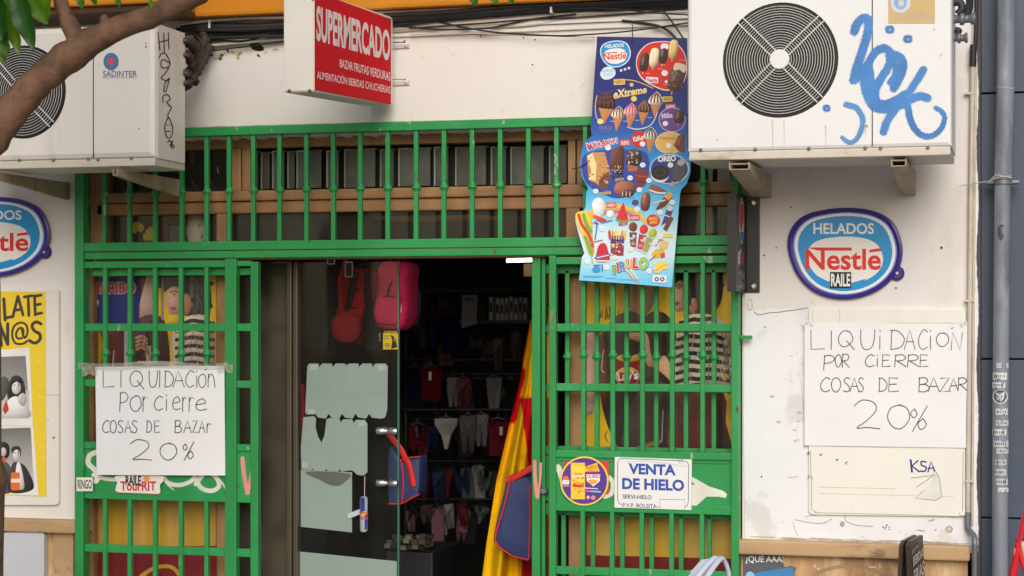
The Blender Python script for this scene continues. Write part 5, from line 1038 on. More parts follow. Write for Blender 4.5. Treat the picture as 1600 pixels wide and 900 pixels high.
a.blob(Q(z5, [(178, 715), (186, 650), (205, 624), (228, 626), (242, 660), (252, 715), (215, 726)]), c(208, 46, 62), 4); a.line(Q(z5, [(176, 702), (250, 686)]), 3.4, c(60, 110, 200)); a.line(Q(z5, [(182, 702), (246, 688)]), 1.2, wht); a.line(Q(z5, [(180, 718), (248, 720)]), 2.2, c(230, 230, 236))
a.ell(*z5(180, 765), 6.5, 5, c(70, 150, 216)); a.line(Q(z5, [(210, 740), (212, 776)]), 1.8, c(60, 110, 180)); a.line(Q(z5, [(166, 742), (200, 742)]), 1.6, c(60, 110, 180))
for (ch, x, y, w_, h, cc, r_) in (('P', 266, 740, 26, 48, c(90, 180, 90), -8), ('I', 290, 726, 14, 52, c(214, 60, 60), -6), ('R', 303, 722, 34, 50, c(70, 140, 214), -4), ('U', 338, 708, 36, 50, c(244, 170, 50), 0), ('L', 376, 702, 32, 58, c(216, 60, 56), 4), ('O', 408, 698, 50, 66, c(150, 200, 80), 8)):
    p0, p1 = z5(x - 2, y - 2), z5(x + w_ + 2, y + h + 2); a.text(ch, p0[0] + .8, p0[1] + .8, p1[0] + .8, p1[1] + .8, c(70, 80, 110), .10, r_); a.text(ch, p0[0], p0[1], p1[0], p1[1], c(236, 236, 228), .09, r_); p0, p1 = z5(x, y), z5(x + w_, y + h); a.text(ch, p0[0], p0[1], p1[0], p1[1], cc, .05, r_)
for (pts, wd, cc) in (([(345, 770), (370, 800), (390, 830)], 4, c(240, 210, 160)), ([(365, 765), (390, 800), (420, 834)], 3, c(244, 226, 200)), ([(350, 780), (380, 815), (410, 838)], 2, c(236, 170, 90))): a.line(Q(z5, pts), wd, cc, w2=.6)
a.blob(Q(z5, [(490, 775), (500, 735), (530, 722), (560, 730), (566, 760), (540, 765), (515, 785)]), c(246, 216, 110), 4); a.line(Q(z5, [(505, 770), (540, 745), (562, 740)]), 1.6, c(226, 170, 60)); a.blob(Q(z5, [(480, 680), (505, 655), (540, 660), (550, 690), (515, 700), (490, 700)]), c(226, 186, 80), 4); a.line(Q(z5, [(470, 716), (500, 690)]), 1.4, c(200, 70, 60)); a.poly(Q(z5, [(525, 680), (548, 672), (552, 696), (530, 706)]), c(220, 80, 60)); a.blob(Q(z5, [(520, 630), (545, 610), (570, 620), (560, 650), (530, 655)]), c(230, 200, 130), 3); a.line(Q(z5, [(500, 640), (520, 610), (540, 606)]), 1.4, c(200, 90, 70)); a.rrect(*z5(540, 572), *z5(592, 592), 1.5, c(220, 224, 110))
a.rect(*z5(484, 797), *z5(558, 836), wht, 3)
for x, cc in ((506, c(50, 60, 130)), (536, c(50, 70, 120))): a.ell(*z5(x, 818), 3.6, 3.4, cc); a.ell(*z5(x, 818), 1.7, 1.6, c(220, 226, 240))
for (x, y) in ((242, 108), (430, 200), (362, 270), (412, 334), (464, 284), (176, 342), (400, 440), (524, 456), (590, 402), (130, 722), (234, 754), (280, 700), (366, 655), (496, 618), (524, 588), (464, 774), (210, 545)): a.ell(*z5(x, y), 4.4, 3.9, wht); a.line([z5(x - 7, y), z5(x + 7, y)], 1.0, c(190, 196, 214))
q = z4(300, 818); a.ell(q[0], q[1], 4.4, 4, wht)
for (x, y, w_) in ((108, 800, 110), (110, 806, 90), (230, 812, 60), (240, 160, 14), (430, 166, 24), (352, 376, 34), (480, 770, 30), (300, 820, 120)): a.line([z5(x, y), z5(x + w_, y + 2)], .5, c(70, 120, 170))
a.build('print', PRINTG, ip)
m = MB(); m.tube([P(988, 39, -.03), P(988.5, 50, -.06), P(988, 62, YP - .005), P(986, 66, YP - .004)], .0016, 6); m.tube([P(894, 264, -.05), P(905, 262, YP - .008), P(918, 254, YP - .006)], .0016, 6); m.build('tie_wire', [BLACK], ip)

# ------------------------------------------------------------------ yellow photo poster on the left pillar
YL = -.016
yp = thing('photo_poster', 'yellow poster with black and white photo prints on the left pillar', 'poster', P(20, 775, YL))
m = MB(); m.prism([P(x, y, YL) for x, y in ((-60, 455), (71, 456), (72.5, 776), (-60, 771))], (0, .0015, 0)); m.build('sheet', [pm('yellow_paper', c(236, 204, 50), .5, var=.03)], yp)
a = Art(on(YL)); gk = c(70, 62, 56)
def blocky(ch, strokes, wd):
    for st in strokes: a.line(st, wd, gk, sm=False)
blocky('L', [[(6, 467), (8, 500)], [(8, 497), (18, 495)]], 5); blocky('A', [[(20, 495), (28, 463)], [(28, 463), (36, 492)], [(22, 485), (34, 483)]], 4.5); blocky('T', [[(38, 464), (50, 462)], [(44, 463), (45, 493)]], 4.5); blocky('E', [[(54, 462), (55, 492)], [(54, 463), (64, 461)], [(54, 477), (63, 475)], [(55, 491), (65, 489)]], 4.5)
blocky('N', [[(2, 540), (0, 506)], [(0, 508), (12, 538)], [(12, 538), (12, 506)]], 5); a.line([(34, 528), (28, 529), (25, 522), (30, 513), (36, 514), (36, 524), (34, 512), (38, 528), (43, 520), (41, 508), (32, 504), (22, 510), (19, 524), (24, 536), (36, 537), (42, 533)], 3.4, gk); a.line([(64, 506), (56, 503), (50, 509), (54, 517), (62, 522), (62, 531), (54, 536), (46, 532)], 5, gk)
a.shade = .4; pw, gr1, gr2, gr3, blk = c(232, 230, 226), c(126, 124, 122), c(170, 168, 166), c(206, 204, 202), c(40, 38, 38)
a.poly([(-60, 552), (46, 543), (51, 660), (60, 774), (-60, 770)], pw); a.line([(0, 665), (66, 666)], .8, c(200, 190, 140))
a.grad([(-60, 560), (40, 556), (47, 652), (-60, 656)], lambda x, y: mix(gr1, gr2, (y - 556) / 96)); a.rect(-60, 610, 46, 654, c(196, 194, 192))
a.blob([(14, 600), (20, 588), (31, 588), (38, 600), (40, 622), (34, 634), (16, 630), (11, 616)], blk); a.ell(25.5, 606, 7, 10, c(214, 210, 206), 4); a.poly([(27, 597), (32, 600), (31, 612), (27, 615), (28, 606)], c(178, 174, 170)); a.line([(22.5, 611), (26, 612.4), (29, 610.8)], .9, c(150, 140, 138)); a.line([(22.6, 611.4), (26, 612.0), (28.8, 611)], .45, c(236, 232, 230)); a.line([(21.5, 601.4), (24, 600.8)], .7, c(90, 86, 84)); a.line([(27.6, 600.6), (30.2, 601)], .7, c(90, 86, 84))
for k in range(22): a.line([(random.uniform(12, 20), random.uniform(592, 606)), (random.uniform(11, 18), random.uniform(612, 630))], .7, random.choice([c(60, 58, 56), c(26, 24, 24), c(84, 80, 78)])); a.line([(random.uniform(32, 38), random.uniform(594, 606)), (random.uniform(34, 40), random.uniform(612, 632))], .7, random.choice([c(60, 58, 56), c(26, 24, 24), c(84, 80, 78)]))
a.blob([(0,0)] and [(20, 600), (19, 594), (26, 591), (32, 594), (32, 600), (26, 595)], blk, 3); a.ell(22.8, 603, 1, .7, blk); a.ell(29, 602.5, 1, .7, blk); a.line([(25.8, 604), (26.4, 608)], .6, c(160, 156, 152)); a.blob([(6, 650), (8, 632), (20, 620), (34, 622), (44, 636), (46, 652)], c(224, 222, 220)); a.blob([(28, 620), (36, 614), (42, 622), (38, 634), (30, 630)], c(190, 186, 182)); a.line([(32, 632), (36, 618)], 1.2, c(150, 146, 142)); a.line([(36, 634), (40, 620)], 1.0, c(150, 146, 142)); a.blob([(-4, 600), (6, 588), (14, 596), (12, 612), (2, 626)], c(86, 84, 82)); a.poly([(4, 640), (10, 624), (14, 640), (8, 648)], c(200, 60, 50))
a.grad([(-60, 672), (48, 668), (53, 764), (-60, 768)], lambda x, y: mix(c(112, 110, 108), gr3, (y - 668) / 96))
a.blob([(-6, 700), (4, 690), (14, 696), (14, 712), (4, 720), (-6, 716)], blk); a.ell(5, 706, 5, 7, c(196, 192, 188)); a.blob([(-20, 768), (-10, 730), (6, 720), (18, 734), (20, 768)], c(88, 86, 86)); a.blob([(18, 706), (20, 698), (30, 698), (33, 708), (30, 714)], blk); a.ell(26, 711, 5.6, 8.5, c(216, 212, 208)); a.poly([(27, 704), (31, 707), (30, 716), (27, 718), (28, 711)], c(176, 172, 168)); a.line([(23.6, 714.8), (26, 715.8), (28.4, 714.4)], .8, c(140, 132, 130)); a.line([(22.6, 707), (25, 706.4)], .7, c(80, 76, 74)); a.line([(27.2, 706.2), (29.8, 706.6)], .7, c(80, 76, 74)); a.ell(24, 708.5, .9, .6, blk); a.ell(28.4, 708, .9, .6, blk); a.line([(26, 709), (26.5, 712.5)], .5, c(160, 156, 152)); a.blob([(14, 768), (18, 728), (28, 722), (42, 732), (52, 764)], c(54, 52, 52)); a.blob([(24, 760), (26, 726), (32, 726), (38, 762)], c(220, 218, 216)); a.rrect(17, 738, 31, 766, 2, c(226, 112, 40)); a.rect(17, 748, 31, 754, c(240, 220, 200)); a.ell(6, 718, 3, 5, c(210, 90, 60))
for k in range(10): a.rect(58 + k * .8, 560 + 19 * k, 61 + k * .8, 566 + 19 * k, c(240, 212, 74)); a.rect(62 + k * .8, 562 + 19 * k, 64 + k * .8, 570 + 19 * k, c(240, 212, 74))
a.build('print', PRINT, yp)

# ------------------------------------------------------------------ advertisements inside the windows
YI = .10
yel = c(246, 196, 10)
def stripes(a, pts, n, x0, x1, yfn, col): pass
def folds(a, n, x0, x1, y0, y1, tones, wd=1.0):
    for k in range(n):
        x = random.uniform(x0, x1); y = random.uniform(y0, y1); L_ = random.uniform(8, 34)
        a.line([(x, y), (x + random.uniform(-4, 4), y + L_ * .5), (x + random.uniform(-8, 8), min(y1 + 6, y + L_))], random.uniform(.5, 1.8) * wd, random.choice(tones), taper=.9)
ad1 = thing('crisps_poster', 'yellow crisps advertisement of a striped-shirted woman behind the right window bars', 'poster', P(1025, 720, YI))
m = MB(); m.prism([P(x, y, YI) for x, y in ((905, 402), (1152, 398), (1152, 960), (905, 950))], (0, .002, 0)); m.build('sheet', [pm('yellow_poster', yel, .4, var=.05)], ad1)
a = Art(on(YI)); a.shade = .55; dk1, dk2 = c(62, 46, 44), c(46, 36, 36); skin = c(222, 170, 134); skin2 = c(196, 138, 104); crm = c(226, 208, 184)
a.grad([(905, 770), (1152, 778), (1152, 900), (905, 885)], lambda x, y: mix(c(206, 170, 90), c(214, 174, 50), .5 + .5 * math.sin(x / 9)))
a.poly([(905, 867), (1152, 873), (1152, 960), (905, 950)], c(126, 34, 38))
# seated man: dark jumper, head cut by the crop of the picture
a.blob([(985, 440), (1000, 430), (1020, 436), (1022, 470), (1010, 492), (990, 492), (980, 466)], skin2, 4); a.blob([(944, 520), (960, 496), (985, 486), (1005, 494), (1022, 486), (1042, 492), (1056, 520), (1060, 600), (1052, 680), (1020, 716), (968, 700), (942, 640), (936, 570)], dk1, 5)
a.blob([(982, 420), (985, 404), (1012, 402), (1026, 412), (1026, 436), (1010, 428), (990, 432)], dk2, 4)
for k in range(30): x = random.uniform(934, 966); a.line([(x, random.uniform(478, 492)), (x + random.uniform(-3, 3), random.uniform(494, 502))], 1.2, random.choice([c(120, 60, 60), c(96, 100, 60), c(140, 120, 50)]))
a.blob([(936, 530), (944, 520), (950, 560), (948, 640), (938, 620), (934, 570)], c(120, 78, 60), 4); a.line([(943, 546), (940, 576), (944, 582)], 1.6, c(210, 206, 200)); a.blob([(916, 520), (930, 512), (932, 600), (928, 640), (916, 640)], c(226, 176, 168), 3)
for k in range(8): a.line([(918 + k * 2.4, 632), (917 + k * 2.6, 642)], 1.2, c(236, 226, 214))
folds(a, 80, 948, 1044, 505, 690, [c(84, 66, 64), c(52, 38, 36), c(72, 56, 60), c(96, 80, 82), c(44, 32, 32)])
# crisp tub
a.poly([(961, 558), (1001, 556), (998, 604), (964, 604)], c(150, 28, 34)); a.blob([(963, 560), (972, 554), (984, 557), (998, 553), (1000, 562), (980, 566)], c(236, 190, 70), 3); a.ell(980.5, 588, 19, 14.5, c(226, 218, 210)); a.ell(980.5, 589, 17.5, 13, c(160, 30, 36)); a.blob([(964, 580), (980, 574), (998, 580), (980, 583)], c(240, 190, 60), 4); a.text("Lay's", 965, 580, 997, 598, c(240, 234, 228), .04, -6)
# hands
a.blob([(978, 520), (986, 512), (998, 512), (1004, 522), (1000, 534), (988, 530)], skin, 4)
for k in range(3): a.line([(986, 516 + 6 * k), (996, 515 + 6 * k), (1003, 518 + 6 * k)], 4, mix(skin, skin2, k / 3))
a.blob([(1008, 520), (1014, 530), (1018, 556), (1030, 570), (1024, 580), (1010, 568), (1006, 540)], skin, 4); a.blob([(1026, 566), (1040, 556), (1052, 580), (1062, 592), (1054, 602), (1034, 592)], skin, 4); a.blob([(1010, 578), (1022, 574), (1046, 594), (1046, 606), (1016, 604)], dk2, 3)
a.blob([(1000, 606), (1046, 604), (1056, 680), (1030, 714), (990, 712), (970, 690)], c(74, 54, 50), 3); a.line([(972, 712), (1000, 700), (1030, 690)], 7, c(150, 128, 60)); a.line([(1036, 640), (1034, 690)], 2, c(150, 150, 160))
# woman
a.blob([(1054, 430), (1060, 408), (1078, 398), (1104, 400), (1124, 414), (1130, 444), (1126, 472), (1112, 492), (1090, 496), (1072, 488)], c(44, 36, 36), 4)
for k in range(46):
    t = random.uniform(0, 2 * math.pi); x, y = 1096 + 32 * math.cos(t), 446 + 46 * math.sin(t)
    if x > 1066 or y < 420: a.ell(x, y, random.uniform(2, 5), random.uniform(2, 5), random.choice([c(40, 32, 32), c(58, 48, 46), c(36, 28, 28)]), n=9)
a.blob([(1050, 450), (1053, 440), (1062, 436), (1072, 440), (1074, 460), (1070, 480), (1062, 487), (1055, 484), (1052, 474), (1047, 464)], skin, 4); a.blob([(1078, 470), (1086, 466), (1090, 480), (1084, 492), (1078, 488)], skin2, 4)
a.blob([(1044, 440), (1048, 414), (1062, 402), (1080, 404), (1084, 430), (1076, 442), (1062, 438), (1052, 446)], c(46, 38, 38), 4); a.blob([(1070, 436), (1080, 432), (1080, 470), (1074, 482), (1071, 460)], c(44, 36, 36), 4)
a.line([(1054, 447), (1060, 445.4), (1067, 447)], 1.6, c(60, 44, 40)); a.ell(1060.5, 450.5, 2.8, 1.3, c(206, 190, 180)); a.ell(1060.5, 450.5, 1.4, 1.3, c(40, 30, 30)); a.line([(1057, 449.4), (1061, 448.6), (1065, 450)], .8, c(40, 30, 30)); a.line([(1053, 456), (1048.5, 464), (1053, 466.5)], 1.0, c(180, 124, 96)); a.blob([(1053, 473), (1057, 471), (1063, 473), (1058, 477), (1054, 476)], c(160, 64, 62), 3); a.blob([(1056, 479), (1064, 480), (1060, 486)], skin2, 3)
def shirt(tx, ty, s):
    body = [(1060, 508), (1072, 494), (1092, 490), (1118, 494), (1138, 512), (1146, 548), (1152, 580), (1150, 604), (1138, 616), (1128, 604), (1090, 604), (1058, 604), (1054, 560)]
    return [(tx + x * s, ty + y * s) for x, y in body]
a.blob(shirt(0, 0, 1), crm, 4)
for k in range(8):
    y = 499 + k * 13.2; x0 = 1062 - min(6, k * 2); x1 = 1124 + min(24, k * 6)
    a.line([(x0 + 2, y + 5), (x0 + 22, y), (1092, y + 1), (1112, y - 1), (x1 - 6, y + 4)], 6.8, c(44, 42, 52), taper=.15)
for k in range(26): x = random.uniform(1110, 1142); a.line([(x, random.uniform(505, 560)), (x + random.uniform(2, 6), random.uniform(565, 602))], random.uniform(1.5, 3.5), random.choice([c(150, 118, 92), c(96, 78, 70), c(176, 146, 118), c(70, 58, 56)]), taper=.8)
a.blob([(1140, 560), (1154, 578), (1156, 600), (1146, 606), (1140, 590)], c(190, 160, 130), 3); a.line([(1142, 572), (1153, 582)], 4, c(50, 46, 52)); a.line([(1142, 590), (1154, 596)], 4, c(50, 46, 52))
a.line([(1104, 498), (1108, 550), (1106, 604)], 1.4, c(120, 108, 100)); a.line([(1128, 520), (1134, 560), (1146, 600)], 1.4, c(110, 98, 92))
a.ell(1132, 590, 4, 5, c(214, 160, 60)); a.blob([(1054, 604), (1128, 604), (1134, 660), (1140, 720), (1046, 716), (1050, 650)], c(104, 46, 44), 2); a.poly([(1116, 612), (1128, 640), (1137, 690), (1138, 706), (1110, 704), (1112, 640)], c(52, 34, 36)); folds(a, 60, 1050, 1112, 608, 700, [c(126, 66, 62), c(84, 36, 36), c(116, 60, 58), c(92, 42, 42)]); folds(a, 40, 1062, 1140, 500, 590, [c(200, 180, 156), c(150, 136, 124), c(90, 84, 88), c(238, 224, 204)], .8); a.line([(1060, 650), (1110, 652)], 1.2, c(84, 36, 36)); folds(a, 30, 1066, 1120, 400, 480, [c(70, 60, 58), c(30, 24, 24), c(90, 78, 74)], .8); a.line([(1056, 704), (1126, 707)], 2.2, c(70, 30, 32))
a.build('print', PRINTG, ad1)

ad2 = thing('crisps_poster', 'yellow crisps advertisement of a striped-shirted woman behind the left window bars', 'poster', P(250, 720, YI))
m = MB(); m.prism([P(x, y, YI) for x, y in ((148, 402), (338, 402), (338, 960), (148, 970))], (0, .002, 0)); m.build('sheet', [pm('yellow_poster', c(240, 190, 16), .4, var=.05)], ad2)
a = Art(on(YI)); a.shade = .55; a.rect(190, 420, 212, 440, c(226, 214, 190)); a.rect(160, 420, 168, 440, c(180, 140, 20))
a.blob([(216, 428), (240, 424), (244, 470), (240, 500), (222, 496), (214, 460)], c(214, 176, 168), 3); a.blob([(216, 426), (230, 422), (224, 450), (216, 478), (214, 450)], c(112, 66, 60), 3); a.blob([(218, 497), (250, 494), (262, 520), (262, 580), (214, 580), (200, 540)], c(84, 54, 56), 3)
a.blob([(150, 520), (176, 510), (200, 520), (204, 580), (158, 580)], c(104, 50, 48), 3); a.blob([(148, 524), (156, 520), (162, 545), (156, 580), (148, 580)], c(220, 176, 20), 3); a.rect(194, 516, 206, 580, c(198, 190, 200)); a.line([(178, 548), (176, 575)], 1.5, c(196, 190, 186))
a.blob([(212, 530), (222, 519), (232, 524), (236, 548), (228, 572), (214, 572)], c(56, 36, 34), 3)
for k in range(4): a.line([(213, 528 + 6 * k), (222, 525 + 6 * k), (229, 530 + 6 * k)], 4.2, mix(skin, skin2, k / 4))
a.line([(216, 565), (226, 566)], 3, c(206, 150, 50)); a.rect(228, 540, 236, 572, c(200, 160, 150))
a.blob([(242, 420), (300, 416), (322, 424), (330, 460), (328, 486), (310, 496), (280, 486), (262, 440), (246, 450)], c(70, 66, 66), 4); a.rect(252, 424, 256, 500, c(150, 150, 156)); a.rect(262, 424, 276, 460, c(156, 160, 168)); a.rect(297, 426, 302, 480, c(120, 110, 104))
for k in range(26): a.ell(random.uniform(300, 330), random.uniform(424, 490), random.uniform(2, 5), random.uniform(2, 5), random.choice([c(44, 38, 38), c(64, 58, 58)]), n=9)
a.blob([(260, 462), (262, 450), (272, 446), (284, 450), (287, 470), (282, 490), (272, 494), (264, 488), (262, 478), (258, 472)], c(222, 172, 148), 4); a.blob([(286, 462), (294, 460), (300, 476), (294, 492), (286, 486)], c(196, 134, 104), 4)
a.blob([(256, 456), (258, 430), (272, 422), (292, 424), (296, 450), (288, 456), (276, 448), (264, 450)], c(84, 80, 82), 4)
a.line([(266, 457), (272, 455), (279, 457)], 1.4, c(96, 70, 62)); a.ell(272.6, 460, 2.8, 1.3, c(210, 196, 188)); a.ell(272.6, 460, 1.4, 1.3, c(44, 34, 32)); a.line([(265, 464), (260, 472), (265, 474)], .9, c(180, 128, 104)); a.blob([(265, 481), (270, 479), (276, 481), (270, 485)], c(176, 96, 92), 3); a.blob([(264, 494), (280, 492), (280, 506), (262, 506)], c(226, 190, 40), 3)
a.blob([(270, 520), (290, 496), (318, 492), (334, 510), (336, 560), (334, 590), (276, 590), (270, 555)], c(222, 202, 182), 4)
for k in range(7): y = 501 + 13 * k; a.line([(276 + 12 * (k < 2), y + 4), (300, y), (316, y + 2), (333, y + 4)], 6.4, c(58, 50, 58), taper=.15)
for k in range(14): x = random.uniform(305, 332); a.line([(x, random.uniform(500, 540)), (x + random.uniform(0, 4), random.uniform(545, 590))], random.uniform(1.5, 3), random.choice([c(170, 140, 112), c(120, 96, 84), c(196, 170, 144)]), taper=.8)
a.line([(274, 520), (284, 522), (288, 536)], 2, c(84, 76, 80)); a.blob([(240, 590), (334, 590), (338, 700), (236, 700)], c(104, 50, 46), 2); folds(a, 40, 216, 258, 500, 572, [c(104, 72, 74), c(66, 42, 44), c(120, 92, 96)]); folds(a, 40, 276, 332, 500, 580, [c(190, 170, 150), c(160, 146, 132), c(100, 92, 94)], .8); folds(a, 22, 302, 328, 428, 486, [c(96, 92, 92), c(50, 46, 46), c(120, 116, 118), c(84, 80, 82)])
a.grad([(148, 780), (338, 780), (338, 864), (148, 856)], lambda x, y: mix(c(206, 160, 30), c(214, 170, 90), .5 + .5 * math.sin(x / 11 + 1))); a.poly([(148, 854), (338, 853), (338, 960), (148, 970)], c(140, 34, 40)); a.line([(215, 905), (240, 888), (268, 886), (285, 905)], 6, c(226, 170, 60))
a.build('print', PRINTG, ad2)
YH = .090
hp = thing('sweets_poster', 'blue sweets poster with red capitals in the left shop window', 'poster', P(178, 508, YH))
m = MB(); m.prism([P(x, y, YH) for x, y in ((140, 434), (217, 432), (217, 507), (140, 508))], (0, .0015, 0)); m.build('sheet', [pm('blue_poster', c(24, 44, 124), .4, var=.06)], hp)
a = Art(on(YH)); a.text('HARIBO', 141.5, 440, 213, 460, c(206, 190, 200), .07); a.text('HARIBO', 143, 441.5, 211.5, 458.5, c(196, 34, 50), .03); a.ell(149.5, 474, 5.4, 6, c(214, 130, 80)); a.rect(144.5, 470, 154.5, 474.5, c(226, 206, 196)); a.ell(149.5, 468.5, 4, 2.5, c(206, 120, 70)); a.build('print', PRINTG, hp)
# ------------------------------------------------------------------ cables along the wall
def cable(label, pts, r, mat_, Y=-.03, sag=True, name='cable', rad=None):
    p = smooth([(x, y, (q[0] if q else Y)) for x, y, *q in pts], 8) if len(pts) > 2 else [(x, y, (q[0] if q else Y)) for x, y, *q in pts]
    m = MB(); m.tube([P(*q) for q in p], r, 8); return tag(m.build(name, [mat_]), label, 'cable', 'cables along the lintel')
cable('thick black cable bundle running behind the hanging sign', [(284, 44), (340, 42), (400, 42), (470, 38), (560, 32), (640, 27), (760, 19), (871, 10), (980, 5), (1090, 2)], .0155, BLACK, -.045)
cable('second black cable beneath the thick bundle left of the sign', [(288, 56), (340, 54), (400, 50), (450, 48), (540, 42), (620, 38), (700, 30), (800, 22), (900, 15), (1080, 10)], .007, BLACK, -.035)
cable('grey conduit lying on top of the black cable bundle', [(280, 38), (330, 32), (390, 28), (450, 27), (640, 17), (784, 10), (900, 3), (1000, -3)], .006, CABLEW, -.055, name='conduit')
cable('cream conduit running just under the black cable bundle', [(310, 74), (360, 68), (443, 61), (540, 52), (640, 44), (784, 36), (840, 28), (890, 22), (1080, 18)], .006, CABLEW, -.022, name='conduit')
cable('second cream conduit low on the lintel right of the sign', [(600, 50), (660, 46), (740, 42), (800, 41), (850, 36), (920, 24), (1000, 16), (1085, 10)], .005, CABLEW, -.018, name='conduit')
cable('thin black wire drooping lowest between the sign and the poster', [(640, 22, -.05), (669, 30), (727, 43), (770, 50), (813, 53), (860, 55.5), (900, 55), (980, 49), (1073, 36), (1100, 32)], .0028, BLACK)
cable('thin black wire crossing above the blue ice cream poster', [(640, 44), (756, 36), (830, 30), (900, 27), (1000, 20), (1090, 11)], .0026, BLACK)
cable('short thick black wire curving to the top of the blue poster', [(972, 32), (1000, 35), (1030, 41), (1045, 49), (1056, 60)], .0045, BLACK, -.02)
cable('straight black wire slanting down beside the right air conditioner', [(1028, 6), (1050, 34), (1069, 62)], .003, BLACK, -.04)
cable('thin black wire rising to the right end of the lintel', [(900, 12), (960, 14), (1020, 20), (1090, 24)], .0026, BLACK, -.05)
cable('thin black wire left of the sign along the peeling plaster', [(292, 66), (340, 63), (380, 64), (430, 54), (470, 50), (540, 47)], .0035, BLACK, -.03)
cable('thin dark wire looped under the cables left of the sign', [(316, 82), (350, 77), (392, 72), (432, 66), (470, 62), (520, 60)], .0026, BLACK, -.02)
WCL = pm('white_clip', (.7, .68, .62), .5)
for x, y, lab in ((329, 38, 'small pale clip on the cables left of the sign'), (862, 14, 'small pale clip on the cables right of the sign')): p = P(x, y, -.05); m = MB(); m.box(p - Vector((.0035, .014, .016)), p + Vector((.0035, .05, .016)), .002); tag(m.build('cable_clip', [WCL]), lab, 'cable clip')
cable('black cable tucked over the cream unit towards the sign', [(276, 47), (330, 47), (390, 46), (440, 43), (520, 40)], .009, BLACK, -.05)
cable('black cable under the grey conduit left of the sign', [(280, 61), (330, 59), (380, 58), (440, 56), (500, 50)], .006, BLACK, -.04)
cable('loose black cable curling down from the bundle beside the lagged pipes', [(300, 50, -.05), (312, 62, -.06), (318, 78, -.06), (312, 96, -.07), (302, 104, -.09)], .006, BLACK)
cable('thin pale wire clipped along the cornice right of the sign', [(640, 54, -.026), (720, 52, -.026), (800, 54, -.026), (880, 57, -.026), (930, 58, -.026)], .002, CABLEW)
cable('black cable riding over the bundle right of the sign', [(600, 24), (700, 19), (800, 10), (900, 6), (1085, -2)], .008, BLACK, -.062)
cable('limp black wire sagging from the bundle right of the sign', [(620, 40), (690, 46), (760, 44), (830, 30), (900, 22)], .003, BLACK, -.03)
# lagged refrigerant pipes right of the cream unit
LAG = pm('perished_pipe_lagging', c(70, 58, 50), .85, var=.35, scale=40, bump=.6, bscale=60)
lp = thing('lagged_pipes', 'crumbling dark lagged pipes curling out behind the cream air conditioner', 'pipes', P(300, 140, -.2))
for pts, r in (([(284, 62, -.28), (296, 66, -.25), (304, 76, -.2), (300, 96, -.16), (306, 112, -.1), (316, 92, -.05), (320, 62, -.04), (316, 48, -.04)], .019), ([(284, 84, -.28), (294, 86, -.24), (300, 104, -.2), (290, 120, -.15), (300, 112, -.1), (316, 100, -.06), (330, 70, -.05)], .014), ([(284, 112, -.28), (292, 116, -.24), (294, 132, -.2), (286, 136, -.2)], .016), ([(296, 58, -.2), (304, 84, -.15), (302, 122, -.1), (308, 130, -.08)], .015), ([(286, 130, -.28), (300, 124, -.2), (310, 104, -.12)], .012)):
    q = smooth(pts, 6); m = MB(); m.tube([P(*t) for t in q], [r * random.uniform(.75, 1.25) for t in q], 9); m.build('pipe', [LAG], lp)
m = MB()
for y, r_ in ((64, .012), (86, .009), (114, .013), (131, .010)): p = P(286, y, -.29); m.lathe(p, (1, -.1, random.uniform(-.3, .3)), [(-.01, r_), (.006, r_), (.009, r_ * .7), (.022, r_ * .7)], 10)
m.build_each('valve', [pm('brown_valve', c(86, 72, 62), .5, .3, var=.2)], lp)
# ------------------------------------------------------------------ right edge: valves, conduits, drainpipe
vv_ = thing('refrigerant_valves', 'grey brass valves and black hoses on the right side of the graffitied unit', 'valves', P(1502, 66, -.35))
for y, x1, r in ((30, 1524, .013), (60, 1512, .011)):
    m = MB(); p = P(1489, y, -.36); q = P(x1, y - 1, -.36); d = (q - p); L = d.length; m.lathe(p, d, [(0, r), (L * .3, r), (L * .32, r * 1.5), (L * .5, r * 1.5), (L * .52, r), (L * .78, r), (L * .8, r * 1.45), (L, r * 1.45)], 12); m.build('valve', [GREYM], vv_)
for pts, r in (([(1508, 26, -.36), (1514, 16, -.34), (1515, 0, -.3), (1513, -20, -.3)], .012), ([(1496, 22, -.36), (1503, 14, -.36), (1500, 4, -.36), (1490, 4, -.36)], .012), ([(1494, 54, -.36), (1499, 48, -.36), (1492, 46, -.36)], .009)):
    m = MB(); m.tube([P(*t) for t in smooth(pts, 6)], r, 9); m.build('hose', [BLACK], vv_)
def vpipe(label, pts, r, mat_, name, grp=None):
    m = MB(); m.tube([P(*t) for t in pts], r, 12); o = m.build(name, [mat_]); tag(o, label, 'pipe', grp); return o
vpipe('thin black pipe at the top of the right wall edge', [(1526, -40, -.02), (1525, 40, -.02), (1524, 70, -.02)], .0065, BLACK, 'pipe')
vpipe('black rubber sleeve on the pipe right of the graffitied unit', [(1521, 70, -.02), (1520, 103, -.02)], .011, BLACK, 'pipe_sleeve')
vpipe('pale conduit running down the right edge of the white pillar', [(1520, 100, -.015), (1517, 300, -.015), (1514, 600, -.015), (1512, 812, -.015)], .008, CABLEW, 'conduit')
vpipe('thin painted conduit nearest the neighbouring slate wall', [(1525, 90, -.012), (1521.5, 420, -.012), (1519, 820, -.012)], .0042, CABLEW, 'conduit')
vpipe('grey metal conduit elbow bending round the stone dado at the right', smooth([(1512, 800, -.016), (1512, 822, -.016), (1514, 828, -.02), (1522, 838, -.045), (1523, 848, -.06), (1523, 870, -.06), (1523, 960, -.06)], 5), .0095, GREYM, 'conduit')
for y, lab in ((146, 'clip on the pale conduit beside the graffitied unit'), (470, 'clip on the pale conduit above the right paper notice'), (752, 'clip on the pale conduit below the right paper notice')): p = P(1515, y, -.018); m = MB(); m.box(p - Vector((.014, .006, .004)), p + Vector((.014, .012, .004)), .001); tag(m.build('pipe_clip', [CABLEW]), lab, 'pipe clip')
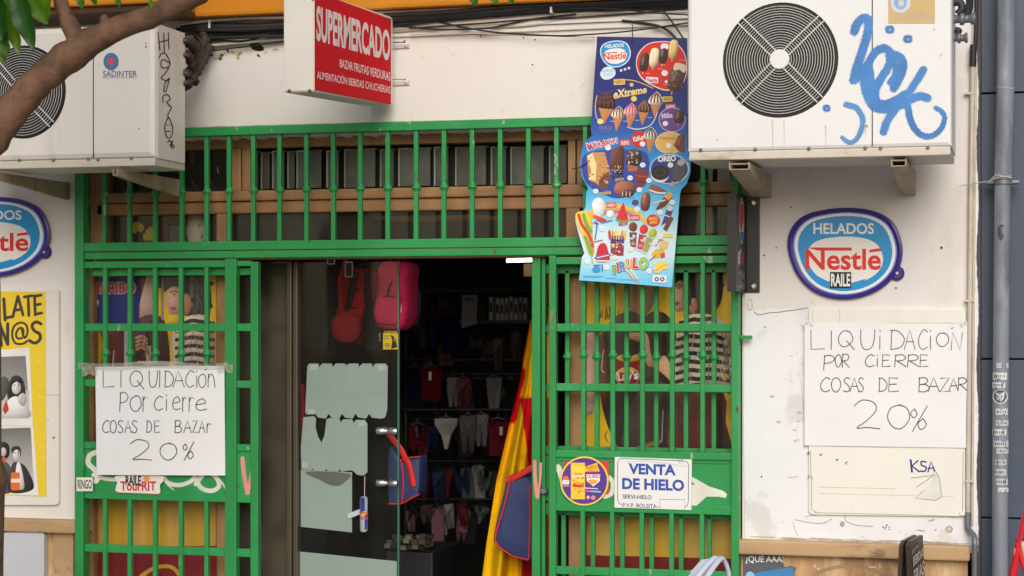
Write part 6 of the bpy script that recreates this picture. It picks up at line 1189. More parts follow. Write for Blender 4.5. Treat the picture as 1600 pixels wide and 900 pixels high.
dp = thing('drainpipe', 'weathered grey drainpipe covered in small white stickers on the slate wall', 'drainpipe', P(1563, 900, -.05))
YQ = -.06
m = MB(); m.tube([P(1573, -60, YQ), P(1571, 140, YQ), P(1567, 281, YQ)], .0285, 48); m.build('pipe', [PIPE], dp)
m = MB(); m.tube([P(1566.5, 276, YQ), P(1565, 420, YQ), P(1562.5, 760, YQ), P(1562, 1300, YQ)], .0255, 48); m.build('pipe', [PIPE], dp)
m = MB(); p = P(1567, 285, YQ); m.lathe(p + Vector((0, 0, -.006)), (0, 0, 1), [(0, .031), (.012, .031)], 24); m.box(p + Vector((-.052, -.006, -.005)), p + Vector((.052, .04, .006)), .003); m.build('clamp', [GREYM], dp)
m = MB(); m.tube([P(1571 + 14.5 * math.cos(t), 137 + 1.2 * math.sin(2 * t), YQ - .029 * math.sin(t)) for t in [k * math.pi / 12 for k in range(13)]], .0013, 5); m.tube([P(1497, 291, -.03), P(1520, 287, -.04), P(1545, 283, -.07), P(1560, 277, -.095), P(1580, 275, -.085)], .0016, 5); m.tube([P(1545, 284, -.08), P(1556, 273, -.095), P(1581, 278, -.085)], .0016, 5); m.build_each('wire_tie', [CABLEW], dp)
def pip(x, y, l):
    q = P(1563.5 + (565 - 565) * 0, y, YQ); r = .0257 + l; t = (x - 1562.5) / 11.6; t = max(-.98, min(.98, t)); an = math.asin(t)
    return Vector((q.x + r * math.sin(an), YQ - r * math.cos(an), q.z))
for (x0, y0, x1, y1) in ((1557, 567, 1573, 575), (1552, 582, 1571, 593), (1551, 597, 1569, 606), (1556, 638, 1572, 648), (1556, 656, 1573, 665), (1551, 670, 1570, 680), (1553, 688, 1573, 698), (1557, 700, 1573, 708), (1552, 717, 1570, 726), (1551, 732, 1570, 742), (1554, 747, 1572, 757), (1559, 761, 1573, 768)):
    a = Art(pip, start=.0012); cc = random.choice([c(206, 206, 206), c(190, 192, 194), c(216, 214, 212)]); K = 5
    for k in range(K): a.rect(x0 + (x1 - x0) * k / K, y0, x0 + (x1 - x0) * (k + 1) / K, y1, cc); a.l -= a.step
    a.l += a.step
    for k in range(6): xx = x0 + 1.6 + (x1 - x0 - 3) * k / 6; a.rect(xx, y0 + 3, xx + random.uniform(.8, 1.7), y1 - 2.6 - random.random(), c(92, 94, 100))
    for k in range(3): xx = random.uniform(x0 + 1, x1 - 3); a.rect(xx, random.choice([y0, y1 - 2]), xx + 2.4, random.choice([y0 + 2, y1]), c(120, 124, 132))
    a.build('sticker', PRINT, dp)
a = Art(pip, start=.0012)
a.ell(1562, 619, 10.4, 11.5, c(214, 214, 212)); a.ell(1562, 619, 7.6, 8.6, c(60, 62, 66)); a.line([(1557, 614), (1562, 618), (1567, 613), (1565, 624)], 2, c(214, 214, 212)); a.line([(1558, 624), (1562, 620), (1563, 626)], 1.6, c(200, 200, 200))
a.build('round_sticker', PRINT, dp); a = Art(pip, start=.0012); a.blob([(1559, 356), (1566, 352), (1568, 366), (1564, 376), (1560, 372)], c(60, 62, 66), 3); a.build('dark_scrap', PRINT, dp)

# ------------------------------------------------------------------ awning above the entrance
aw = thing('rolled_awning', 'orange awning above the lintel with a dark brown housing at its left', 'awning', P(600, 20, -.10))
zw = za(600, 14, -.09)
m = MB(); m.box((-6, -.10, zw), (xa(1100, -.1), -.06, zw + .7), .012); m.box((-6, -.059, zw + .03), (xa(1100, -.1), -.022, zw + .7), .002); m.build('cloth', [ORANGE], aw)
m = MB(); zw2 = za(150, 12, -.34); m.box((-6, -.34, zw2 - .02), (xa(262, -.34), -.105, zw2 + .004), .006); m.build('housing', [BROWN], aw)
m = MB(); m.box((-6, -.36, zw2 + .006), (xa(258, -.36), -.105, zw2 + .5), .01); m.build('valance', [ORANGE], aw)

# ------------------------------------------------------------------ street tree at the left
tree = thing('orange_tree', 'street tree with a brown branch crossing the cream air conditioner', 'tree', P(-40, HOR, -1.55) * 1.0 + Vector((0, 0, -1.8 + .12)))
YT = -1.5
m = MB()
trunk = [(-62, 1500, YT), (-58, 1200, YT), (-56, 1000, YT), (-54, 880, YT), (-55, 770, YT), (-52, 750, YT), (-57, 720, YT), (-56, 600, YT), (-58, 450, YT), (-60, 330, YT), (-54, 262, YT)]
m.tube([P(*t) for t in trunk], [.122, .115, .111, .108, .114, .120, .108, .106, .107, .104, .09], 14)
m.build('trunk', [BARK], tree)
br = [(-70, 320, YT), (-40, 252, YT), (-4, 205, YT), (32, 158, YT), (74, 114, YT), (116, 82, YT), (160, 56, YT), (232, 27, YT), (290, 1, YT), (350, -30, YT - .05), (460, -90, YT - .15)]
rr = [.080, .064, .050, .047, .045, .047, .036, .032, .030, .028, .022]
ps = smooth([(a_[0], a_[1], a_[2], r_) for a_, r_ in zip(br, rr)], 5)
m = MB(); m.tube([P(x, y, Y) + Vector((random.uniform(-1, 1), 0, random.uniform(-1, 1))) * .003 for x, y, Y, r_ in ps], [r_ * random.uniform(.94, 1.05) for *_, r_ in ps], 14)
for (x, y) in ((163, 27), (98, 70), (10, 150)): q = P(x, y + 6, YT); m.blob(q, (.014, .014, .02), 1, 10, 8)
m.build('branch', [BARK], tree)
m = MB(); m.tube([P(*t) for t in smooth([(128, 84, YT), (118, 58, YT), (104, 28, YT), (92, -4, YT), (70, -60, YT), (40, -130, YT)], 5)], [.034] * 5 + [.026] * 5 + [.021] * 5 + [.018] * 5 + [.015] * 5 + [.014], 10); m.build('branch', [BARK], tree)
m = MB(); m.tube([P(*t) for t in smooth([(-52, 270, YT), (-80, 120, YT - .1), (-60, -20, YT - .2), (-20, -160, YT - .2)], 5)], .05, 10); m.build('branch', [BARK], tree)
m = MB(); m.tube([P(*t) for t in smooth([(-10, 18, YT - .05), (6, 10, YT - .05), (20, 3, YT - .05), (50, -20, YT - .05)], 4)], .004, 6); m.build('twig', [BARK], tree)
LEAFM = bpy.data.materials.new('leaf'); LEAFM.use_nodes = True; t = LEAFM.node_tree; b = t.nodes['Principled BSDF']; b.inputs['Roughness'].default_value = .32; b.inputs['Specular IOR Level'].default_value = .35
at = _n(t, 'ShaderNodeAttribute', attribute_name='Col'); t.links.new(at.outputs['Color'], b.inputs['Base Color'])
tl = _n(t, 'ShaderNodeBsdfTranslucent'); hs = _n(t, 'ShaderNodeHueSaturation'); hs.inputs['Value'].default_value = 1.6; hs.inputs['Hue'].default_value = .485; t.links.new(at.outputs['Color'], hs.inputs['Color']); t.links.new(hs.outputs[0], tl.inputs[0])
mxs = _n(t, 'ShaderNodeMixShader'); mxs.inputs[0].default_value = .35; t.links.new(b.outputs[0], mxs.inputs[1]); t.links.new(tl.outputs[0], mxs.inputs[2]); t.links.new(mxs.outputs[0], t.nodes['Material Output'].inputs[0])
def leaf(m, base, tip, wd, col, face=Vector((0, -1, .2)), droop=.0):
    base, tip = Vector(base), Vector(tip); ax = tip - base; L = ax.length; ax.normalize(); sd_ = ax.cross(face).normalized(); nn = sd_.cross(ax).normalized()
    vs = []; N = 8; cs = []
    for i in range(N + 1):
        u = i / N; w_ = wd * (math.sin(math.pi * min(1, u * .93 + .05)) ** .8) * (1 - .25 * u); cen = base + ax * (L * u) - nn * (L * .16 * u * u) + Vector((0, 0, -droop * L * u * u))
        for s_ in (-1, -.5, 0, .5, 1): vs.append(cen + sd_ * (w_ * s_) - nn * (abs(s_) * w_ * -.28) + nn * (.006 * math.sin(u * 14) * abs(s_))); k = 1.0 + (.30 if s_ == 0 else 0) + random.uniform(-.1, .1); cs.append(tuple(x * k for x in col))
    m.add(vs, [[i * 5 + j, i * 5 + j + 1, (i + 1) * 5 + j + 1, (i + 1) * 5 + j] for i in range(N) for j in range(4)], lambda i: cs[i], True)
m = MB(); G1, G2, G3 = c(34, 84, 26), c(84, 124, 28), c(56, 104, 26)
YF = YT - .08
for (bx_, by_, tx_, ty_, wd, cc, dY) in ((24, -20, 46, 74, .034, G1, -.03), (40, -10, 70, 34, .028, G2, .02), (70, -24, 66, 36, .03, G2, .04), (10, 0, 24, 82, .026, G2, .02), (-6, -8, -2, 60, .036, G1, -.02), (-4, 40, 8, 86, .028, G3, .01), (-14, 30, 2, 98, .03, G2, .05), (4, -16, 30, 30, .02, G3, .05), (54, -30, 58, 30, .03, G3, .06), (120, -26, 126, 12, .016, G3, 0), (138, -18, 148, 5, .012, G1, 0), (180, -22, 184, 9, .012, G3, 0), (232, -22, 234, 13, .009, G2, 0), (732, -30, 742, 6, .02, G1, 0), (752, -30, 776, 4, .016, G3, 0), (790, -26, 800, 3, .016, G1, 0)):
    leaf(m, P(bx_, by_, YF + dY), P(tx_, ty_, YF + dY - .03), wd * 1.05, cc)
for k in range(420):   # the crown above the frame
    px = random.gauss(60, 260); py = random.uniform(-560, -70) + max(0, (px - 250) * .04); Y = YT + random.gauss(-.1, .38)
    if Y > -.75: continue
    p = P(px, py, Y)
    if p.z < 2.62 + .0: continue
    d = Vector((random.gauss(0, .6), random.gauss(0, .6), random.uniform(-1.2, -.1))).normalized()
    leaf(m, p, p + d * random.uniform(.07, .13), random.uniform(.018, .03), random.choice([G1, G1, G3, G2, c(44, 92, 28)]), Vector((random.gauss(0, .7), -1, random.gauss(.4, .6))))
m.build('crown', [LEAFM], tree)

# ------------------------------------------------------------------ street things at the bottom edge
ZG = .12
# torn poster on the stone dado
YT2 = -.0165
a = Art(on(YT2), start=.0006)
a.poly([(1161, 861), (1226, 861), (1230, 868), (1229, 876), (1236, 884), (1244, 887), (1241, 896), (1246, 912), (1240, 960), (1161, 960)], c(88, 90, 98)); a.grad([(1172, 899), (1190, 893), (1215, 889), (1240, 886), (1240, 912), (1200, 960), (1172, 960)], lambda x, y: mix(c(70, 120, 170), c(50, 150, 210), min(1, max(0, (y - 886) / 30))))
a.ell(1172, 901, 7, 8, c(140, 196, 226)); a.text('¿QUÉ AAAL', 1165, 866, 1228, 881, c(226, 226, 228), .02); a.poly([(1222, 872), (1232, 866), (1236, 884), (1226, 886)], c(188, 150, 104))
tag(a.build('torn_poster', PRINT, None), 'torn grey and blue poster with white capitals pasted on the stone dado', 'poster')
a = Art(on(-.015), start=.0006); a.line([(1268, 902), (1290, 890), (1320, 885), (1350, 886), (1376, 896), (1390, 910)], 6, c(160, 134, 104)); a.line([(1249, 864), (1256, 867), (1264, 864)], 3, c(216, 200, 178)); a.line([(1268, 869), (1274, 867)], 3, c(206, 140, 112)); a.line([(1358, 886), (1368, 886)], 2, c(216, 196, 170)); a.build('dado_mark', PAINTED, shop)
# menu board: hinged A board, seen edge on
mb_ = thing('menu_board', 'dark A-board menu with white capitals standing in front of the stone dado', 'menu board', P(1434, HOR, -.35) + Vector((0, 0, ZG - 1.8)))
A0 = P(1421, 853, -.42); A1 = P(1442, 836, -.18)
BRD = pm('dark_brown_board', c(52, 40, 36), .45, var=.12)
dn = Vector((A1.x - A0.x, A1.y - A0.y, 0)).normalized(); nrm_ = Vector((-dn.y, dn.x, 0)) if (-dn.y) > 0 else Vector((dn.y, -dn.x, 0))
ztop = (A0.z + A1.z) / 2; Lb = .30
base0 = Vector((A0.x, A0.y, 0)); 
def bpt(s_, z, off=0): q = base0 + dn * s_ + nrm_ * off; return Vector((q.x, q.y, z))
Ls = (Vector((A1.x, A1.y, 0)) - base0).length
for sgn, off in ((1, 0), (-1, -.02)):
    m = MB(); sp_ = .05 * sgn
    q = [bpt(0, A0.z, off), bpt(.03, A0.z + .012, off), bpt(Ls, A1.z, off), bpt(Ls, ZG + .01, off + sp_), bpt(0, ZG + .01, off + sp_)]
    m.prism(q, nrm_ * (-.012)); m.build('board', [BRD], mb_)
def bmap(x, y, l):
    s_ = (x - 1421) / 21.0 * Ls; z = A0.z + (A1.z - A0.z) * (x - 1421) / 21.0 - (y - 853 + (x - 1421) * 17 / 21.0) * .00207
    k = (A0.z - z) / (A0.z - ZG); return bpt(s_, z, .05 * k + .0025 + l)
a = Art(bmap, start=.0005); gw2 = c(196, 190, 188)
a.textq('BEBIDAS', [(1424, 869), (1440.5, 855), (1440.5, 868), (1424, 884)], gw2, .02); a.textq('FRIAS', [(1424, 890), (1440.5, 874), (1440.5, 896), (1424, 914)], gw2, .02); a.line([(1423, 865), (1426, 858), (1432, 853)], .7, gw2); a.line([(1429, 852.5), (1434, 847)], 1.2, c(110, 98, 92)); a.build('lettering', PRINT, mb_)
# red folding frame at the right edge
rf = thing('red_folding_rack', 'red tubular folding rack at the right edge before the slate wall', 'rack', P(1598, HOR, -.5) + Vector((0, 0, ZG - 1.8)))
RED = pm('red_enamel', c(206, 34, 46), .3, var=.06, spec=.5)
apx = P(1600, 818, -.5); H = apx.z - ZG
for dy in (0, .16):
    m = MB(); o = Vector((0, dy, 0)); tp = apx + o
    m.tube([tp + Vector((.005, 0, .03)), tp, Vector((apx.x - .36 * H / .9 * .55, apx.y + dy, ZG))], .0085, 10); m.build('leg', [RED], rf)
    m = MB(); kn = P(1589, 849, -.5) + o; m.tube([kn, Vector((kn.x + .30, kn.y, ZG))], .0085, 10); m.build('leg', [RED], rf)
    m = MB(); m.tube([kn + Vector((.008, 0, -.01)), Vector((kn.x - .16, kn.y + .01, ZG + .02))], .006, 8); m.build('brace', [RED], rf)
m = MB(); k0 = P(1588, 862, -.5); m.box(k0 - Vector((.008, .006, .01)), k0 + Vector((.012, .006, .01)), .002); m.box(k0 + Vector((.0, .0, -.2)), k0 + Vector((.008, .16, -.19)), .001); m.build_each('hinge', [pm('orange_plastic', c(226, 96, 60), .5)], rf)
m = MB(); m.tube([P(1597, 846, -.5), P(1610, 900, -.5), P(1640, 960, -.5)], .008, 8); m.build('spine', [pm('cream_tube', c(206, 196, 150), .5)], rf)
m = MB(); m.tube([P(1596, 842, -.5), P(1601, 838, -.5), P(1620, 836, -.5)], .008, 8); m.build('blue_grip', [pm('blue_plastic', c(40, 70, 150), .5)], rf)
# two pale plastic chairs nested in one another
PLW = pm('pale_plastic', c(190, 197, 212), .38, var=.06, spec=.5)
def plastic_chair(label, bands, plate, off):
    Yc = -.62 + off; top = P(1110, 873, Yc); t = thing('plastic_chair', label, 'chair', Vector((top.x, Yc - .1, ZG)), 'nested plastic chairs'); zs_ = top.z - .42 - off * .2
    for bnd, wd in bands:
        m = MB(); pts = smooth(bnd, 6); L_ = [P(x, y, Yc + dy) for x, y, dy in pts]
        m.tube(L_, wd, 12, flat=.72); m.build('back_band', [PLW], t)
    if plate: m = MB(); m.prism([P(x, y, Yc + .02) for x, y in smooth(plate, 4, True)], (.012, .03, 0)); m.build('back_panel', [PLW], t)
    x0, x1 = top.x - .20, top.x + .10
    m = MB(); m.box((x0, Yc - .40, zs_ - .015), (x1 + .08, Yc + .04, zs_ + .01), .008); m.build('seat', [PLW], t)
    for x in (x0 + .02, x1 + .06):
        for y in (Yc - .38, Yc + .02): m = MB(); m.tube([Vector((x, y, zs_)), Vector((x + (x - top.x) * .15, y, ZG + max(0, off * .2)))], [.02, .016], 10); m.build('leg', [PLW], t)
plastic_chair('pale plastic chair whose arched double back band shows at the foot of the right gate', [([(1072, 950, -.10), (1080, 920, -.08), (1091, 900, -.06), (1106, 882, -.03), (1116, 873, -.01), (1121, 873, .0)], .0095), ([(1088, 950, -.14), (1094, 922, -.12), (1104, 902, -.09), (1117, 883, -.05), (1126, 873, -.02), (1131, 875, .0), (1136, 886, .01), (1139, 900, .015), (1142, 950, .02)], .0090)], None, 0.0)
plastic_chair('pale plastic chair with a square-topped back panel, left of the arched one', [([(1076, 950, 0), (1078, 915, 0), (1079, 898, 0)], .008)], [(1078, 897), (1084, 888), (1096, 875), (1101, 876), (1106, 881), (1094, 900), (1090, 930), (1078, 930)], .10)

# ------------------------------------------------------------------ inside the shop
def rackitem(): pass
CLOTH = printed('cloth', .9, .15, .1)
STRAPM = pm('black_webbing', (.012, .012, .014), .8, var=.3, scale=40)
def backpack(label, cx, cy, w_, h, Y, col, tilt=0, dep=.10, stripe=None):
    ct = P(cx, cy, Y); sc_ = (P(cx + 1, cy, Y) - P(cx, cy, Y)).length; hw, hh = w_ * sc_ / 2, h * sc_ / 2
    t = thing('backpack', label, 'backpack', ct - Vector((0, 0, hh)), 'bags hanging behind the glass door'); M = Matrix.Rotation(math.radians(tilt), 3, 'Y')
    mt = pm('nylon', col, .8, var=.16, scale=14, bump=.04, bscale=14, spec=.2)
    def crease(m_, amp):
        f1, f2, f3 = random.uniform(18, 26), random.uniform(30, 44), random.uniform(0, 6)
        for v in m_.v: d = amp * (math.sin(v.z * f2 + v.x * f1 + f3) + .7 * math.sin(v.z * f1 * 2.2 - v.x * f2 + 1)); v.y += d; v.x += d * .4
    m = MB(); m.blob(ct, (hw, dep, hh), .42, 36, 30, M=M); crease(m, .007); m.build('body', [mt], t)
    m = MB()
    for k_ in (.90,): m.tube([ct + M @ Vector((hw * .93 * math.copysign(abs(math.cos(q)) ** .45, math.cos(q)), -dep * .62, hh * .93 * math.copysign(abs(math.sin(q)) ** .45, math.sin(q)))) for q in [2 * math.pi * k / 40 for k in range(40)]], .0028, 5, closed=True)
    m.build('piping', [mt], t)
    m = MB(); m.blob(ct + M @ Vector((-.05 * hw, -dep * .85, -hh * .42)), (hw * .74, dep * .34, hh * .44), .42, 30, 24, M=M); crease(m, .003); pk2 = m.build('pocket', [mt], t)
    m = MB(); m.tube([ct + M @ Vector((-hw * .70, -dep * 1.02, -hh * .08)), ct + M @ Vector((0, -dep * 1.20, -hh * .02)), ct + M @ Vector((hw * .66, -dep * 1.0, -hh * .08))], .003, 6); m.build('zip', [STRAPM], pk2)
    m = MB(); m.tube([Vector(p) for p in smooth([tuple(ct + M @ Vector((hw * .7, -dep * .6, hh * .55))), tuple(ct + M @ Vector((hw * .1, -dep * 1.06, hh * .4))), tuple(ct + M @ Vector((-.15 * hw, -dep * 1.05, -hh * .05)))], 5)], .004, 6); m.build('zip', [STRAPM], t)
    m = MB(); m.tube([Vector(p) for p in smooth([tuple(ct + M @ Vector((-.12, 0, hh * 1.0))) if False else tuple(ct + M @ Vector((-hw * .25, 0, hh * .96))), tuple(ct + M @ Vector((0, 0, hh * 1.22))), tuple(ct + M @ Vector((hw * .25, 0, hh * .96)))], 5)], .007, 7, flat=.5); m.build('handle', [STRAPM], t)
    for s_ in (-1, 1):
        m = MB(); m.tube([Vector(p) for p in smooth([tuple(ct + M @ Vector((hw * .4 * s_, dep * .8, hh * .8))), tuple(ct + M @ Vector((hw * 1.05 * s_, dep * .5, 0))), tuple(ct + M @ Vector((hw * .9 * s_, dep * .8, -hh * .8)))], 5)], .012, 7, flat=.4); m.build('strap', [STRAPM], t)
    m = MB(); q = ct + M @ Vector((hw * .62, -dep * .95, -hh * .35)); m.box(q - Vector((.008, .004, .016)), q + Vector((.008, .004, .016)), .003); m.build('zip_pull', [pm('white_plastic', (.75, .75, .73), .4)], t)
    return t
backpack('pink backpack hanging behind the glass door', 621, 462, 52, 102, .56, c(232, 52, 106), 5, .09)
backpack('red backpack hanging left of the pink backpack', 562, 478, 66, 112, .70, c(176, 24, 36), 8, .10)
backpack('black backpack hanging left of the red backpack', 514, 480, 52, 150, .66, (.014, .014, .016), 2, .10)
backpack('small black bag hanging between the red and pink backpacks', 588, 512, 30, 80, .55, (.012, .012, .014), 0, .05)
m = MB(); pk_st = [[(556, 424), (550, 450), (544, 480), (538, 505)], [(574, 424), (574, 460), (578, 500), (584, 530)]]
for q_, lab in zip(pk_st, ('left black strap over the red backpack', 'right black strap over the red backpack')): m = MB(); m.tube([P(x, y, .585) for x, y in smooth(q_, 5)], .013, 8, flat=.3); tag(m.build('shoulder_strap', [STRAPM]), lab, 'strap')
m = MB(); q = P(541, 512, .52); m.blob(q, (.062, .03, .06), .9, 20, 12); m.tube([q + Vector((-.02, 0, .05)), q + Vector((-.03, 0, .18)), q + Vector((.0, 0, .27))], .009, 7, flat=.5); tag(m.build('round_purse', [pm('red_felt', c(150, 18, 28), .8, var=.15)]), 'round dark red purse dangling in front of the red backpack', 'purse')
m = MB(); q = P(519, 402, .45); rp_ = thing('bag_rail', 'dark rail with hooks carrying the backpacks inside the door', 'rail', P(560, 398, .66)); m.tube([P(466, 396, .66), P(660, 396, .66)], .008, 8); m.build('rail', [GREYM], rp_)
for x in (514, 562, 588, 621): m = MB(); m.tube([P(x, 395, .66), P(x, 405, .64), P(x + 4, 408, .62)], .003, 6); m.build('hook', [STEEL], rp_)
for (x, y, lab) in ((517, 401, 'left black dotted tag hanging over the black backpack'), (545, 421, 'lower black dotted tag hanging before the red backpack')):
    m = Art(on(.48), start=0); m.rrect(x - 7, y - 13, x + 7, y + 13, 2, (.012, .012, .012))
    for k in range(9):
        for s_ in (-1, 1): m.ell(x + 5.4 * s_, y - 11 + 2.7 * k, .9, .9, c(210, 210, 205), n=7)
    for k in range(4):
        for s_ in (-1, 1): m.ell(x - 4 + 2.7 * k, y + 11.4 * s_, .9, .9, c(210, 210, 205), n=7)
    tag(m.build('dotted_tag', PRINT, None), lab, 'tag')
a = Art(on(YD - .004), start=.0003); a.rect(598.5, 516.5, 622, 546, c(190, 164, 30)); a.rect(598.5, 516.5, 622, 520.5, c(30, 28, 24)); a.text('CONECTORES', 600, 517.3, 620.5, 519.8, c(206, 176, 30), .02); a.poly([(611, 545), (613, 532), (610, 523), (616, 526), (615, 532), (620, 543)], c(30, 28, 24)); a.text('A', 614, 529, 621, 542, c(30, 28, 24), .04); a.rect(601, 536, 609, 543, c(150, 126, 24)); a.line([(600, 525), (609, 525)], 1.2, c(90, 76, 24)); a.line([(600, 529), (608, 529)], 1, c(90, 76, 24))
tag(a.build('yellow_card', PRINT, None), 'small yellow and black card on the glass door under the pink backpack', 'card')
m = MB(); m.grid(lambda u, v: P(461 + 15 * u + 3 * math.sin(5 * v), 600 + 220 * v, .5 + .02 * math.sin(11 * u + 3 * v)), 10, 24); tag(m.build('red_garment', [pm('red_cloth', c(206, 26, 30), .8, var=.12)]), 'bright red garment glimpsed behind the edge of the glass door', 'garment')
# blue satchel with red trim behind the glass
def satchel(label, pts, strap, Y, piping, dep=.12):
    t = thing('satchel', label, 'bag', P(sum(p[0] for p in pts) / len(pts), max(p[1] for p in pts), Y)); sp2 = smooth(pts, 4, True)
    NV = pm('navy_nylon', c(46, 60, 108), .6, var=.12, bump=.2, bscale=25); RD = pm('red_trim', c(222, 44, 40), .6, var=.08)
    m = MB(); cxx = sum(p[0] for p in pts) / len(pts); cyy = sum(p[1] for p in pts) / len(pts); n = len(sp2); rows = []
    for k, yy in ((.0, -.012), (.6, -.010), (.93, -.004), (1, .01), (1, dep), (.0, dep + .005)): rows.append([P(cxx + (x - cxx) * max(k, .02), cyy + (y - cyy) * max(k, .02), Y) + Vector((0, yy, 0)) for x, y in sp2])
    for r in range(len(rows) - 1): m.add(rows[r] + rows[r + 1], [[k, (k + 1) % n, n + (k + 1) % n, n + k] for k in range(n)], None, True)
    m.build('body', [NV], t); m = MB()
    for q in piping: m.tube([P(x, y, Y - .012) for x, y in smooth(q, 5)], .0032, 6)
    m.build('piping', [RD], t); m = MB(); m.tube([P(x, y, Y + yy) for x, y, yy in smooth(strap, 5)], .012, 8, flat=.25); m.build('strap', [RD], t); return t
satchel('small navy bag with red strap hanging behind the glass door handle', [(607, 700), (626, 718), (640, 716), (656, 714), (657, 740), (654, 772), (642, 780), (624, 787), (607, 786)], [(601, 670, .02), (612, 684, 0), (626, 702, -.01), (633, 716, -.01), (640, 730, -.014), (646, 760, -.014)], .46, [[(607, 787), (626, 787), (640, 780), (655, 772)], [(626, 718), (630, 750), (628, 786)], [(625, 719), (640, 715), (656, 714)]], .08)
satchel('large navy bag with red trim hanging against the flag by the right gate', [(797, 742), (832, 748), (836, 800), (834, 872), (812, 874), (776, 852), (771, 836), (784, 780)], [(792, 752, .0), (812, 742, -.01), (836, 728, -.01), (858, 716, 0)], .26, [[(799, 744), (788, 790), (774, 838), (778, 852)], [(778, 853), (800, 868), (826, 875)], [(828, 760), (828, 820), (826, 874)]], .12)
# flag
def fl(u, v):
    y = 425 + 560 * v
    st = [(425, 854, 866), (470, 846, 868), (500, 829, 868), (560, 818, 868), (600, 812, 868), (650, 799, 868), (750, 776, 868), (850, 760, 866), (985, 742, 866)]
    for (a_, l0, r0), (b_, l1, r1) in zip(st, st[1:]):
        if y <= b_: k = (y - a_) / (b_ - a_); x0, x1 = l0 + (l1 - l0) * k, r0 + (r1 - r0) * k; break
    x = x0 + (x1 - x0) * u; return x, y
RE, YE = c(204, 22, 30), c(234, 180, 14)
def flc(u, v):
    x, y = fl(u, v)
    if x > 853 and y < 478: return RE
    if x < 854 and y < 470: return RE
    if y < 620:
        if x < 829 - (y - 500) * .10 and y > 575 and x < 812 + (620 - y) * .3: return RE
        return YE
    bx2 = 813 + (y - 620) * .12
    if x > bx2 and y < 868: return RE
    if y < 660 and x < 806 + (660 - y) * .25: return RE
    if y >= 868 and x > 815: return c(150, 16, 24)
    return YE
m = MB(); m.grid(lambda u, v: (lambda q: P(q[0], q[1], .36 + .042 * math.sin(11 * u + 3 * v) + .02 * math.sin(25 * u - 2 * v + 2 * u * v)))(fl(u, v)), 60, 110, flc)
tag(m.build('flag', [CLOTH]), 'red and yellow flag draped beside the right gate in the doorway', 'flag')
# light tube and the board under it
ft = thing('light_tube', 'short lit fluorescent tube inside the shop at the top right of the doorway', 'ceiling light', P(812, 408, 1.2))
em = bpy.data.materials.new('lit_tube'); em.use_nodes = True; em.node_tree.nodes['Principled BSDF'].inputs['Emission Color'].default_value = (1, .98, .95, 1); em.node_tree.nodes['Principled BSDF'].inputs['Emission Strength'].default_value = 6.0
m = MB(); m.tube([P(792, 407, 1.2), P(836, 406, 1.2)], .008, 10); m.build('tube', [em], ft); m = MB(); m.box(P(788, 402, 1.2), P(840, 396, 1.24), .004); m.build('fitting', [pm('white_fitting', (.5, .5, .5), .5)], ft)
m = MB(); m.box(P(818, 412, 1.3), P(850, 432, 1.32), .002); tag(m.build('cardboard_box', [pm('cardboard', c(176, 140, 104), .8)]), 'brown cardboard piece under the light tube', 'cardboard')
# shelves
SH = pm('dark_blue_shelf', (.035, .04, .07), .6, var=.2)
sh_ = thing('wall_shelf', 'dark shelf of small boxes at the back of the doorway', 'shelf', P(740, 510, 2.0))
m = MB(); m.box(P(716, 506, 1.95), Vector((P(830, 500, 1.95).x, 2.25, P(830, 500, 1.95).z)), .003); m.box(P(640, 458, 2.2), Vector((P(830, 450, 2.2).x, 2.5, P(830, 450, 2.2).z)), .003); m.build_each('board', [SH], sh_)
a = Art(on(1.94), start=0); a.poly([(722, 461), (746, 461), (745, 506), (721, 513)], c(132, 134, 138)); a.rect(727, 466, 741, 470, c(80, 82, 88)); tag(a.build('price_sheet', PRINT, None), 'grey paper sheet hanging from the back shelf left of the boxes', 'paper')
for k in range(8):
    x = 764 + 7.2 * k + (k > 0) * 3; m = MB(); y0 = 462 + random.uniform(0, 6); m.box(P(x, 501, 2.0), Vector((P(x + 5.6, y0, 2.0).x, 2.12, P(x + 5.6, y0, 2.0).z)), .003, col=random.choice([c(176, 178, 180), c(150, 152, 160), c(190, 190, 186)])); b = m.build('small_box', [PRINT]); tag(b, 'small pale box in the row on the back shelf', 'box', 'boxes on the back shelf'); a = Art(on(1.999), start=.0006); a.rect(x + 1, y0 + 9, x + 4.6, y0 + 24, c(40, 40, 44)); a.build('box_label', PRINT, b)
def garment(x, y, w_, h, Y, col, kind, label, rot=0, hm=None):
    m = MB(); pts = {'shirt': [(-.5, .08), (-.2, 0), (0, .05), (.2, 0), (.5, .08), (.48, .35), (.40, .3), (.40, 1), (-.40, 1), (-.40, .3), (-.48, .35)], 'brief': [(-.5, 0), (.5, 0), (.48, .2), (.2, .55), (.06, 1), (-.06, 1), (-.2, .55), (-.48, .2)], 'long': [(-.5, 0), (.5, 0), (.45, .5), (.3, 1), (.08, .98), (0, .45), (-.08, .98), (-.3, 1), (-.45, .5)], 'bra': [(-.5, .1), (-.3, 0), (-.24, .3), (0, .5), (.24, .3), (.3, 0), (.5, .1), (.42, .7), (.2, 1), (0, .7), (-.2, 1), (-.42, .7)]}[kind]
    q = rotp([(x + u * w_, y + v * h) for u, v in pts], rot, (x, y)); m.prism([P(a_, b_, Y + .02 * math.sin(a_ * .35)) for a_, b_ in q], (0, .012, 0), col=col); o = m.build('garment', [CLOTH]); tag(o, label, 'garment', 'clothes on the racks inside'); h_ = MB(); h_.tube([P(x - w_ * .3, y, Y), P(x, y - 4, Y), P(x + w_ * .3, y, Y)], .002, 5); h_.tube([P(x, y - 4, Y), P(x, y - 9, Y)], .002, 5); h_.build('hanger', [hm or GREYM], o); return o
dr, db_, dw, dpk, dn_ = c(92, 18, 28), c(20, 26, 54), c(122, 118, 116), c(104, 58, 66), c(22, 22, 27)
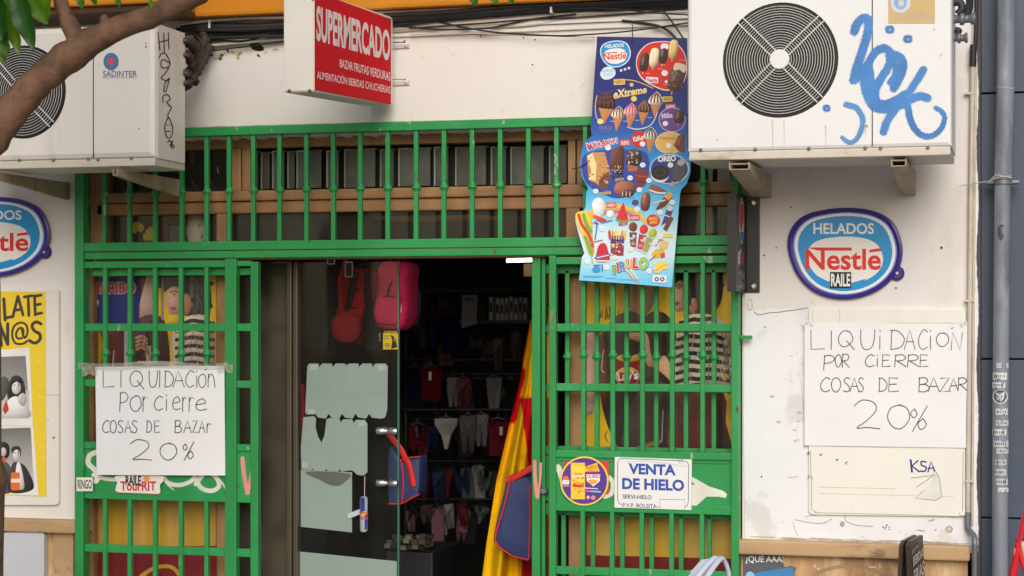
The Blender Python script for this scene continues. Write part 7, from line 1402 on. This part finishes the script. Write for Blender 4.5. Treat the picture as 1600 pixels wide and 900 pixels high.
rk = thing('clothes_rack', 'dark clothes rails receding into the shop behind the doorway', 'clothes rack', P(740, 660, 1.8))
for y, Y in ((562, 1.7), (584, 1.8), (640, 1.5), (486, 2.3)): m = MB(); m.tube([P(628, y, Y), P(836, y, Y)], .006, 7); m.build('rail', [BLACK], rk)
for x in (634, 834): m = MB(); m.tube([P(x, 480, 1.85), P(x, 1300, 1.85)], .012, 8); m.build('post', [BLACK], rk)
for i, (x, y, w_, h, Y, col, kind, lab) in enumerate([(648, 574, 30, 62, 1.7, db_, 'shirt', 'navy top leftmost on the upper rail'), (674, 574, 36, 52, 1.68, dr, 'shirt', 'dark red top with a white tag on the upper rail'), (708, 590, 20, 46, 1.8, dw, 'long', 'grey white leggings left on the second rail'), (724, 592, 22, 48, 1.78, dpk, 'long', 'pinkish garment hanging beside the grey white leggings'), (746, 592, 18, 44, 1.8, dn_, 'long', 'black garment in the middle of the second rail'), (772, 590, 24, 50, 1.8, dw, 'long', 'pale drawstring garment on the second rail'), (798, 594, 22, 46, 1.8, dn_, 'shirt', 'black top near the flag on the second rail'), (697, 654, 36, 48, 1.5, c(150, 148, 146), 'brief', 'white briefs on the lowest rail'), (652, 664, 30, 44, 1.55, dr, 'bra', 'red patterned bra left on the lowest rail'), (731, 650, 26, 58, 1.5, c(86, 80, 78), 'long', 'grey brown garment right of the white briefs'), (752, 648, 22, 50, 1.52, c(112, 108, 108), 'long', 'grey garment on the lowest rail'), (778, 656, 34, 56, 1.5, c(92, 22, 32), 'shirt', 'dark red top with a pale tag on the lowest rail'), (660, 490, 14, 56, 2.3, c(70, 66, 62), 'shirt', 'brown sleeve hanging under the upper shelf'), (676, 490, 12, 54, 2.3, c(30, 60, 120), 'shirt', 'bright blue garment under the upper shelf'), (704, 494, 36, 56, 2.3, c(28, 32, 84), 'shirt', 'dark blue top under the upper shelf'), (745, 520, 26, 30, 2.1, c(70, 64, 64), 'bra', 'faint bra below the price sheet'), (778, 530, 16, 50, 2.1, c(110, 96, 94), 'long', 'pale tights below the row of boxes'), (806, 520, 16, 46, 2.1, c(90, 86, 84), 'long', 'slanting pale garment near the flag')]): garment(x, y, w_, h, Y, col, kind, lab)
kinds_ = {'shirt': 'folded top', 'brief': 'pair of briefs', 'long': 'pair of leggings', 'bra': 'bra'}
random.seed(5)
tones_ = [('black', (.02, .02, .024)), ('navy', (.02, .03, .09)), ('grey', (.10, .10, .10)), ('dark red', (.10, .015, .02)), ('pale grey', (.22, .22, .215)), ('brown', (.07, .05, .04)), ('dusty pink', (.22, .10, .12))]
for (y, Y, h, n, x0, x1) in ((470, 2.62, 46, 13, 638, 830), (528, 2.4, 40, 14, 636, 828), (600, 2.1, 46, 15, 634, 828), (664, 1.9, 48, 14, 632, 812), (730, 1.75, 46, 13, 640, 790), (790, 1.7, 44, 12, 636, 766)):
    rr_ = MB(); rr_.tube([P(x0 - 4, y - 10, Y), P(x1 + 4, y - 10, Y)], .005, 6); rr_.build('rail', [BLACK], rk)
    for k in range(n):
        kd = random.choice(['shirt', 'long', 'brief', 'bra', 'shirt']); tn, cl = random.choice(tones_); x = x0 + (x1 - x0) * (k + .5) / n + random.uniform(-7, 7)
        o = garment(x, y + random.uniform(-6, 9), random.uniform(13, 27), h * random.uniform(.6, 1.25), Y + random.uniform(-.08, .08), cl, kd, 'dim %s %s on the %s back rail inside the shop' % (tn, kinds_[kd], {470: 'topmost', 528: 'second', 600: 'third', 664: 'fourth', 730: 'fifth', 790: 'lowest'}[y]), random.uniform(-13, 13), BLACK); o['group'] = 'dim garments on the back rails'
for (x, y) in ((672, 586), (783, 672)): a = Art(on(1.46), start=0); a.rect(x - 2.4, y - 5, x + 2.4, y + 8, c(190, 188, 184)); tag(a.build('price_tag', PRINT, None), 'pale price tag on a dark red top, ' + ('upper rail' if y < 600 else 'lowest rail'), 'tag')
bx_ = thing('goods_bin', 'low bin of small goods on the shop floor behind the glass door', 'bin', P(640, 875, .9))
m = MB(); m.box(P(603, 940, .9), Vector((P(676, 864, .9).x, 1.3, P(676, 864, .9).z)), .006); m.build('bin', [BLACK], bx_)
m = MB()
for k in range(60): q = P(random.uniform(606, 674), random.uniform(838, 860), .9 + random.random() * .3); m.box(q - Vector((.012, .01, .008)), q + Vector((.012, .01, .010)), .001, col=random.choice([c(110, 104, 84), c(76, 74, 66), c(130, 126, 112), c(60, 40, 36)]), M=None)
m.build_each('packet', [PRINT], bx_)
# things behind the upper panes
YV = .20
vs_ = thing('flower_vase', 'marbled cream vase standing behind the upper left pane', 'vase', P(309, 392, YV))
m = MB(); o = P(309, 394, YV); m.lathe(o, (0, 0, 1), [(0, .02), (.02, .03), (.06, .042), (.09, .045), (.115, .034), (.13, .02)], 20); m.build('body', [pm('marbled_glaze', c(226, 220, 204), .4, var=.1, scale=18, stains=[(c(60, 44, 34), 22, .54, .04, (1, 1, .6))])], vs_)
fw_ = thing('artificial_flowers', 'yellow artificial flowers behind the upper left pane', 'flowers', P(222, 392, YV))
m = MB()
for (x, y) in ((214, 352), (210, 358), (219, 356), (232, 364), (237, 360), (229, 370), (235, 370)):
    for k in range(5): aa = k * 1.257; m.blob(P(x + 3 * math.cos(aa), y + 3 * math.sin(aa), YV), (.010, .005, .010), 1, 8, 6)
m.build('petals', [pm('yellow_petal', c(244, 224, 20), .7)], fw_); m = MB(); m.tube([P(214, 356, YV), P(220, 400, YV)], .003, 5); m.tube([P(233, 366, YV), P(224, 400, YV)], .003, 5); m.tube([P(178, 345, YV), P(186, 372, YV), P(190, 400, YV)], .005, 5); m.tube([P(188, 352, YV), P(184, 376, YV)], .004, 5); m.build_each('stem', [pm('dark_stem', (.02, .03, .015), .8)], fw_)
for (x0, y0, x1, y1, col, lab) in ((226, 362, 240, 392, c(150, 160, 200), 'pale blue box behind the yellow flowers'), (246, 340, 262, 392, c(120, 50, 56), 'dark red box behind the upper left pane'), (264, 352, 280, 392, c(120, 116, 140), 'lilac grey box behind the upper left pane'), (206, 344, 216, 392, c(96, 40, 40), 'maroon box left of the yellow flowers'), (286, 344, 296, 392, c(104, 84, 90), 'brownish box left of the marbled vase')):
    m = MB(); m.box(P(x0, y1, .26), Vector((P(x1, y0, .26).x, .32, P(x1, y0, .26).z)), .004, col=col); tag(m.build('shelf_box', [PRINT]), lab, 'box', 'boxes behind the upper left pane')
m = MB(); m.box(P(150, 398, .14), Vector((P(345, 392, .14).x, .5, P(345, 392, .14).z)), .003); tag(m.build('window_shelf', [WOODH]), 'wooden shelf carrying vase, flowers and boxes in the upper left window', 'shelf')
mo = thing('monitor', 'dark monitor with a grey panel behind the upper right pane', 'monitor', P(1100, 368, .2))
m = MB(); m.box(P(1064, 366, .20), Vector((P(1122, 322, .20).x, .24, P(1122, 322, .20).z)), .005); m.build('screen', [pm('dull_screen', c(74, 78, 78), .3, var=.1)], mo); m = MB(); m.box(P(1103, 364, .195), Vector((P(1117, 321, .195).x, .199, P(1117, 321, .195).z)), .001); m.build('side_panel', [pm('grey_panel', c(150, 154, 150), .4)], mo)
m = MB(); m.prism([P(x, y, .24) for x, y in ((582, 341), (590, 338), (740, 335), (766, 337), (758, 341), (620, 345))], (0, .12, 0)); tag(m.build('wooden_board', [WOODH]), 'long wooden board lying on the ledge above the doorway', 'board')
m = MB(); p = P(652, 332, .34); m.lathe(p + Vector((0, 0, -.01)), (0, 0, 1), [(0, .06), (.008, .10), (.02, .105), (.024, .09)], 26); tag(m.build('ceiling_lamp', [pm('dull_white_dish', c(120, 116, 106), .5)]), 'dull white dish lamp over the long wooden board', 'lamp')
a = Art(on(.165), start=0); a.blob([(296, 240), (302, 236), (304, 250), (299, 258)], c(120, 40, 44), 3); a.line([(300, 284), (306, 292)], 2, c(130, 40, 44)); a.line([(340, 262), (341, 270)], 2, c(190, 190, 184)); a.line([(330, 280), (331, 290)], 2, c(120, 40, 40)); tag(a.build('scrap_sticker', PRINT, None), 'torn red sticker scraps on the transom pane beside the cream unit', 'sticker')
